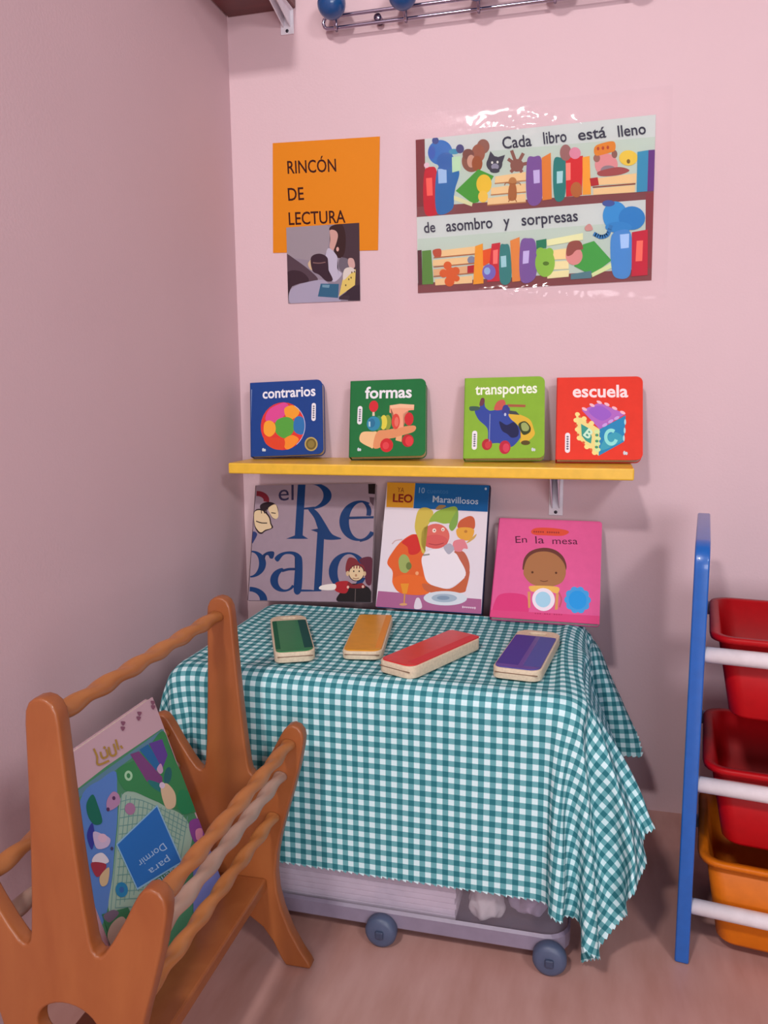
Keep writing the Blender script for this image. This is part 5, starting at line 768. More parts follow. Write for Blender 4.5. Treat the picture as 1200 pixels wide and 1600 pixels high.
19,1,0,0,0,0,1,0,0,0,0,1,0,0,0,0,0,1,0,0,0,0,0,0,0,0,0,0,0,0,0,0,0,0,0,0,0,0,0,0,0,0,0,0,0,0,0,0,0,0,0,0,0,0,0,0,0,0,0,0,0,0,0,0,0,0,0,0,0,0,0,0,0,0,0,0,0,1,-2,-4,-2,-1,-3,-2,-2,2,-1,-4,-4,-2,1,0,1,1,1,1,1,1,2,1,2,
20,1,0,0,0,0,0,1,0,0,0,0,1,0,0,0,0,0,1,0,0,0,0,0,0,0,0,0,0,0,0,0,0,0,0,0,0,0,0,0,0,0,0,0,0,0,0,0,0,0,0,0,0,0,0,0,0,0,0,0,0,0,0,0,0,0,0,0,0,0,0,0,0,0,0,0,-1,-1,0,-3,-2,-2,-3,-2,-2,-2,2,-3,-3,-4,-2,0,1,0,1,1,2,1,2,2,2,
20,0,1,0,0,0,0,1,0,0,0,0,0,1,0,0,0,0,0,1,0,0,0,0,0,0,0,0,0,0,0,0,0,0,0,0,0,0,0,0,0,0,0,0,0,0,0,0,0,0,0,0,0,0,0,0,0,0,0,0,0,0,0,0,0,0,0,0,0,0,0,0,0,0,0,-1,0,-2,0,-2,-3,-2,-2,-2,-2,-2,-2,0,-3,-3,-2,-2,-1,1,1,0,1,2,2,2,2,
20,0,0,1,0,0,0,0,1,0,0,0,0,0,1,0,0,0,0,1,0,0,0,0,0,0,0,0,0,0,0,0,0,0,0,0,0,0,0,0,0,0,0,0,0,0,0,0,0,0,0,0,0,0,0,0,0,0,0,0,0,0,0,0,0,0,0,0,0,0,0,0,0,0,0,-1,0,-2,-2,-1,-2,-2,-2,-3,-2,-2,-2,-2,0,-3,-3,-2,-1,-1,2,-1,1,1,2,2,3,
20,0,0,0,1,0,0,0,0,1,0,0,0,0,0,1,0,0,0,0,1,0,0,0,0,0,0,0,0,0,0,0,0,0,0,0,0,0,0,0,0,0,0,0,0,0,0,0,0,0,0,0,0,0,0,0,0,0,0,0,0,0,0,0,0,0,0,0,0,0,0,0,0,0,-1,0,-2,-1,-1,-1,-3,-2,-2,-2,-2,-2,-2,-2,-2,-2,-4,-1,0,-1,-1,1,-1,1,2,2,3,
20,0,0,0,1,0,0,0,0,0,1,0,0,0,0,1,0,0,0,0,1,0,0,0,0,0,0,0,0,0,0,0,0,0,0,0,0,0,0,0,0,0,0,0,0,0,0,0,0,0,0,0,0,0,0,0,0,0,0,0,0,0,0,0,0,0,0,0,0,0,0,0,0,0,-1,-1,-1,-1,-1,-1,-3,-2,-2,-2,-2,-2,-2,-2,-2,-3,-3,-1,-1,-1,-1,0,0,2,0,2,3,
20,0,0,0,0,1,0,0,0,0,0,1,0,0,0,0,0,1,0,0,0,0,0,0,0,0,0,0,0,0,0,0,0,0,0,0,0,0,0,0,0,0,0,0,0,0,0,0,0,0,0,0,0,0,0,0,0,0,0,0,0,0,0,0,0,0,0,0,0,0,0,0,0,0,0,-1,-1,-1,-1,-1,-3,-2,-2,-3,-1,-2,-2,-2,-3,-3,-3,0,-1,-1,-1,-1,1,0,2,1,2,
20,0,0,0,0,0,1,0,0,0,0,0,1,0,0,0,0,0,1,0,0,0,0,0,0,0,0,0,0,0,0,0,0,0,0,0,0,0,0,0,0,0,0,0,0,0,0,0,0,0,0,0,0,0,0,0,0,0,0,0,0,0,0,0,0,0,0,0,0,0,0,0,0,0,-1,-1,0,-1,-2,-1,-2,-3,-2,-2,-2,-2,-2,-2,-3,-5,0,-1,-1,-3,0,0,2,0,1,1,2,
19,1,0,0,0,0,0,0,1,0,0,0,0,0,0,1,0,0,0,1,0,0,0,0,0,0,0,0,0,0,0,0,0,0,0,0,0,0,0,0,0,0,0,0,0,0,0,0,0,0,0,0,0,0,0,0,0,0,0,0,0,0,0,0,0,0,0,0,0,0,0,0,0,0,-1,-1,-1,-2,0,-3,-1,-2,-2,-2,-2,-2,-3,-4,-6,1,-1,-2,-4,1,0,0,0,2,2,0,1,
20,0,1,0,0,0,0,0,0,1,0,0,0,0,0,0,0,1,0,1,0,0,0,0,0,0,0,0,0,0,0,0,0,0,0,0,0,0,0,0,0,0,0,0,0,0,0,0,0,0,0,0,0,0,0,0,0,0,0,0,0,0,0,0,0,0,0,0,0,0,0,0,0,0,-1,-2,-1,-1,-2,-1,-1,-2,-2,-3,-1,-4,-5,-6,0,-1,-3,-4,2,0,0,0,0,3,1,0,1,
20,0,0,1,0,0,0,0,0,0,0,1,0,0,0,0,0,1,0,1,0,0,0,0,0,0,0,0,0,0,0,0,0,0,0,0,0,0,0,0,0,0,0,0,0,0,0,0,0,0,0,0,0,0,0,0,0,0,0,0,0,0,0,0,0,0,0,0,0,0,0,0,0,0,-1,-2,-1,-2,-1,-1,-1,-6,-1,0,-7,-8,-1,-4,0,-3,-3,2,0,1,0,0,1,1,2,0,1,
20,0,0,0,1,0,0,0,0,0,0,0,0,1,0,0,0,0,1,0,1,0,0,0,0,0,0,0,0,0,0,0,0,0,0,0,0,0,0,0,0,0,0,0,0,0,0,0,0,0,0,0,0,0,0,0,0,0,0,0,0,0,0,0,0,0,0,0,0,0,0,0,0,0,-4,1,-2,-1,-3,0,-6,-2,1,-8,-10,1,-3,-4,-2,-1,1,1,0,0,1,0,1,1,1,1,0,
20,0,0,0,0,1,0,0,0,0,0,0,0,0,0,1,-1,1,1,0,1,0,0,0,0,0,0,0,0,0,0,0,0,0,0,0,0,0,0,0,0,0,0,0,0,0,0,0,0,0,0,0,0,0,0,0,0,0,0,0,0,0,0,0,0,0,0,0,0,0,0,0,0,-1,-4,-1,0,-3,-1,-1,-5,-1,-17,-2,1,-3,-4,-2,1,0,0,1,0,1,0,1,0,1,1,0,0,
20,0,0,0,0,0,1,0,0,0,0,0,0,0,0,0,0,1,1,0,0,0,0,0,0,0,0,0,0,0,0,0,0,0,0,0,0,0,0,0,0,0,0,0,0,0,0,0,0,0,0,0,0,0,0,0,0,0,0,0,0,0,0,0,0,0,0,0,0,0,0,0,0,-4,-3,-2,-4,2,2,-9,-3,-17,1,0,-3,-3,0,0,0,1,0,1,0,0,0,1,0,0,0,0,0,
17,0,0,0,0,0,0,-1,0,0,0,-1,0,0,1,1,3,2,1,0,0,-1,-1,-1,-1,-1,-1,0,0,-1,0,0,0,-1,0,0,0,0,0,0,0,0,-1,0,0,0,0,0,0,0,-1,0,0,0,0,0,0,0,-1,0,0,0,0,0,0,0,1,0,0,1,1,0,1,0,0,-3,-4,2,-2,-9,-16,1,-7,0,0,1,0,1,0,1,0,0,1,0,0,0,1,0,0,0,0,
13,-1,0,-1,0,0,0,0,0,1,1,1,1,2,1,2,2,3,1,0,0,-2,-2,-1,0,-4,0,-1,0,-1,0,-1,0,0,0,0,-1,0,0,0,0,0,-1,0,0,0,0,0,0,-1,0,0,0,0,0,0,-1,0,0,0,0,-1,0,1,0,0,0,1,0,1,1,0,2,0,1,1,-6,0,-3,-19,-1,-9,1,1,-1,0,-1,-1,-1,-1,-1,-1,-1,-1,-1,-1,-1,-1,-1,-1,-1,
12,-1,0,0,1,1,1,1,2,1,2,1,0,-1,-1,-2,10,-4,8,1,-1,-1,-1,-1,-5,0,0,-1,-1,0,-1,0,0,0,0,-1,0,0,0,0,0,0,-1,0,0,0,0,0,0,-1,0,0,0,0,0,-1,0,0,0,0,0,-1,0,1,0,0,1,0,1,0,1,1,1,1,0,1,-5,-13,-7,-3,-3,-15,-6,-5,-4,-3,-4,-3,-2,-3,-2,-1,-1,-1,-1,-1,-1,-1,-1,-2,-1,
13,2,1,2,1,2,1,0,0,0,-2,-1,-2,-5,4,6,-2,10,5,0,-7,5,-9,5,0,-2,-4,2,0,-1,0,0,-1,0,0,0,0,0,-1,0,0,0,0,0,0,0,0,0,-1,0,0,0,0,0,0,0,-1,0,0,0,0,0,0,0,0,2,-1,-2,3,0,2,1,1,-1,-9,9,-18,-7,3,-2,-12,-6,-5,-5,-4,-4,-2,-4,-3,-4,-4,-6,-1,-1,-1,-1,-2,-1,-2,-1,-1,
20,1,0,0,-1,-2,-2,-2,-3,-6,-1,1,3,8,-2,4,4,-2,8,-10,15,-14,5,-1,-2,-3,4,-1,-3,3,-1,-1,0,0,0,0,0,0,0,0,-1,0,0,0,0,0,0,0,0,0,0,0,0,0,0,0,0,0,0,0,0,1,0,0,0,0,-3,5,1,1,0,-1,-7,0,7,-6,-3,-8,-5,-3,-12,-2,-13,-10,-8,-5,-4,-3,3,1,0,-1,0,-1,-1,-1,-1,-1,-1,-1,-1,
7,-3,-2,-3,-4,-5,-3,-1,-1,3,6,8,4,-7,9,1,3,5,-17,4,17,-16,1,1,-6,2,1,-3,3,-1,-2,2,-1,0,0,0,0,0,0,0,0,0,0,0,0,0,0,0,0,0,0,0,0,0,0,0,0,0,0,1,0,-1,0,-1,2,-2,4,1,-1,-5,1,1,9,2,-12,13,-3,-9,-13,6,-12,-6,-9,-9,-9,-9,-9,-8,-6,-3,-2,-1,-1,-1,0,-1,0,0,0,0,1,
-8,-3,-5,-3,-2,0,2,3,6,8,7,-1,-9,13,3,7,4,-12,-17,9,18,-14,-12,7,-5,3,-1,-4,3,0,-2,1,-1,0,0,0,0,0,0,0,0,0,0,0,0,0,0,1,0,0,0,0,0,0,0,0,0,0,-1,0,0,1,1,0,-1,4,0,-1,-5,8,4,4,0,-10,-7,6,16,-13,-6,3,-7,-7,-9,-7,-8,-9,-10,-9,-10,-8,-6,-5,-2,0,0,0,0,-1,-1,0,-2,
-10,-2,-1,1,3,5,6,7,8,3,-4,-7,8,11,7,7,-8,-18,-13,12,19,-10,-18,1,0,-2,2,-4,2,0,-2,0,0,1,-1,0,0,0,0,0,0,0,0,0,1,0,0,0,1,0,0,0,0,0,0,0,-1,0,0,0,0,0,1,-1,3,-2,0,0,5,6,4,0,-7,-6,-3,16,-4,12,-5,2,-7,-8,-8,-9,-8,-8,-9,-10,-9,-9,-10,-9,-7,-6,-2,1,0,-1,-1,-2,-2,
-2,2,4,5,6,7,8,6,-3,-7,-2,11,9,7,7,-17,2,-17,-12,17,20,-10,-19,-8,0,2,1,-3,1,0,-1,-1,0,0,0,0,0,0,0,0,0,0,0,1,0,0,1,0,0,0,1,0,0,0,0,0,0,-1,0,0,-1,0,0,0,1,1,3,5,4,3,-1,-4,-6,-2,7,15,-13,6,14,3,-6,-12,-4,-7,-8,-9,-9,-9,-10,-9,-9,-10,-9,-10,-8,-7,-3,-2,-1,-1,0,
8,6,7,7,7,7,3,-10,-6,2,12,10,6,7,-17,-16,10,-12,-12,20,20,-10,-19,-11,-2,1,1,-3,1,0,0,-2,0,0,0,0,0,0,-1,0,1,0,0,1,0,1,0,1,0,0,0,1,0,0,1,0,0,0,0,0,0,0,0,1,2,3,4,2,1,-1,-4,-3,1,5,8,11,-17,15,-1,19,-8,-9,-7,-4,-7,-8,-8,-10,-9,-9,-10,-9,-10,-9,-10,-9,-10,-7,-5,-3,-1,
17,7,7,7,5,-1,-11,-7,5,10,10,8,7,-17,-17,-14,14,-18,6,20,-2,12,-19,-14,-4,0,0,-2,0,0,0,-1,0,-1,0,0,0,0,0,0,0,0,1,0,1,0,1,0,1,0,0,1,0,1,0,1,0,0,1,1,0,1,1,1,2,1,1,0,0,-1,0,2,4,8,10,3,-13,-11,13,22,7,-8,-8,-8,-8,-6,-6,-9,-8,-9,-10,-9,-10,-9,-10,-10,-10,-11,-9,-8,-5]
CLOTH_Z = [
84,10,11,11,11,11,10,9,10,9,8,4,4,5,5,5,4,1,1,2,0,0,-1,0,-1,0,0,-1,0,0,0,0,0,0,0,-1,0,0,0,0,0,0,0,0,0,0,0,0,0,0,0,0,0,0,0,0,0,0,0,0,0,0,0,0,0,0,0,0,0,0,0,0,0,0,1,1,0,0,-6,-7,-6,-6,-6,-6,-6,-8,-8,-8,-7,-8,-11,-12,-11,-13,-13,-13,-13,-13,-13,-9,-10,
17,11,10,11,11,11,10,10,9,10,9,5,3,5,5,5,4,2,1,2,0,0,-1,-1,0,0,-1,0,0,0,0,0,0,-1,0,0,0,0,0,0,0,0,0,0,0,0,0,0,0,0,0,0,0,-1,0,0,0,0,0,0,0,0,0,0,0,0,0,1,0,0,0,0,0,0,1,0,1,-1,-7,-6,-6,-6,-6,-7,-6,-8,-8,-7,-8,-9,-12,-11,-12,-13,-13,-14,-13,-13,-13,-10,-13,
17,11,10,11,11,11,11,10,9,10,9,6,4,5,5,5,4,1,2,2,0,0,-1,-1,0,-1,0,0,0,0,0,0,-1,0,0,0,0,0,0,0,0,0,0,0,0,0,0,0,0,-1,0,0,0,0,0,0,0,0,0,0,0,0,0,0,0,0,0,0,0,0,0,1,0,0,1,0,1,-2,-7,-6,-6,-6,-7,-6,-7,-8,-7,-8,-8,-11,-11,-12,-13,-13,-13,-13,-14,-12,-12,-13,-13,
17,11,10,11,11,11,11,10,10,9,10,7,4,5,5,5,4,2,2,2,0,0,-1,-1,0,-1,0,0,0,0,-1,0,0,0,0,0,0,0,0,0,0,0,0,0,0,-1,0,0,0,0,0,0,0,0,0,0,0,0,0,0,0,0,0,0,0,0,0,0,0,0,0,0,1,0,1,0,0,-2,-7,-6,-7,-6,-6,-7,-7,-7,-8,-8,-9,-11,-12,-12,-13,-13,-14,-13,-13,-12,-12,-14,-15,
17,11,11,10,11,11,11,11,9,10,9,9,4,5,5,5,5,1,2,2,0,0,0,-1,-1,0,0,0,0,-1,0,0,0,0,0,0,0,0,0,0,0,0,-1,0,0,0,0,0,0,0,0,0,0,0,0,0,0,0,0,0,0,0,0,0,0,0,0,0,0,0,0,0,0,1,0,1,0,-3,-7,-6,-7,-6,-6,-7,-7,-8,-7,-9,-10,-11,-13,-12,-14,-13,-13,-13,-13,-12,-14,-15,-15,
16,12,11,10,11,11,11,11,10,10,9,9,5,6,4,6,4,2,2,2,0,0,0,-1,-1,0,0,0,-1,0,0,0,0,0,0,0,0,0,0,0,-1,0,0,0,0,0,0,0,0,0,0,0,0,0,0,0,0,0,0,0,0,0,0,0,0,0,0,0,0,0,0,0,0,1,0,1,-1,-4,-6,-7,-6,-6,-7,-6,-8,-7,-8,-9,-11,-12,-13,-13,-13,-14,-13,-13,-12,-13,-15,-15,-15,
16,12,12,10,11,11,11,11,10,10,10,9,6,6,5,5,4,3,1,3,-1,0,0,0,-1,0,0,0,-1,0,0,0,0,0,0,0,0,0,-1,0,0,0,0,0,0,0,0,0,0,0,0,0,0,0,0,0,0,0,0,0,0,0,0,0,0,0,0,0,0,0,0,0,0,1,0,1,-1,-5,-6,-7,-6,-6,-7,-7,-7,-8,-8,-10,-12,-12,-13,-14,-13,-13,-13,-13,-13,-15,-14,-15,-14,
15,13,13,11,10,11,11,11,11,10,9,10,6,7,5,5,5,3,1,2,0,0,0,0,-1,0,0,-1,0,0,0,0,0,0,0,0,-1,0,0,0,0,0,0,0,0,0,0,0,0,0,0,0,0,0,0,0,0,0,0,0,0,0,0,0,0,0,0,0,0,0,0,0,0,1,0,1,-2,-5,-6,-7,-7,-6,-6,-7,-8,-8,-9,-11,-12,-13,-13,-13,-13,-14,-13,-12,-15,-14,-15,-15,-13,
14,15,13,12,10,11,11,11,11,10,10,9,7,8,5,5,5,3,2,2,0,0,-1,0,0,0,-1,0,0,0,0,0,0,0,-1,0,0,0,0,0,0,0,0,0,0,0,0,0,0,0,0,0,0,0,0,0,0,0,-1,0,0,0,0,0,1,0,0,0,0,0,0,0,0,0,1,0,-2,-5,-6,-7,-7,-6,-6,-8,-7,-9,-10,-11,-13,-13,-13,-14,-13,-13,-13,-14,-15,-14,-15,-14,-13,
15,14,14,13,11,11,11,11,11,10,11,9,7,8,6,5,5,4,2,2,0,-1,0,0,0,0,-1,0,0,0,0,0,0,-1,0,0,0,0,0,0,0,0,0,0,0,0,0,0,0,0,0,0,0,-1,0,0,0,0,0,0,0,0,0,0,0,0,0,0,1,0,0,0,0,0,1,0,-2,-6,-7,-6,-7,-6,-7,-7,-8,-9,-11,-12,-13,-14,-13,-13,-13,-13,-14,-15,-14,-15,-15,-13,-13,
14,15,14,14,12,11,11,11,11,11,10,10,7,9,6,6,5,4,2,1,1,-1,0,0,0,-1,0,0,0,0,0,-1,0,0,0,0,0,0,0,0,0,0,0,0,0,0,0,0,0,-1,0,0,0,0,0,0,0,0,0,0,0,0,0,0,0,0,0,0,0,0,0,0,1,0,1,0,-3,-6,-7,-7,-6,-6,-7,-8,-8,-10,-12,-13,-13,-13,-13,-14,-12,-14,-15,-14,-15,-15,-14,-13,-12,
15,14,15,14,13,12,11,11,11,11,10,11,6,10,7,6,5,4,2,2,1,-1,0,0,0,-1,0,0,0,0,-1,0,0,0,0,0,0,0,0,0,0,0,0,0,0,0,-1,0,0,0,0,0,0,0,0,0,0,0,0,0,0,0,0,0,0,0,0,0,0,0,0,0,0,1,1,-1,-3,-6,-7,-7,-6,-6,-8,-7,-9,-12,-12,-13,-13,-14,-13,-13,-13,-15,-15,-14,-15,-14,-14,-12,-11,
14,14,15,15,14,13,11,11,11,11,11,10,7,9,9,6,5,5,2,1,2,-1,0,0,0,-1,0,0,0,-1,0,0,0,0,0,0,0,0,0,0,0,0,0,-1,0,0,0,0,0,0,0,0,0,0,0,0,0,0,0,0,0,0,0,0,0,0,0,0,0,0,0,0,0,1,1,-1,-4,-6,-7,-7,-6,-7,-7,-8,-11,-11,-13,-14,-13,-13,-13,-13,-15,-15,-14,-15,-15,-14,-12,-12,-10,
14,15,14,15,15,13,13,11,11,11,11,10,8,9,9,7,5,5,3,1,2,-1,0,0,-1,0,0,0,-1,0,0,0,0,0,0,0,0,0,0,0,0,-1,0,0,0,0,0,0,0,0,0,0,0,0,0,0,0,0,0,0,0,0,0,0,0,0,0,0,0,0,0,0,0,1,1,-2,-4,-7,-7,-6,-6,-7,-8,-9,-11,-13,-13,-13,-14,-13,-13,-14,-15,-14,-14,-17,-14,-12,-12,-12,-13,
15,14,15,14,15,14,14,12,11,11,11,10,8,10,9,8,6,4,4,1,1,0,0,-1,0,0,0,0,-1,0,0,0,0,0,0,0,0,0,0,-1,0,0,0,0,0,0,0,0,0,0,0,0,0,0,0,0,0,0,0,0,0,0,0,0,0,0,0,0,0,0,0,0,0,1,0,-1,-5,-7,-7,-6,-6,-8,-8,-10,-12,-13,-13,-14,-13,-13,-14,-15,-14,-15,-16,-14,-12,-13,-13,-12,-12,
13,15,15,15,14,15,14,14,11,11,11,11,7,11,9,9,6,5,3,2,1,0,0,-1,0,0,0,-1,0,0,0,0,0,0,0,0,0,-1,0,0,0,0,0,0,0,0,0,0,0,0,0,0,0,0,0,0,0,0,0,0,0,0,0,0,0,0,0,0,0,0,0,0,0,1,0,-2,-5,-7,-7,-6,-7,-8,-8,-12,-12,-14,-13,-13,-13,-14,-15,-14,-15,-17,-14,-12,-12,-13,-12,-13,-13,
12,16,16,15,15,14,15,14,13,11,11,11,8,10,10,9,7,5,4,2,1,0,-1,0,0,0,-1,0,0,0,0,0,0,0,0,0,-1,0,0,0,0,0,0,0,0,0,0,0,0,0,0,0,0,0,0,0,0,0,0,0,0,0,0,0,0,0,0,0,0,0,0,0,0,1,0,-3,-6,-6,-7,-6,-8,-7,-10,-13,-13,-13,-14,-13,-14,-14,-14,-15,-17,-15,-12,-12,-13,-12,-12,-14,-12,
11,17,17,16,15,15,14,15,14,12,11,11,8,10,10,10,8,5,4,2,2,0,-1,0,0,0,-1,0,0,0,0,0,0,0,-1,0,0,0,0,0,0,0,0,0,0,0,0,0,0,0,0,0,0,0,0,0,0,0,0,0,-1,0,0,0,0,0,1,0,0,0,0,0,0,1,0,-4,-6,-6,-7,-7,-7,-9,-11,-13,-13,-14,-13,-14,-14,-14,-15,-17,-15,-13,-12,-12,-13,-12,-13,-13,-13,
12,17,17,17,16,15,15,14,15,13,12,11,8,11,10,9,9,6,4,3,2,-1,0,0,0,0,-1,0,0,0,0,0,-1,0,0,0,0,0,0,0,0,0,0,0,0,0,0,0,0,0,0,0,0,0,-1,0,0,0,0,0,0,0,0,0,0,0,0,0,0,1,0,0,0,1,-1,-4,-6,-7,-6,-7,-8,-10,-12,-14,-13,-13,-14,-14,-14,-15,-18,-14,-13,-12,-13,-13,-11,-14,-13,-12,-13,
12,17,17,17,17,16,15,15,14,15,13,11,8,11,10,10,9,7,5,3,1,0,0,0,0,-1,0,0,0,0,0,-1,0,0,0,0,0,0,0,0,0,0,0,0,0,0,0,0,0,0,-1,0,0,0,0,0,0,0,0,0,0,0,0,0,0,0,0,0,0,0,0,1,0,0,0,-5,-6,-7,-6,-8,-8,-12,-13,-13,-14,-13,-14,-14,-16,-17,-15,-13,-12,-12,-13,-12,-14,-13,-12,-12,-13,
8,20,17,18,17,16,17,15,15,14,15,12,8,11,11,10,9,8,5,3,1,1,0,0,0,-1,0,0,0,-1,0,0,0,0,0,0,0,0,0,0,0,0,0,0,0,0,-1,0,0,0,0,0,0,0,0,0,0,0,0,0,0,0,0,0,0,0,0,0,0,0,0,0,1,0,-1,-5,-6,-7,-7,-7,-10,-13,-13,-14,-13,-14,-14,-16,-17,-15,-13,-13,-12,-13,-12,-14,-12,-13,-12,-12,-14,
8,20,19,18,18,17,17,17,15,15,14,14,9,11,11,10,10,9,5,4,1,1,0,0,0,-1,0,0,0,-1,0,0,0,0,0,0,0,0,0,0,0,0,0,-1,0,0,0,0,0,0,0,0,0,0,0,0,0,0,0,0,0,0,0,0,0,0,0,0,0,0,0,0,0,1,-1,-6,-7,-6,-7,-8,-12,-13,-14,-14,-13,-14,-16,-18,-14,-13,-13,-13,-12,-12,-14,-13,-13,-12,-12,-15,-19,
8,19,20,19,19,18,18,17,17,15,15,14,11,11,11,10,11,9,6,2,4,1,0,0,-1,0,0,0,-1,0,0,0,0,0,0,0,0,0,0,0,-1,0,0,0,0,0,0,0,0,0,0,0,0,0,0,0,0,0,0,0,0,0,0,0,0,0,0,0,0,0,0,0,0,1,-2,-6,-7,-7,-7,-10,-12,-14,-14,-14,-13,-16,-18,-14,-14,-13,-12,-13,-12,-13,-14,-13,-12,-12,-17,-20,-20,
8,19,19,20,19,19,19,18,18,16,16,15,10,14,11,10,11,10,7,1,6,1,-1,1,-1,0,0,-1,0,0,0,0,0,0,0,0,0,0,-1,0,0,0,0,0,0,0,0,0,0,0,0,0,0,0,0,0,0,0,0,0,0,0,0,0,0,0,0,0,0,0,0,0,0,1,-3,-6,-7,-7,-8,-12,-13,-14,-14,-14,-16,-17,-14,-14,-13,-13,-12,-12,-14,-13,-13,-13,-12,-20,-20,-20,-21,
8,19,19,19,20,19,20,19,18,18,17,16,11,14,13,11,10,10,8,2,6,2,-1,1,-1,0,0,-1,0,0,0,0,0,0,0,0,-1,0,0,0,0,0,0,0,0,0,0,0,0,0,0,0,0,0,0,0,0,0,0,0,0,0,0,0,0,0,0,0,0,0,0,0,0,1,-4,-7,-6,-7,-10,-13,-14,-15,-13,-16,-17,-15,-13,-14,-12,-13,-12,-13,-13,-14,-13,-15,-20,-20,-20,-21,-16,
8,19,19,19,20,19,19,20,19,19,18,18,12,15,14,12,11,10,8,3,6,2,0,1,-1,0,-1,0,0,0,0,0,0,0,-1,0,0,0,0,0,0,0,0,0,0,0,0,0,0,0,0,0,0,0,0,0,0,0,0,0,0,0,-1,0,0,0,0,1,0,0,0,0,0,0,-4,-7,-7,-7,-12,-14,-15,-13,-16,-17,-15,-14,-14,-12,-12,-12,-14,-13,-13,-14,-18,-20,-20,-21,-19,-16,-18,
9,19,19,19,19,19,19,19,20,19,20,18,14,17,14,15,11,10,10,2,7,3,0,1,-1,0,-1,0,0,0,0,0,-1,0,0,0,0,0,0,0,0,0,0,0,0,0,0,0,0,0,0,0,0,0,0,0,0,0,0,0,-1,0,0,0,0,0,0,0,0,1,0,0,0,0,-5,-8,-6,-10,-13,-15,-13,-16,-16,-16,-14,-14,-13,-12,-12,-14,-13,-13,-16,-19,-21,-20,-20,-19,-15,-18,-18,
7,20,19,19,19,19,20,19,19,19,19,20,14,19,18,12,16,9,12,3,7,1,3,1,-2,0,0,0,0,0,0,0,0,0,-1,0,0,0,0,0,0,0,0,0,0,0,0,0,0,0,0,0,0,0,0,0,0,-1,0,0,0,0,0,0,0,0,0,0,0,0,0,0,0,1,-9,-5,-7,-13,-14,-15,-14,-16,-16,-14,-15,-13,-11,-12,-14,-13,-15,-19,-20,-20,-19,-20,-18,-15,-20,-19,-18,
1,20,21,21,21,20,19,20,19,19,18,19,14,20,19,19,15,12,13,6,3,3,4,-4,3,0,-2,2,-1,0,0,0,0,0,0,0,0,0,0,0,0,-1,0,0,0,0,0,0,0,0,0,0,0,0,0,0,0,0,0,0,0,0,0,0,0,0,-1,0,0,1,0,0,-3,2,-7,-7,-8,-14,-16,-14,-16,-16,-15,-14,-16,-9,-13,-12,-15,-18,-21,-20,-18,-19,-21,-14,-17,-20,-20,-19,-20,
-1,21,21,21,21,21,20,21,21,21,20,18,14,17,19,21,16,20,16,5,5,3,-4,2,0,0,1,-1,0,0,0,0,0,0,0,0,0,0,0,0,0,0,0,0,0,0,0,-1,0,0,0,0,1,-1,1,-1,0,0,0,0,0,0,0,0,0,0,0,0,0,0,0,1,-1,-1,-5,-6,-19,-8,-16,-14,-17,-16,-13,-16,-14,-12,-11,-16,-21,-21,-20,-18,-18,-21,-12,-18,-20,-19,-20,-20,-20,
0,21,21,21,21,21,21,22,21,21,20,21,15,20,19,16,22,16,18,9,3,-1,5,-1,-2,0,0,0,0,0,0,0,0,0,0,0,0,0,0,0,0,0,0,0,0,0,0,0,0,0,0,0,0,0,0,0,0,0,0,0,0,0,0,0,0,0,0,0,0,1,1,-1,-2,0,-3,-9,-19,-5,-14,-17,-17,-12,-16,-16,-11,-13,-19,-21,-21,-20,-19,-18,-19,-12,-19,-20,-18,-20,-20,-21,-19,
1,21,21,21,21,21,21,21,21,22,21,20,16,21,18,20,16,19,19,11,5,0,2,-6,2,-1,0,0,0,0,0,0,0,0,0,0,0,0,0,0,0,0,0,0,0,0,0,0,0,0,0,0,0,0,0,0,0,0,0,0,0,0,0,0,0,0,0,0,0,0,0,-1,1,2,-2,-8,-16,-8,-19,-11,-10,-17,-16,-12,-16,-21,-21,-21,-19,-17,-18,-18,-15,-19,-20,-20,-21,-19,-19,-17,-14,
1,21,21,21,21,21,21,21,21,21,21,21,15,21,21,21,21,14,20,4,5,-2,4,1,1,0,1,0,0,0,1,0,0,0,0,0,0,-1,0,0,0,0,0,0,0,0,0,0,0,0,0,0,0,0,0,0,0,0,0,0,0,0,0,0,0,0,-1,0,-1,-1,0,1,1,-6,0,-12,0,-13,-13,-9,-20,-9,-15,-19,-21,-21,-20,-16,-17,-18,-18,-17,-20,-20,-20,-22,-16,-20,-14,-12,-15,
1,21,21,21,21,21,21,21,20,21,21,21,16,21,21,21,21,21,11,7,8,-10,0,0,0,0,0,0,0,0,0,0,0,0,0,0,0,0,0,0,0,0,0,0,0,0,0,0,0,0,0,0,0,0,0,0,0,0,0,0,0,0,0,0,0,0,0,0,0,0,0,0,0,11,-6,-12,-5,-12,-5,-8,-22,-6,-20,-21,-21,-18,-16,-17,-18,-19,-20,-20,-21,-20,-19,-17,-14,-13,-14,-15,-14,
0,21,22,21,21,21,21,21,21,21,20,21,16,21,21,21,21,16,16,6,9,-11,0,0,0,0,0,0,0,0,0,0,0,0,0,0,0,0,0,0,0,0,0,0,0,0,0,0,0,0,0,0,0,0,0,0,0,0,0,0,0,0,0,0,0,0,0,0,0,0,0,0,0,12,-10,1,-7,-15,-1,-18,-3,-21,-21,-21,-16,-18,-18,-21,-19,-20,-19,-20,-18,-17,-14,-15,-13,-14,-14,-16,-16,
2,21,21,20,20,21,22,21,21,21,21,21,15,21,20,21,21,21,8,12,8,-12,0,0,0,0,0,0,0,0,0,0,0,0,0,0,0,0,0,0,0,0,0,0,0,0,0,0,0,0,0,0,0,0,0,0,0,0,0,0,0,0,0,0,0,0,0,0,0,0,0,0,0,14,-11,2,-13,-15,4,-17,-5,-19,-20,-18,-19,-19,-19,-19,-18,-18,-19,-18,-16,-16,-11,-15,-15,-17,-19,-19,-19,
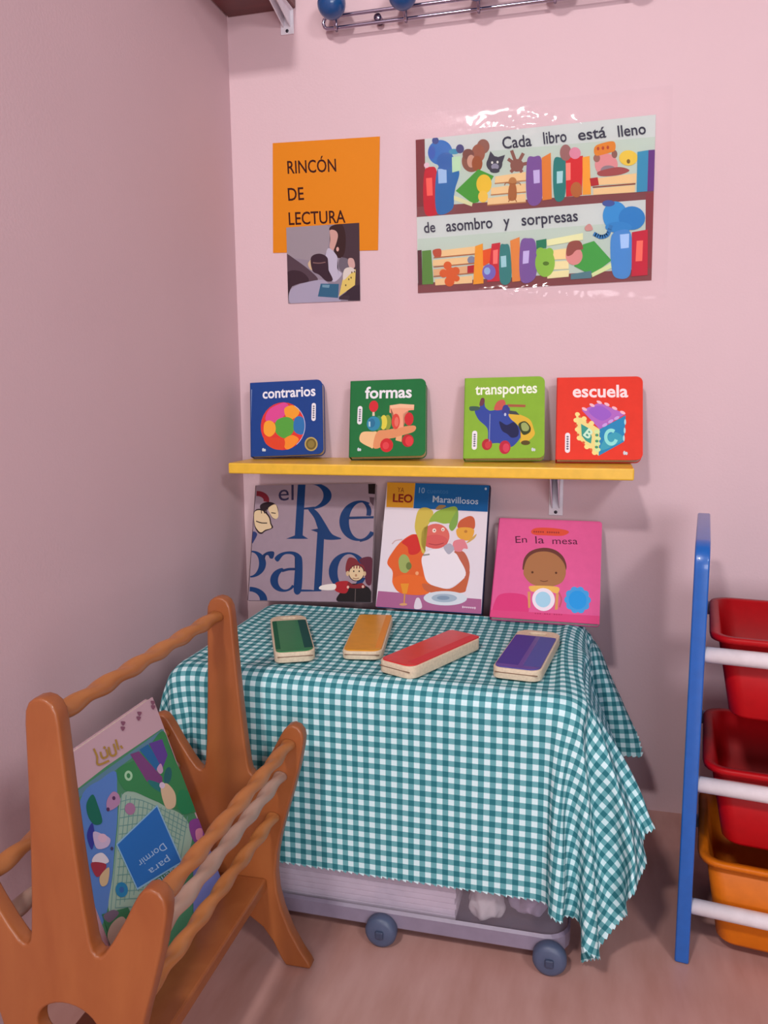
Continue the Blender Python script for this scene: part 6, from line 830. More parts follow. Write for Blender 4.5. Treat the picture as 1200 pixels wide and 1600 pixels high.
-1,21,21,21,21,21,21,21,20,21,20,21,15,21,21,21,21,17,18,8,7,-12,0,0,0,0,0,0,0,0,0,0,0,0,0,0,0,0,0,0,0,0,0,0,0,0,0,0,0,0,0,0,0,0,0,0,0,0,0,0,0,0,0,0,0,0,0,0,0,0,0,0,0,15,-12,3,-15,-7,-4,-15,-6,-16,-17,-17,-19,-19,-17,-18,-18,-18,-19,-18,-13,-16,-17,-19,-19,-20,-21,-19,-19,
0,21,21,20,21,20,21,20,21,21,21,21,16,21,21,21,21,19,15,7,10,-13,0,0,0,0,0,0,0,0,0,0,0,0,0,0,0,0,0,0,0,0,0,0,0,0,0,0,0,0,0,0,0,0,0,0,0,0,0,0,0,0,0,0,0,0,0,0,0,0,0,0,0,16,-12,3,-16,-3,-6,-18,-2,-17,-15,-16,-17,-18,-17,-18,-18,-18,-17,-19,-19,-19,-20,-19,-20,-20,-20,-21,-18,
-2,21,20,21,21,21,20,21,21,22,21,21,15,21,21,21,21,21,14,7,10,-13,0,0,0,0,0,0,0,0,0,0,0,0,0,0,0,0,0,0,0,0,0,0,0,0,0,0,0,0,0,0,0,0,0,0,0,0,0,0,0,0,0,0,0,0,0,0,0,0,0,0,0,17,-13,4,-15,0,-12,-18,0,-17,-19,-18,-19,-18,-18,-18,-17,-17,-17,-19,-19,-20,-19,-19,-20,-20,-20,-19,-17,
-2,21,21,21,21,21,21,21,21,21,21,21,16,21,21,21,21,20,12,12,8,-13,0,0,0,0,0,0,0,0,0,0,0,0,0,0,0,0,0,0,0,0,0,0,0,0,0,0,0,0,0,0,0,0,0,0,0,0,0,0,0,0,0,0,0,0,0,0,0,0,0,0,0,18,-14,6,-15,2,-15,-16,-2,-19,-19,-19,-20,-19,-19,-19,-18,-19,-15,-20,-19,-20,-19,-19,-19,-19,-16,-19,-19,
0,20,21,21,21,21,22,21,21,21,21,21,15,22,21,21,21,18,18,8,8,-13,0,0,0,0,0,0,0,0,0,0,0,0,0,0,0,0,0,0,0,0,0,0,0,0,0,0,0,0,0,0,0,0,0,0,0,0,0,0,0,0,0,0,0,0,0,0,0,0,0,0,0,19,-15,8,-15,3,-19,-18,-1,-18,-16,-20,-19,-21,-20,-19,-20,-18,-20,-19,-19,-18,-17,-20,-20,-19,-18,-17,-20,
-1,21,21,21,21,21,21,21,21,22,21,21,15,21,21,22,20,21,15,7,10,-13,0,0,0,0,0,0,0,0,0,0,0,0,0,0,0,0,0,0,0,0,0,0,0,0,0,0,0,0,0,0,0,0,0,0,0,0,0,0,0,0,0,0,0,0,0,0,0,0,0,0,0,19,-15,10,-12,-2,-19,-17,-1,-19,-19,-17,-21,-18,-19,-20,-20,-20,-20,-18,-20,-19,-19,-17,-20,-21,-19,-19,-19,
0,21,21,21,21,21,21,21,21,21,21,22,15,21,21,21,21,20,15,8,10,-13,0,0,0,0,0,0,0,0,0,0,0,0,0,0,0,0,0,0,0,0,0,0,0,0,0,0,0,0,0,0,0,0,0,0,0,0,0,0,0,0,0,0,0,0,0,0,0,0,0,0,0,19,-15,11,-10,-4,-19,-18,-2,-19,-20,-17,-19,-21,-17,-19,-19,-19,-20,-21,-20,-19,-20,-18,-18,-20,-21,-19,-20,
-1,21,21,21,22,21,21,21,21,21,21,21,16,21,21,21,21,20,15,8,11,-14,0,0,0,0,0,0,0,0,0,0,0,0,0,0,0,0,0,0,0,0,0,0,0,0,0,0,0,0,0,0,0,0,0,0,0,0,0,0,0,0,0,0,0,0,0,0,0,0,0,0,0,20,-16,9,-4,-8,-18,-19,-3,-19,-19,-20,-16,-21,-20,-18,-19,-19,-18,-20,-20,-21,-19,-20,-19,-19,-19,-20,-20,
0,21,21,21,21,21,21,22,21,21,21,21,15,21,22,21,21,20,15,8,11,-14,0,0,0,0,0,0,0,0,0,0,0,0,0,0,0,0,0,0,0,0,0,0,0,0,0,0,0,0,0,0,0,0,0,0,0,0,0,0,0,0,0,0,0,0,0,0,0,0,0,0,0,20,-16,8,-1,-9,-18,-20,-4,-19,-20,-17,-21,-17,-20,-20,-19,-20,-18,-19,-18,-20,-20,-20,-19,-21,-19,-19,-20,
0,21,21,21,21,21,21,21,21,22,21,21,15,21,21,21,21,21,15,8,11,-14,0,0,0,0,0,0,0,0,0,0,0,0,0,0,0,0,0,0,0,0,0,0,0,0,0,0,0,0,0,0,0,0,0,0,0,0,0,0,0,0,0,0,0,0,0,0,0,0,0,0,0,21,-17,5,1,-8,-18,-20,-5,-19,-20,-19,-17,-21,-17,-20,-21,-19,-19,-19,-19,-17,-20,-20,-20,-20,-19,-20,-19,
-1,22,21,21,21,21,21,21,21,21,21,22,15,21,21,21,21,21,15,8,10,-13,0,0,0,0,0,0,0,0,0,0,0,0,0,0,0,0,0,0,0,0,0,0,0,0,0,0,0,0,0,0,0,0,0,0,0,0,0,0,0,0,0,0,0,0,0,0,0,0,0,0,0,21,-17,4,0,-5,-19,-19,-6,-19,-21,-19,-19,-17,-21,-18,-19,-20,-19,-20,-19,-19,-18,-20,-19,-21,-19,-20,-19,
0,21,21,22,21,21,21,21,21,21,21,21,16,21,21,21,21,20,16,8,10,-13,0,0,0,0,0,0,0,0,0,0,0,0,0,0,0,0,0,0,0,0,0,0,0,0,0,0,0,0,0,0,0,0,0,0,0,0,0,0,0,0,0,0,0,0,0,0,0,0,0,0,0,21,-17,-1,-1,2,-19,-20,-7,-19,-18,-20,-20,-20,-16,-21,-20,-18,-21,-18,-20,-20,-19,-18,-20,-18,-21,-19,-20,
0,21,21,21,21,22,21,21,21,21,21,21,16,21,21,21,21,20,16,8,10,-13,0,0,0,0,0,0,0,0,0,0,0,0,0,0,0,0,0,0,0,0,0,0,0,0,0,0,0,0,0,0,0,0,0,0,0,0,0,0,0,0,0,0,0,0,0,0,0,0,0,0,0,21,-16,0,-7,8,-20,-21,-9,-21,-21,-12,-20,-20,-21,-16,-20,-21,-18,-20,-20,-19,-20,-19,-18,-20,-19,-20,-20,
0,21,21,21,21,21,21,22,21,21,21,21,15,21,22,21,21,20,15,9,10,-13,0,0,0,0,0,0,0,0,0,0,0,0,0,0,0,0,0,0,0,0,0,0,0,0,0,0,0,0,0,0,0,0,0,0,0,0,0,0,0,0,0,0,0,0,0,0,0,0,0,0,0,21,-17,0,-8,9,-17,-20,-21,-15,-15,-18,-21,-17,-19,-19,-19,-19,-19,-20,-19,-20,-19,-20,-20,-19,-19,-19,-20,
0,21,21,21,21,21,21,21,21,22,21,21,15,21,21,22,21,20,15,9,10,-13,0,0,0,0,0,0,0,0,0,0,0,0,0,0,0,0,0,0,0,0,0,0,0,0,0,0,0,0,0,0,0,0,0,0,0,0,0,0,0,0,0,0,0,0,0,0,0,0,0,0,0,21,-17,0,-9,6,-16,-20,-15,-21,-21,-17,-16,-21,-20,-18,-19,-18,-19,-19,-18,-19,-19,-19,-18,-20,-19,-20,-19,
-1,22,21,21,21,21,21,21,21,21,21,22,15,21,21,21,21,21,15,9,10,-13,0,0,0,0,0,0,0,0,0,0,0,0,0,0,0,0,0,0,0,0,0,0,0,0,0,0,0,0,0,0,0,0,0,0,0,0,0,0,0,0,0,0,0,0,0,0,0,0,0,0,0,21,-16,0,-10,2,-15,-20,-16,-20,-20,-21,-17,-18,-21,-20,-19,-19,-19,-19,-18,-19,-18,-19,-18,-18,-19,-18,-19,
0,21,22,21,21,21,21,21,21,21,21,21,16,21,21,21,21,21,15,9,10,-13,0,0,0,0,0,0,0,0,0,0,0,0,0,0,0,0,0,0,0,0,0,0,0,0,0,0,0,0,0,0,0,0,0,0,0,0,0,0,0,0,0,0,0,0,0,0,0,0,0,0,0,21,-16,-3,0,-9,-13,-20,-19,-17,-21,-21,-21,-17,-19,-20,-21,-19,-19,-19,-19,-18,-19,-18,-19,-18,-18,-19,-18,
0,21,21,21,22,21,21,21,21,21,21,21,16,21,21,21,21,20,16,9,9,-12,0,0,0,0,0,0,0,0,0,0,0,0,0,0,0,0,0,0,0,0,0,0,0,0,0,0,0,0,0,0,0,0,0,0,0,0,0,0,0,0,0,0,0,0,0,0,0,0,0,0,0,21,-16,2,-8,-16,-7,-19,-19,-18,-20,-20,-21,-21,-17,-19,-21,-21,-20,-19,-18,-19,-19,-18,-19,-18,-18,-18,-18,
0,21,21,21,21,21,22,21,21,21,21,21,15,22,21,21,21,20,16,9,9,-12,0,0,0,0,0,0,0,0,0,0,0,0,0,0,0,0,0,0,0,0,0,0,0,0,0,0,0,0,0,0,0,0,0,0,0,0,0,0,0,0,0,0,0,0,0,0,0,0,0,0,0,22,-17,1,-10,-16,-8,-18,-20,-19,-17,-21,-21,-20,-21,-16,-21,-21,-18,-21,-20,-19,-18,-20,-18,-18,-18,-18,-18,
0,21,21,21,21,21,21,22,21,21,21,21,15,21,22,21,21,20,16,9,9,-12,0,0,0,0,0,0,0,0,0,0,0,0,0,0,0,0,0,0,0,0,0,0,0,0,0,0,0,0,0,0,0,0,0,0,0,0,0,0,0,0,0,0,0,0,0,0,0,0,0,0,0,21,-15,0,-13,-10,-18,-13,-21,-18,-17,-21,-21,-21,-20,-20,-18,-21,-19,-19,-21,-20,-18,-20,-18,-19,-17,-18,-18,
0,21,21,21,21,21,21,21,21,22,21,21,15,21,21,22,20,21,16,9,9,-12,0,0,0,0,0,0,0,0,0,0,0,0,0,0,0,0,0,0,0,0,0,0,0,0,0,0,0,0,0,0,0,0,0,0,0,0,0,0,0,0,0,0,0,0,0,0,0,0,0,0,0,21,-14,-6,-4,-16,-18,-14,-20,-19,-16,-21,-21,-21,-20,-20,-20,-20,-15,-21,-20,-21,-21,-18,-20,-19,-18,-17,-17,
0,21,21,21,21,21,21,21,21,21,22,21,15,21,21,21,21,21,15,10,9,-12,0,0,0,0,0,0,0,0,0,0,0,0,0,0,0,0,0,0,0,0,0,0,0,0,0,0,0,0,0,0,0,0,0,0,0,0,0,0,0,0,0,0,0,0,0,0,0,0,0,0,0,21,-12,-4,-8,-19,-17,-14,-21,-19,-15,-21,-21,-21,-19,-21,-19,-19,-15,-21,-21,-21,-21,-19,-20,-17,-20,-18,-17,
-1,21,22,21,21,21,21,21,21,21,21,22,15,21,21,21,22,19,16,10,8,-11,0,0,0,0,0,0,0,0,0,0,0,0,0,0,0,0,0,0,0,0,0,0,0,0,0,0,0,0,0,0,0,0,0,0,0,0,0,0,0,0,0,0,0,0,0,0,0,0,0,0,0,21,-9,-11,-5,-19,-17,-15,-21,-19,-16,-20,-21,-20,-20,-20,-19,-17,-17,-21,-21,-21,-20,-17,-21,-20,-18,-20,-18,
0,21,21,22,21,21,21,21,21,21,21,21,16,21,21,21,22,19,16,9,9,-11,0,0,0,0,0,0,0,0,0,0,0,0,0,0,0,0,0,0,0,0,0,0,0,0,0,0,0,0,0,0,0,0,0,0,0,0,0,0,0,0,0,0,0,0,0,0,0,0,0,0,0,21,-14,-3,-10,-19,-14,-19,-21,-18,-16,-20,-20,-21,-19,-19,-18,-14,-21,-21,-21,-20,-17,-21,-20,-21,-18,-21,-19,
0,21,21,21,22,21,21,21,21,21,21,21,16,21,21,21,21,19,18,8,8,-10,0,0,0,0,0,0,0,0,0,0,0,0,0,0,0,0,0,0,0,0,0,0,0,0,0,0,0,0,0,0,0,0,0,0,0,0,0,0,0,0,0,0,0,0,0,0,0,0,0,0,0,21,-15,-1,-15,-11,-19,-21,-19,-19,-17,-18,-21,-20,-18,-16,-15,-21,-21,-20,-19,-18,-21,-21,-21,-18,-20,-21,-20,
0,21,21,21,21,22,21,21,21,21,21,21,16,21,21,21,21,21,15,9,8,-10,0,0,0,0,0,0,0,0,0,0,0,0,0,0,0,0,0,0,0,0,0,0,0,0,0,0,0,0,0,0,0,0,0,0,0,0,0,0,0,0,0,0,0,0,0,0,0,0,0,0,0,20,-14,-6,-5,-18,-21,-16,-21,-19,-18,-18,-21,-16,-16,-13,-21,-21,-20,-20,-18,-21,-21,-21,-21,-19,-20,-20,-21,
0,21,21,21,21,21,22,21,21,21,21,21,15,21,22,21,21,20,16,9,7,-9,0,0,0,0,0,0,0,0,0,0,0,0,0,0,0,0,0,0,0,0,0,0,0,0,0,0,0,0,0,0,0,0,0,0,0,0,0,0,0,0,0,0,0,0,0,0,0,0,0,0,0,20,-14,-6,-5,-20,-20,-16,-21,-14,-19,-21,-15,-13,-18,-19,-21,-20,-20,-20,-21,-21,-21,-21,-20,-20,-20,-20,-21,
0,21,21,21,21,21,21,22,21,21,21,21,15,21,22,21,21,20,16,9,6,-8,0,0,0,0,0,0,0,0,0,0,0,0,0,0,0,0,0,0,0,0,0,0,0,0,0,0,0,0,0,0,0,0,0,0,0,0,0,0,0,0,0,0,0,0,0,0,0,0,0,0,0,19,-6,-13,-6,-20,-15,-19,-14,-20,-21,-14,-11,-20,-20,-19,-21,-21,-21,-20,-21,-21,-21,-21,-20,-21,-20,-20,-21,
0,21,21,21,21,21,21,21,22,21,21,21,15,21,22,21,21,18,18,9,5,-7,0,0,0,0,0,0,0,0,0,0,0,0,0,0,0,0,0,0,0,0,0,0,0,0,0,0,0,0,0,0,0,0,0,0,0,0,0,0,0,0,0,0,0,0,0,0,0,0,0,0,0,17,-12,3,-19,-10,-19,-21,-16,-17,-8,-16,-21,-19,-20,-20,-21,-21,-21,-21,-21,-21,-21,-20,-21,-21,-20,-21,-21,
0,21,21,21,21,21,21,21,21,22,21,21,15,21,21,22,21,18,18,8,5,-6,0,0,0,0,0,0,0,0,0,0,0,0,0,0,0,0,0,0,0,0,0,0,0,0,0,0,0,0,0,0,0,0,0,0,0,0,0,0,0,0,0,0,0,0,0,0,0,0,0,0,0,6,5,-15,-2,-20,-13,-14,-17,-7,-18,-21,-20,-20,-21,-21,-21,-21,-21,-21,-21,-21,-21,-21,-21,-21,-21,-21,-20,
0,21,21,21,21,21,21,21,22,21,21,21,15,21,21,21,18,20,20,8,4,3,2,2,1,2,0,0,1,0,0,0,0,1,0,0,0,0,0,0,0,0,0,0,0,1,0,0,0,0,0,0,0,0,0,0,0,0,0,1,0,0,0,0,0,0,-1,0,0,0,-1,0,0,-2,-5,-13,0,-20,-21,-14,5,-22,-17,-21,-21,-21,-21,-21,-22,-21,-21,-21,-21,-21,-21,-21,-21,-21,-21,-21,-21,
0,21,21,21,21,21,21,22,21,21,21,21,15,21,21,20,21,18,16,8,4,0,2,1,3,-4,0,0,0,0,0,0,1,0,0,0,0,0,0,0,0,0,0,0,0,0,0,0,0,0,0,0,0,0,0,0,0,0,0,0,0,0,0,0,1,-1,0,0,0,0,0,0,0,-1,-2,-2,1,-22,-23,5,-19,-12,-21,-20,-21,-21,-21,-21,-21,-21,-21,-21,-21,-21,-20,-21,-21,-21,-21,-21,-21,
0,21,21,21,21,21,21,21,21,21,21,20,15,20,20,20,18,13,19,11,4,2,2,0,-5,3,1,-1,-1,1,0,0,0,0,0,0,0,0,0,0,1,0,0,0,0,0,0,0,0,0,0,0,0,0,0,0,1,0,0,0,0,0,0,0,2,-2,3,0,0,1,1,1,1,1,1,-3,-11,-8,-15,-8,-21,-12,-20,-20,-21,-21,-21,-20,-22,-20,-21,-21,-21,-21,-21,-21,-21,-21,-21,-21,-21,
0,21,21,21,21,20,21,20,20,21,20,20,14,19,20,16,16,19,14,9,-1,7,-3,3,1,0,-3,2,0,0,0,0,0,0,1,0,0,0,0,0,0,0,0,1,0,0,0,0,0,0,0,0,0,1,0,0,0,0,0,0,0,0,1,0,0,2,1,-3,2,1,2,2,1,-1,-6,1,-9,2,-21,1,-19,-18,-20,-20,-20,-21,-20,-21,-20,-21,-20,-19,-21,-21,-21,-21,-20,-21,-21,-21,-21,
-1,20,21,20,20,20,20,20,20,19,20,20,14,20,14,17,19,11,14,8,7,-3,1,0,0,-1,1,0,-1,1,0,0,0,0,1,0,0,0,0,0,0,1,0,0,0,0,0,0,1,0,0,0,0,0,0,1,0,0,0,1,0,0,1,0,1,0,-1,3,1,1,0,0,-1,-1,15,-16,9,-14,-5,-17,-15,-18,-6,-19,-19,-20,-21,-21,-20,-21,-21,-21,-21,-21,-21,-21,-21,-21,-21,-21,-21,
-5,20,20,20,19,20,20,20,20,20,20,19,13,14,17,19,13,17,5,7,8,-5,1,0,0,0,0,0,0,0,0,1,0,0,0,0,0,0,1,0,0,0,0,0,0,1,0,0,0,0,0,1,0,0,0,0,0,1,0,0,1,0,0,0,1,0,2,0,1,1,0,0,8,2,2,2,6,-11,-15,-10,-18,-4,-19,-19,-18,-16,-18,-19,-20,-21,-21,-21,-21,-20,-21,-21,-21,-21,-21,-21,-21,
-7,20,20,20,20,20,20,20,19,20,19,17,10,17,18,18,15,7,4,8,7,-3,-2,0,0,0,0,0,0,1,0,0,0,0,0,0,0,0,1,0,0,0,0,0,1,0,0,0,0,0,0,1,0,0,0,0,1,0,0,0,1,0,0,1,0,1,1,0,2,3,2,2,2,2,1,4,10,-13,-2,-20,-3,-19,-11,-20,-19,-17,-16,-17,-17,-19,-20,-20,-21,-21,-21,-21,-21,-21,-21,-21,-20,
-6,20,20,19,20,20,20,20,19,18,17,16,13,17,18,17,8,5,5,8,7,-1,-5,0,-1,1,0,-1,1,0,0,0,0,0,0,0,0,1,0,0,0,0,0,1,0,0,0,0,0,0,1,0,0,0,0,1,0,0,0,0,1,0,1,0,1,0,1,1,2,3,2,1,2,2,2,12,2,0,4,-20,-8,-16,-16,-18,-19,-20,-17,-16,-16,-16,-18,-18,-19,-21,-20,-21,-21,-21,-21,-21,-21,
-7,20,20,20,20,20,19,19,16,17,17,17,13,17,17,13,5,5,6,7,7,0,-6,-1,0,0,0,0,0,0,0,0,0,0,0,0,1,0,0,0,0,0,1,0,0,0,0,0,0,1,0,0,0,0,1,0,0,0,0,1,0,0,1,0,1,1,1,2,2,2,1,2,2,2,5,12,-2,1,13,-12,-18,-17,-14,-16,-16,-19,-19,-17,-17,-16,-16,-17,-17,-17,-19,-20,-21,-20,-21,-21,-21,
-6,19,20,20,20,19,18,15,17,17,18,17,13,17,12,12,3,6,7,5,7,0,-6,-2,0,0,0,0,0,0,0,0,0,0,0,1,0,0,0,0,0,0,1,0,0,0,0,0,1,0,0,0,0,1,0,0,0,0,1,0,0,1,0,1,1,1,2,1,2,1,2,1,2,5,6,10,-3,14,0,-3,-18,-18,-16,-15,-15,-16,-17,-17,-18,-18,-16,-17,-16,-17,-16,-17,-18,-19,-21,-20,-21,
-7,20,19,20,19,17,15,16,18,17,17,18,12,13,12,12,1,8,4,6,15,-8,-6,-3,-1,0,0,0,0,0,0,0,0,0,1,0,0,0,0,0,0,1,0,0,0,0,0,1,0,0,0,0,0,1,0,0,0,1,0,1,0,1,0,1,1,1,1,1,2,1,2,3,4,6,8,5,1,17,-9,0,-10,-18,-17,-17,-16,-15,-16,-16,-17,-16,-17,-17,-16,-17,-16,-16,-16,-16,-18,-19,-20]
# ------------------------------------------------------------------ storage box on wheels under the cloth
def loft(bm, loops, close_bottom=True, close_top=False, mi=0):
    R_ = [[bm.verts.new(p) for p in lp] for lp in loops]
    n = len(R_[0])
    for a, b in zip(R_, R_[1:]):
        for k in range(n): bm.faces.new((a[k], a[(k + 1) % n], b[(k + 1) % n], b[k])).material_index = mi
    if close_bottom: bm.faces.new(R_[0][::-1]).material_index = mi
    if close_top: bm.faces.new(R_[-1]).material_index = mi
    return bm
def rl(x0, x1, y0, y1, z, r, seg=5): return [Vector((x, y, z)) for x, y in rrect(x0, x1, y0, y1, r, seg)]
def clear_plastic():
    m = bpy.data.materials.new('cloudy_clear_plastic'); m.use_nodes = True; nt = m.node_tree; nt.nodes.clear(); L = nt.links.new
    o = nt.nodes.new('ShaderNodeOutputMaterial'); a = nt.nodes.new('ShaderNodeMixShader'); b = nt.nodes.new('ShaderNodeMixShader')
    t = nt.nodes.new('ShaderNodeBsdfTransparent'); t.inputs[0].default_value = (0.96, 0.95, 0.99, 1)
    d = nt.nodes.new('ShaderNodeBsdfDiffuse'); d.inputs[0].default_value = lin('c4bfd0')
    g = nt.nodes.new('ShaderNodeBsdfGlossy'); g.inputs['Roughness'].default_value = 0.25
    n = nt.nodes.new('ShaderNodeTexNoise'); n.inputs['Scale'].default_value = 6
    r = nt.nodes.new('ShaderNodeMapRange'); r.inputs[3].default_value = 0.10; r.inputs[4].default_value = 0.17
    L(n.outputs['Fac'], r.inputs[0]); L(r.outputs[0], a.inputs[0]); L(t.outputs[0], a.inputs[1]); L(d.outputs[0], a.inputs[2])
    b.inputs[0].default_value = 0.06
    L(a.outputs[0], b.inputs[1]); L(g.outputs[0], b.inputs[2]); L(b.outputs[0], o.inputs[0])
    return m
CLR = clear_plastic(); LID = mat('8d8fb4', 0.4, 'lilac_plastic'); WHEEL = mat('4a5570', 0.45, 'grey_blue_plastic')
sb = thing('storage_box', 'clear plastic storage box on wheels under the checked cloth', 'storage box', (0.39, -0.29, 0))
X0, X1, Y0, Y1 = -0.300, 0.300, -0.190, 0.185
bm = bmesh.new()
loft(bm, [rl(X0 + .012, X1 - .012, Y0 + .010, Y1 - .010, 0.028, .03), rl(X0 + .004, X1 - .004, Y0 + .003, Y1 - .003, 0.034, .034), rl(X0, X1, Y0, Y1, 0.360, .036),
          rl(X0 + .003, X1 - .003, Y0 + .003, Y1 - .003, 0.360, .034), rl(X0 + .007, X1 - .007, Y0 + .006, Y1 - .006, 0.040, .032), rl(X0 + .014, X1 - .014, Y0 + .012, Y1 - .012, 0.034, .03)], True, True)
obj('box_body', bm, CLR, sb, True)
bm = bmesh.new()
loft(bm, [rl(X0 - .001, X1 + .001, Y0 - .001, Y1 + .001, 0.360, .036), rl(X0 - .004, X1 + .004, Y0 - .004, Y1 + .004, 0.364, .038), rl(X0 - .004, X1 + .004, Y0 - .004, Y1 + .004, 0.382, .038), rl(X0 + .004, X1 - .004, Y0 + .004, Y1 - .004, 0.3905, .034)], True, True)
obj('lid', bm, LID, sb)
bm = bmesh.new()
loft(bm, [rl(X0 + .006, X1 - .006, Y0 + .002, Y1 - .002, 0.021, .03), rl(X0 + .0015, X1 - .0015, Y0 - .0025, Y1 + .0025, 0.025, .034), rl(X0 + .0015, X1 - .0015, Y0 - .0025, Y1 + .0025, 0.046, .034), rl(X0 + .004, X1 - .004, Y0 + .001, Y1 - .001, 0.050, .034)], False, False)
obj('base_rim', bm, mat('857a8e', 0.4, 'violet_plastic'), sb)
for y, s in ((Y0 - 0.004, -1), (Y1 + 0.004, 1)):
    for x in (-0.245, 0.030, 0.272):
        bm = bmesh.new()
        prof = [(0.0, -0.0115), (0.016, -0.0115), (0.021, -0.009), (0.0235, -0.005), (0.0235, 0.005), (0.021, 0.009), (0.012, 0.010), (0.0, 0.010)]
        n = 28; rings = []
        for (r, d) in prof:
            rings.append([bm.verts.new((x + r * math.cos(2 * math.pi * k / n), y - 0.006 + (d if s < 0 else -d) * 1.0, 0.0236 + r * math.sin(2 * math.pi * k / n))) for k in range(n)] if r else [bm.verts.new((x, y - 0.006 + (d if s < 0 else -d), 0.0236))])
        for a, b in zip(rings, rings[1:]):
            for k in range(n):
                q = [a[k % len(a)], a[(k + 1) % len(a)], b[(k + 1) % len(b)], b[k % len(b)]]
                q = list(dict.fromkeys(q))
                bm.faces.new(q)
        bmesh.ops.recalc_face_normals(bm, faces=bm.faces[:])
        wh = obj('wheel', bm, WHEEL, sb, True)
        obj('axle_cap', box(bmesh.new(), x - .006, x + .006, y - .0215, y - .017, .018, .030, .002), mat('39435c', 0.4), wh)
# what shows through the wall of the box
ps = bmesh.new()
for k in range(9):
    j = random.uniform(-.004, .004)
    box(ps, 0.135 + j, 0.527 + j * .5, -0.470, -0.19, 0.0412 + k * 0.009, 0.0497 + k * 0.009, 0.0008)
tag(obj('paper_stack', ps, mat('efe4e6', 0.7, 'white_paper')), 'stack of white paper inside the left half of the clear storage box', 'paper')
def lump(name, cx, cy, cz, rx, ry, rz, hexc, label, cat, seed, amp=0.35):
    bm = bmesh.new(); bmesh.ops.create_icosphere(bm, subdivisions=4, radius=1)
    for v in bm.verts:
        k = 1 + amp * noise.noise(v.co * 1.6 + Vector((seed, 0, 0))) + 0.12 * noise.noise(v.co * 5 + Vector((0, seed, 0)))
        v.co = Vector((cx + v.co.x * rx * k, cy + v.co.y * ry * k, max(0.0415, cz + v.co.z * rz * k)))
    return tag(obj(name, bm, mat(hexc, 0.8), None, True), label, cat)
lump('crumpled_paper', 0.566, -0.435, 0.068, 0.028, 0.030, 0.034, 'ebe4da', 'crumpled white paper seen through the clear storage box beside the paper stack', 'paper', 3.0)
lump('folded_cloth', 0.628, -0.405, 0.070, 0.032, 0.043, 0.034, 'cfc2d2', 'pale folded cloth in the right corner of the clear storage box', 'cloth', 8.0)
lump('dark_bag', 0.602, -0.235, 0.110, 0.055, 0.060, 0.070, '4a4668', 'dark violet bag behind the crumpled paper in the storage box', 'bag', 5.0, 0.2)

# ------------------------------------------------------------------ checked tablecloth
NXC, NYC, WC, HC = 100, 76, 1.055, 0.755
def cloth_mesh():
    ch = []
    for src in (CLOTH_X, CLOTH_Y, CLOTH_Z):          # row-wise differences in half millimetres
        d = np.array(src).reshape(NYC + 1, NXC + 1); d[:, 0] = np.cumsum(d[:, 0]); ch.append(np.cumsum(d, axis=1))
    P = np.stack(ch, -1) / 2000.0
    for _ in range(2):
        Q = P.copy(); Q[1:-1, 1:-1] = 0.5 * P[1:-1, 1:-1] + 0.125 * (P[:-2, 1:-1] + P[2:, 1:-1] + P[1:-1, :-2] + P[1:-1, 2:]); P = Q
    bm = bmesh.new(); uvl = bm.loops.layers.uv.new('weave')
    vs = [[bm.verts.new(P[j, i]) for i in range(NXC + 1)] for j in range(NYC + 1)]
    for j in range(NYC):
        for i in range(NXC):
            f = bm.faces.new((vs[j][i], vs[j][i + 1], vs[j + 1][i + 1], vs[j + 1][i]))
            for l, (a, b) in zip(f.loops, ((i, j), (i + 1, j), (i + 1, j + 1), (i, j + 1))): l[uvl].uv = (a / NXC * WC, b / NYC * HC)
    return bm
def gingham():
    m = bpy.data.materials.new('green_gingham_cotton'); m.use_nodes = True; nt = m.node_tree; b = nt.nodes['Principled BSDF']; L = nt.links.new
    uv = nt.nodes.new('ShaderNodeUVMap'); uv.uv_map = 'weave'; sp = nt.nodes.new('ShaderNodeSeparateXYZ'); L(uv.outputs[0], sp.inputs[0])
    def mth(op, a, c, d=None):
        n = nt.nodes.new('ShaderNodeMath'); n.operation = op
        for i, x in enumerate((a, c, d)):
            if x is None: continue
            if isinstance(x, (int, float)): n.inputs[i].default_value = x
            else: L(x, n.inputs[i])
        return n.outputs[0]
    P = 0.0164
    def stripe(s):
        t = mth('FRACT', mth('DIVIDE', s, P), 0); e = mth('PINGPONG', t, 0.5)
        mr = nt.nodes.new('ShaderNodeMapRange'); mr.inputs[1].default_value = 0.235; mr.inputs[2].default_value = 0.265; L(e, mr.inputs[0]); return mr.outputs[0]
    a, c = stripe(sp.outputs[0]), stripe(sp.outputs[1])
    th = nt.nodes.new('ShaderNodeTexNoise'); th.inputs['Scale'].default_value = 700; L(uv.outputs[0], th.inputs['Vector'])
    ssum = mth('ADD', mth('MULTIPLY', mth('ADD', a, c), 0.5), mth('MULTIPLY', mth('SUBTRACT', th.outputs['Fac'], 0.5), 0.12))
    r = nt.nodes.new('ShaderNodeValToRGB'); e = r.color_ramp.elements
    e[0].position = 0; e[0].color = lin('d2eef2'); e[1].position = 1; e[1].color = lin('2c737d')
    k = e.new(0.5); k.color = lin('67a7ae')
    L(ssum, r.inputs[0]); L(r.outputs[0], b.inputs['Base Color'])
    b.inputs['Roughness'].default_value = 0.85; b.inputs['Specular IOR Level'].default_value = 0.2
    # pinked edge
    d = mth('MINIMUM', mth('MINIMUM', sp.outputs[0], mth('SUBTRACT', WC, sp.outputs[0])), mth('MINIMUM', sp.outputs[1], mth('SUBTRACT', HC, sp.outputs[1])))
    cut = mth('GREATER_THAN', d, mth('MULTIPLY', mth('PINGPONG', mth('ADD', sp.outputs[0], sp.outputs[1]), 0.0045), 0.8))
    L(cut, b.inputs['Alpha'])
    return m
tc_ = obj('tablecloth', cloth_mesh(), gingham(), None, True)
md = tc_.modifiers.new('soft', 'SUBSURF'); md.levels = 1; md.render_levels = 2
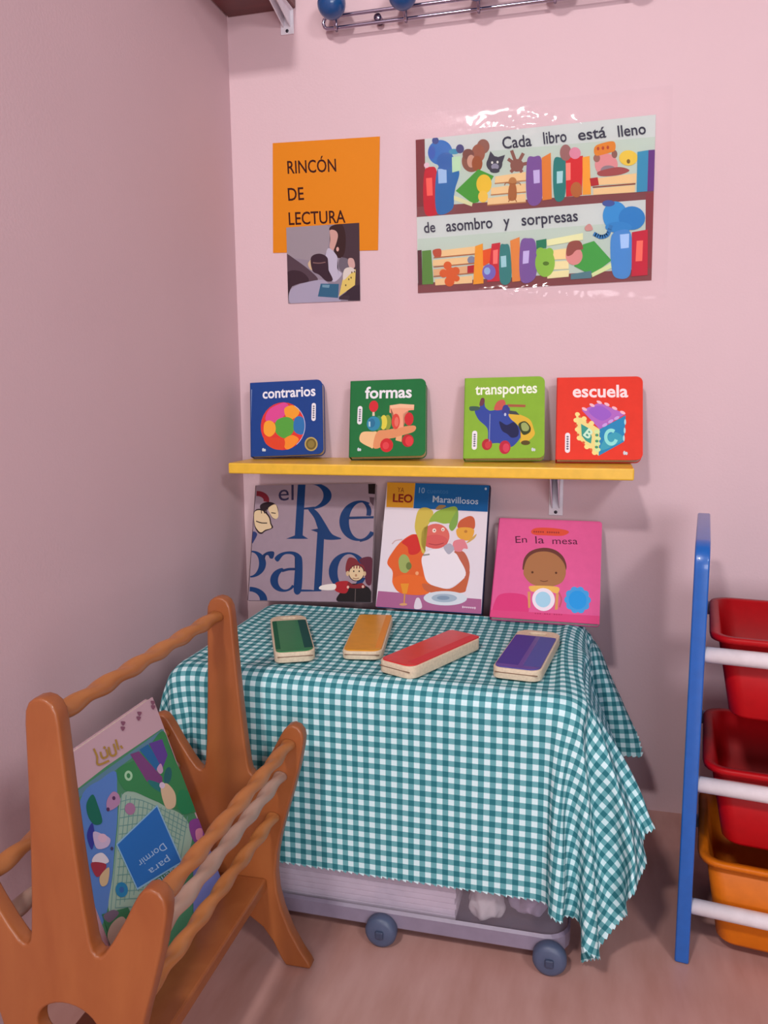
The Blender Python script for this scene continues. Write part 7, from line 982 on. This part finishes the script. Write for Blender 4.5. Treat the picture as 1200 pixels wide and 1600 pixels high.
tag(tc_, 'green and white checked cotton tablecloth draped over the storage box', 'tablecloth')

# ------------------------------------------------------------------ flat filled shapes with holes, cut from board
def plate(outlines, half, bev, to3, seg=2):
    cu = bpy.data.curves.new('p', 'CURVE'); cu.dimensions = '2D'; cu.fill_mode = 'BOTH'; cu.extrude = half - bev; cu.bevel_depth = bev; cu.bevel_resolution = seg; cu.offset = -bev
    for ol in outlines:
        sp = cu.splines.new('POLY'); sp.points.add(len(ol) - 1); sp.use_cyclic_u = True
        for p, q in zip(sp.points, ol): p.co = (q[0], q[1], 0, 1)
    o = bpy.data.objects.new('p', cu); COL.objects.link(o)
    me = bpy.data.meshes.new_from_object(o.evaluated_get(bpy.context.evaluated_depsgraph_get()))
    COL.objects.unlink(o); bpy.data.objects.remove(o); bpy.data.curves.remove(cu)
    bm = bmesh.new(); bm.from_mesh(me); bpy.data.meshes.remove(me)
    bmesh.ops.remove_doubles(bm, verts=bm.verts[:], dist=1e-5)
    for v in bm.verts: v.co = to3(*v.co)
    bmesh.ops.recalc_face_normals(bm, faces=bm.faces[:])
    return bm

# ------------------------------------------------------------------ four narrow board books lying on the cloth
def narrow_book(label, loc, ang, wd, ln, t, hexc, dark, light, bands, tip=None, hole=True):
    o = thing('narrow_board_book', label, 'book', loc, (0, 0, R(ang)), 'narrow board books lying on the checked cloth')
    cream = mat('d6c3a8', 0.6, 'cream_pages', mottle=0.1, scale=250)
    ol = rrect(-wd / 2, wd / 2, -ln / 2, ln / 2, (.012, .016, .020, .020), 6)
    hl = [(x, y + ln / 2 - 0.018) for x, y in rrect(-0.014, 0.014, -0.0065, 0.0065, 0.006, 4)]
    ols = [ol] + ([hl] if hole else [])
    flat = lambda x, y, z: Vector((x, y, z + t / 2))
    obj('page_block', plate(ols, t / 2 - 0.001, 0.0015, flat), cream, o)
    # coloured cover panel
    y1 = ln / 2 - (0.036 if hole else 0.006)
    cov = rrect(-wd / 2 + .0025, wd / 2 - .0025, -ln / 2 + .0030, y1, (.010, .015, .006, .006), 6)
    bm = bmesh.new(); mats = [mat(hexc, 0.3, 'cover_' + hexc, mottle=0.05)]
    prism(bm, cov, lambda u, v, d: Vector((u, v, d)), t - 0.0012, t + 0.0006)
    a = Art(bm, mats, ((-wd / 2, y1), (wd / 2, y1), (wd / 2, -ln / 2), (-wd / 2, -ln / 2)), wd, ln, lambda u, v, l: Vector((u - wd / 2, v * (y1 + ln / 2) / ln - ln / 2, t + 0.0006 + l)))
    for x0, x1, c in bands: a.poly([(x0 * wd, y1 - .002), (x1 * wd, y1 - .002), (x1 * wd, -ln / 2 + .015), (x0 * wd, -ln / 2 + .015)], c)
    obj('cover', bm, mats, o)
    if tip: obj('tab', box(bmesh.new(), -wd * .42, wd * .30, ln / 2 - .012, ln / 2 - .004, t - .0012, t + .0005, .0006), mat(tip, 0.3), o)
    ln_ = bmesh.new(); box(ln_, -wd / 2 + .004, wd / 2 - .004, -ln / 2 - .0003, -ln / 2 + .001, t * .55, t * .55 + .0012)
    obj('page_gap', ln_, mat('7d5f4a', 0.7), o)
    return o
CT = 0.3993
narrow_book('green narrow board book with a handle, leftmost on the checked cloth', (0.231, -0.338, CT), 24.6, 0.062, 0.205, 0.018, '1f7a45', '17553f', '2f8f55', ((-.46, -.34, '175c40'), (.24, .46, '154c46')))
narrow_book('yellow narrow board book lying between the green and red ones', (0.3525, -0.296, CT), 9, 0.062, 0.205, 0.015, 'd9951f', 'c58018', 'e2a636', ((.30, .46, 'dd8f3c'),), hole=False)
narrow_book('red narrow board book with cream pages lying askew on the cloth', (0.473, -0.368, CT), -25, 0.063, 0.188, 0.020, 'cf2a30', 'b02428', 'dd4a4a', ((.2, .46, 'd23c44'),), tip='cf2a30', hole=False)
narrow_book('purple narrow board book with a handle, rightmost on the checked cloth', (0.615, -0.335, CT), -6.4, 0.069, 0.195, 0.018, '4d4a9a', '3d3a86', '5f62b4', ((-.46, .0, '4a4092'), (.1, .46, '50589e')))

# ------------------------------------------------------------------ wooden magazine rack with turned rods
WOODP = wood('honey_stained_wood', '8e4c24', '9c5a2e', (8, 8, 2.5)); RODW = wood('light_turned_wood', 'a2622f', 'b0703c', (9, 4, 9)); PALE = wood('pale_turned_wood', 'a08070', 'ae9080', (9, 4, 9))
rk = thing('magazine_rack', 'honey coloured wooden magazine rack with twisted rods beside the left wall', 'magazine rack', (0.226, -0.7340, 0), (0, R(-0.6), 0.012))
half = [(0.0, 0.5335), (0.007, 0.532), (0.0125, 0.528), (0.0165, 0.520), (0.0180, 0.508), (0.0205, 0.45), (0.0240, 0.39), (0.0285, 0.33), (0.0320, 0.297), (0.0340, 0.288), (0.0373, 0.2835), (0.0415, 0.2835), (0.0460, 0.287),
        (0.0555, 0.300), (0.0690, 0.322), (0.0805, 0.343), (0.0860, 0.352), (0.0920, 0.3585), (0.0990, 0.3605), (0.1070, 0.358), (0.1125, 0.351), (0.1140, 0.342), (0.1125, 0.330), (0.1060, 0.300), (0.0960, 0.265), (0.0855, 0.232), (0.0760, 0.200), (0.0690, 0.170), (0.0655, 0.140), (0.0670, 0.112), (0.0730, 0.085), (0.0840, 0.055), (0.0980, 0.028), (0.1100, 0.010), (0.1130, 0.004), (0.1110, 0.0006), (0.0760, 0.0006), (0.0690, 0.010), (0.0580, 0.034), (0.0430, 0.055), (0.0230, 0.069), (0.0, 0.073)]
outline = half + [(-x, z) for x, z in half[::-1][1:-1]]
hole = [(0.034 * math.cos(R(a)), 0.200 + 0.027 * math.sin(R(a))) for a in range(0, 360, 12)]
for yc in (-0.1890, 0.1755):
    obj('end_panel', plate([outline, hole] if yc < 0 else [outline], 0.009, 0.003, lambda x, y, z, yc=yc: Vector((x, yc + z, y))), WOODP, rk)
YA, YB = -0.1805, 0.1670
def rod(u, z, m, r=0.0082, ph=0):
    pts = line((u, YA, z), (u, YB, z), 110)
    return obj('rod', tube(bmesh.new(), pts, r, 16, twist=2 * math.pi / 0.11, lobes=2, amp=0.17), m, rk, True)
rod(-0.003, 0.507, RODW, 0.0085)
for s in (1, -1):
    rod(s * 0.0935, 0.334, RODW, 0.0085)
    o_ = rod(s * 0.0800, 0.287, PALE); o_['label'] = 'paler turned rod'
    rod(s * 0.0670, 0.226, RODW)
obj('bottom_board', box(bmesh.new(), -0.052, 0.0525, YA, YB, 0.114, 0.1315, 0.003), WOODP, rk)
# picture book standing in the rack
def d_rack(a):
    G, B, V = '3f8f62', '4a78c0', '6a4a9a'
    a.poly([(-75, 530), (634, 37), (1081, 1232), (499, 2019)], 'c9a9b4')
    a.poly([(-340, 1030), (100, 660), (330, 480), (690, 235), (1085, 1229), (248, 2369)], '4f8f6a')
    a.poly([(-340, 1030), (140, 640), (700, 235), (710, 262), (180, 660), (-330, 1070)], '5f88a0')
    a.blob([(160, 700), (300, 560), (390, 510), (400, 620), (400, 800), (380, 1000), (360, 1200), (320, 1420), (250, 1500), (120, 1200)], '5b86cc')
    a.blob([(430, 660), (560, 640), (700, 720), (820, 780), (880, 900), (820, 1060), (620, 1200), (480, 1420), (340, 1400), (370, 1150), (400, 880)], '9fbfae')
    for k in range(16): a.stroke([(430 + k * 28, 650 + k * 9), (350 + k * 30, 1400 - k * 22)], 5, '6f9f9a', False)
    for k in range(14): a.stroke([(420 - k * 3, 700 + k * 52), (560 + k * 22, 690 + k * 48), (860 - k * 14, 830 + k * 26)], 5, '6f9f9a')
    a.blob([(400, 500), (540, 420), (620, 330), (700, 250), (760, 400), (900, 700), (890, 760), (780, 740), (640, 690), (520, 640), (440, 620)], '3f8a58')
    a.blob([(200, 720), (240, 660), (270, 720), (300, 830), (250, 850), (210, 800)], '23705e'); a.blob([(200, 920), (235, 840), (250, 930), (230, 1010)], '3a3f9a')
    a.poly([(485, 400), (540, 380), (690, 540), (690, 590), (590, 570)], '7c4a80'); a.poly([(545, 370), (600, 335), (690, 470), (650, 500)], '2f6ca4'); a.poly([(605, 330), (690, 300), (725, 400), (690, 490)], '64489a')
    a.blob([(600, 560), (690, 590), (690, 640), (620, 600)], '2f7a7c'); a.ell(725, 530, 24, 55, '2f6a70', rot=10); a.blob([(655, 490), (680, 455), (695, 500), (675, 520)], 'c9a2c4')
    a.blob([(680, 600), (720, 580), (770, 640), (770, 720), (720, 740), (690, 680)], 'd8c0a0'); a.ell(688, 592, 18, 20, 'd8c8e0')
    a.ring(472, 536, 26, 32, 12, 16, 'a8d8b0')
    a.blob([(330, 700), (370, 640), (410, 660), (410, 720), (340, 760)], 'b48ab0'); a.ell(376, 680, 11, 13, '5a3a60', n=12); a.ell(338, 752, 11, 13, '5a3a60', n=12); a.ell(480, 745, 34, 38, 'a87ca0')
    a.blob([(240, 900), (300, 910), (350, 940), (330, 990), (260, 1000)], 'c8b8d8'); a.ell(300, 935, 30, 28, 'd8b8d0'); a.ell(360, 1000, 10, 12, '4a4a70', n=12)
    a.blob([(232, 1090), (250, 1045), (300, 1030), (340, 1080), (300, 1100)], 'dcd8e2'); a.blob([(225, 1095), (320, 1100), (300, 1160), (255, 1180)], 'a03a4a'); a.blob([(280, 1180), (340, 1120), (330, 1220), (290, 1240)], 'd0b890')
    a.blob([(860, 820), (940, 800), (980, 900), (930, 960), (880, 930)], '8a4a9a'); a.blob([(900, 870), (940, 860), (940, 920), (905, 930)], 'd890b0'); a.blob([(800, 620), (870, 640), (890, 740), (820, 770), (780, 700)], '2f8a5c')
    a.ell(420, 1260, 40, 48, '2f86b8'); a.ell(420, 1260, 16, 20, '3a6ab0')
    a.poly([(290, 1420), (460, 1370), (520, 1500), (560, 1700), (300, 2250)], '3f8058'); a.blob([(340, 1500), (420, 1430), (460, 1500), (420, 1640), (320, 1640)], 'c4b0a0'); a.blob([(300, 1430), (360, 1390), (400, 1410), (340, 1470)], '7a6a80')
    a.poly([(880, 1010), (1020, 960), (1089, 1229), (880, 1480)], '7a86cc')
    # blue title square and its upside-down lettering
    a.poly([(386, 972), (655, 715), (815, 1075), (520, 1260)], '8fc0e0'); a.poly([(396, 975), (652, 728), (803, 1072), (522, 1246)], '2f74c4')
    T = 'a6c8ec'
    a.text('Dormir', (690, 955), (520, 1080), 46, T); a.text('para', (720, 1040), (590, 1130), 44, T); a.text('Cuentos', (790, 1090), (600, 1220), 40, T)
    # gold lettering and small marks on the pale band
    Y = 'b08c48'
    for st in ([(250, 372), (270, 420), (276, 470), (345, 445)], [(292, 392), (306, 428), (338, 412), (330, 375)], [(345, 360), (360, 410), (392, 398), (378, 340)], [(392, 312), (408, 370)], [(424, 350), (432, 362)]): a.stroke(st, 13, Y)
    a.ell(318, 362, 9, 9, Y, n=10)
    for x, y in ((440, 205), (438, 238), (546, 142), (540, 172), (632, 72), (634, 100)): a.blob([(x - 14, y - 10), (x + 14, y - 8), (x + 4, y + 14), (x - 6, y + 12)], '8a5a70')
book('picture_book', 'big picture book with blue title square standing in the wooden magazine rack', None, (0.230, -0.828, 0.1358), (R(-19.5), 0, R(90)), 0.221, 0.281, 0.0125, 'c9a9b4', 'b08a96',
     ((-75, 530), (634, 37), (1081, 1232), (499, 2019)), d_rack, (0, 0, 0, 0))

# ------------------------------------------------------------------ toy organiser with plastic bins
BLP = mat('195cae', 0.32, 'blue_painted_board', coat=0.3); RAIL = mat('e9e2e6', 0.4, 'white_rod_paint')
oz = thing('toy_organizer', 'blue sided toy organizer frame with white rails right of the table', 'toy organizer', (0.842, -0.428, 0), (0, 0, R(-7.5)))
side = rrect(0.0, 0.30, 0.0006, 0.605, (0.004, 0.004, 0.02, 0.035), 6)
for x in (0.0, 0.400):
    obj('side_panel', plate([side], 0.0095, 0.0025, lambda u, v, d, x=x: Vector((x + d, u, v))), BLP, oz)
RZ = (0.452, 0.267, 0.084)
for z in RZ:
    for y in (0.014, 0.250):
        obj('rail', tube(bmesh.new(), [(0.0090, y, z + (0.004 if y > .1 else 0)), (0.3910, y, z + (0.004 if y > .1 else 0))], 0.0108, 18), RAIL, oz, True)
RED = mat('a8050f', 0.45, 'red_plastic', spec=0.25); ORG = mat('c8680a', 0.45, 'orange_plastic', spec=0.25)
def bin_(label, z, m, ztop, depth_front):
    """open tub hanging between a front and a rear rail"""
    o = thing('storage_bin', label, 'storage bin', oz.matrix_basis @ Vector((0.200, 0.132, z)), (0, 0, R(-7.5)), 'plastic bins in the toy organizer')
    X, Y, h, tp = 0.1755, 0.105, ztop - z, 0.020
    def lp(k, zz, g=0.0): return rl(-X + tp * (1 - k) - g, X - tp * (1 - k) + g, -Y + tp * .5 * (1 - k) - g, Y - tp * .5 * (1 - k) + g, zz, 0.022 + g)
    bm = bmesh.new()
    loft(bm, [lp(-.15, 0.0), lp(0.02, 0.004), lp(1, h), lp(1, h, -0.0022), lp(0.05, 0.0065, -0.0022), lp(-.1, 0.0035, -0.0022)], True, True)
    obj('tub', bm, m, o, True)
    bm = bmesh.new()
    ring = [lp(1, h - 0.006, 0.0004), lp(1, h - 0.007, 0.009), lp(1, h - 0.001, 0.0105), lp(1, h + 0.0015, 0.009), lp(1, h + 0.0012, -0.001), lp(1, h - 0.0005, -0.0018)]
    loft(bm, ring, False, False); obj('rim', bm, m, o, True)
    return o
bin_('red plastic bin on the top rails of the toy organizer', 0.360, RED, 0.475, 0)
bin_('red plastic bin on the middle rails of the toy organizer', 0.175, RED, 0.290, 0)
bin_('orange plastic bin on the bottom rails near the floor', 0.022, ORG, 0.152, 0)
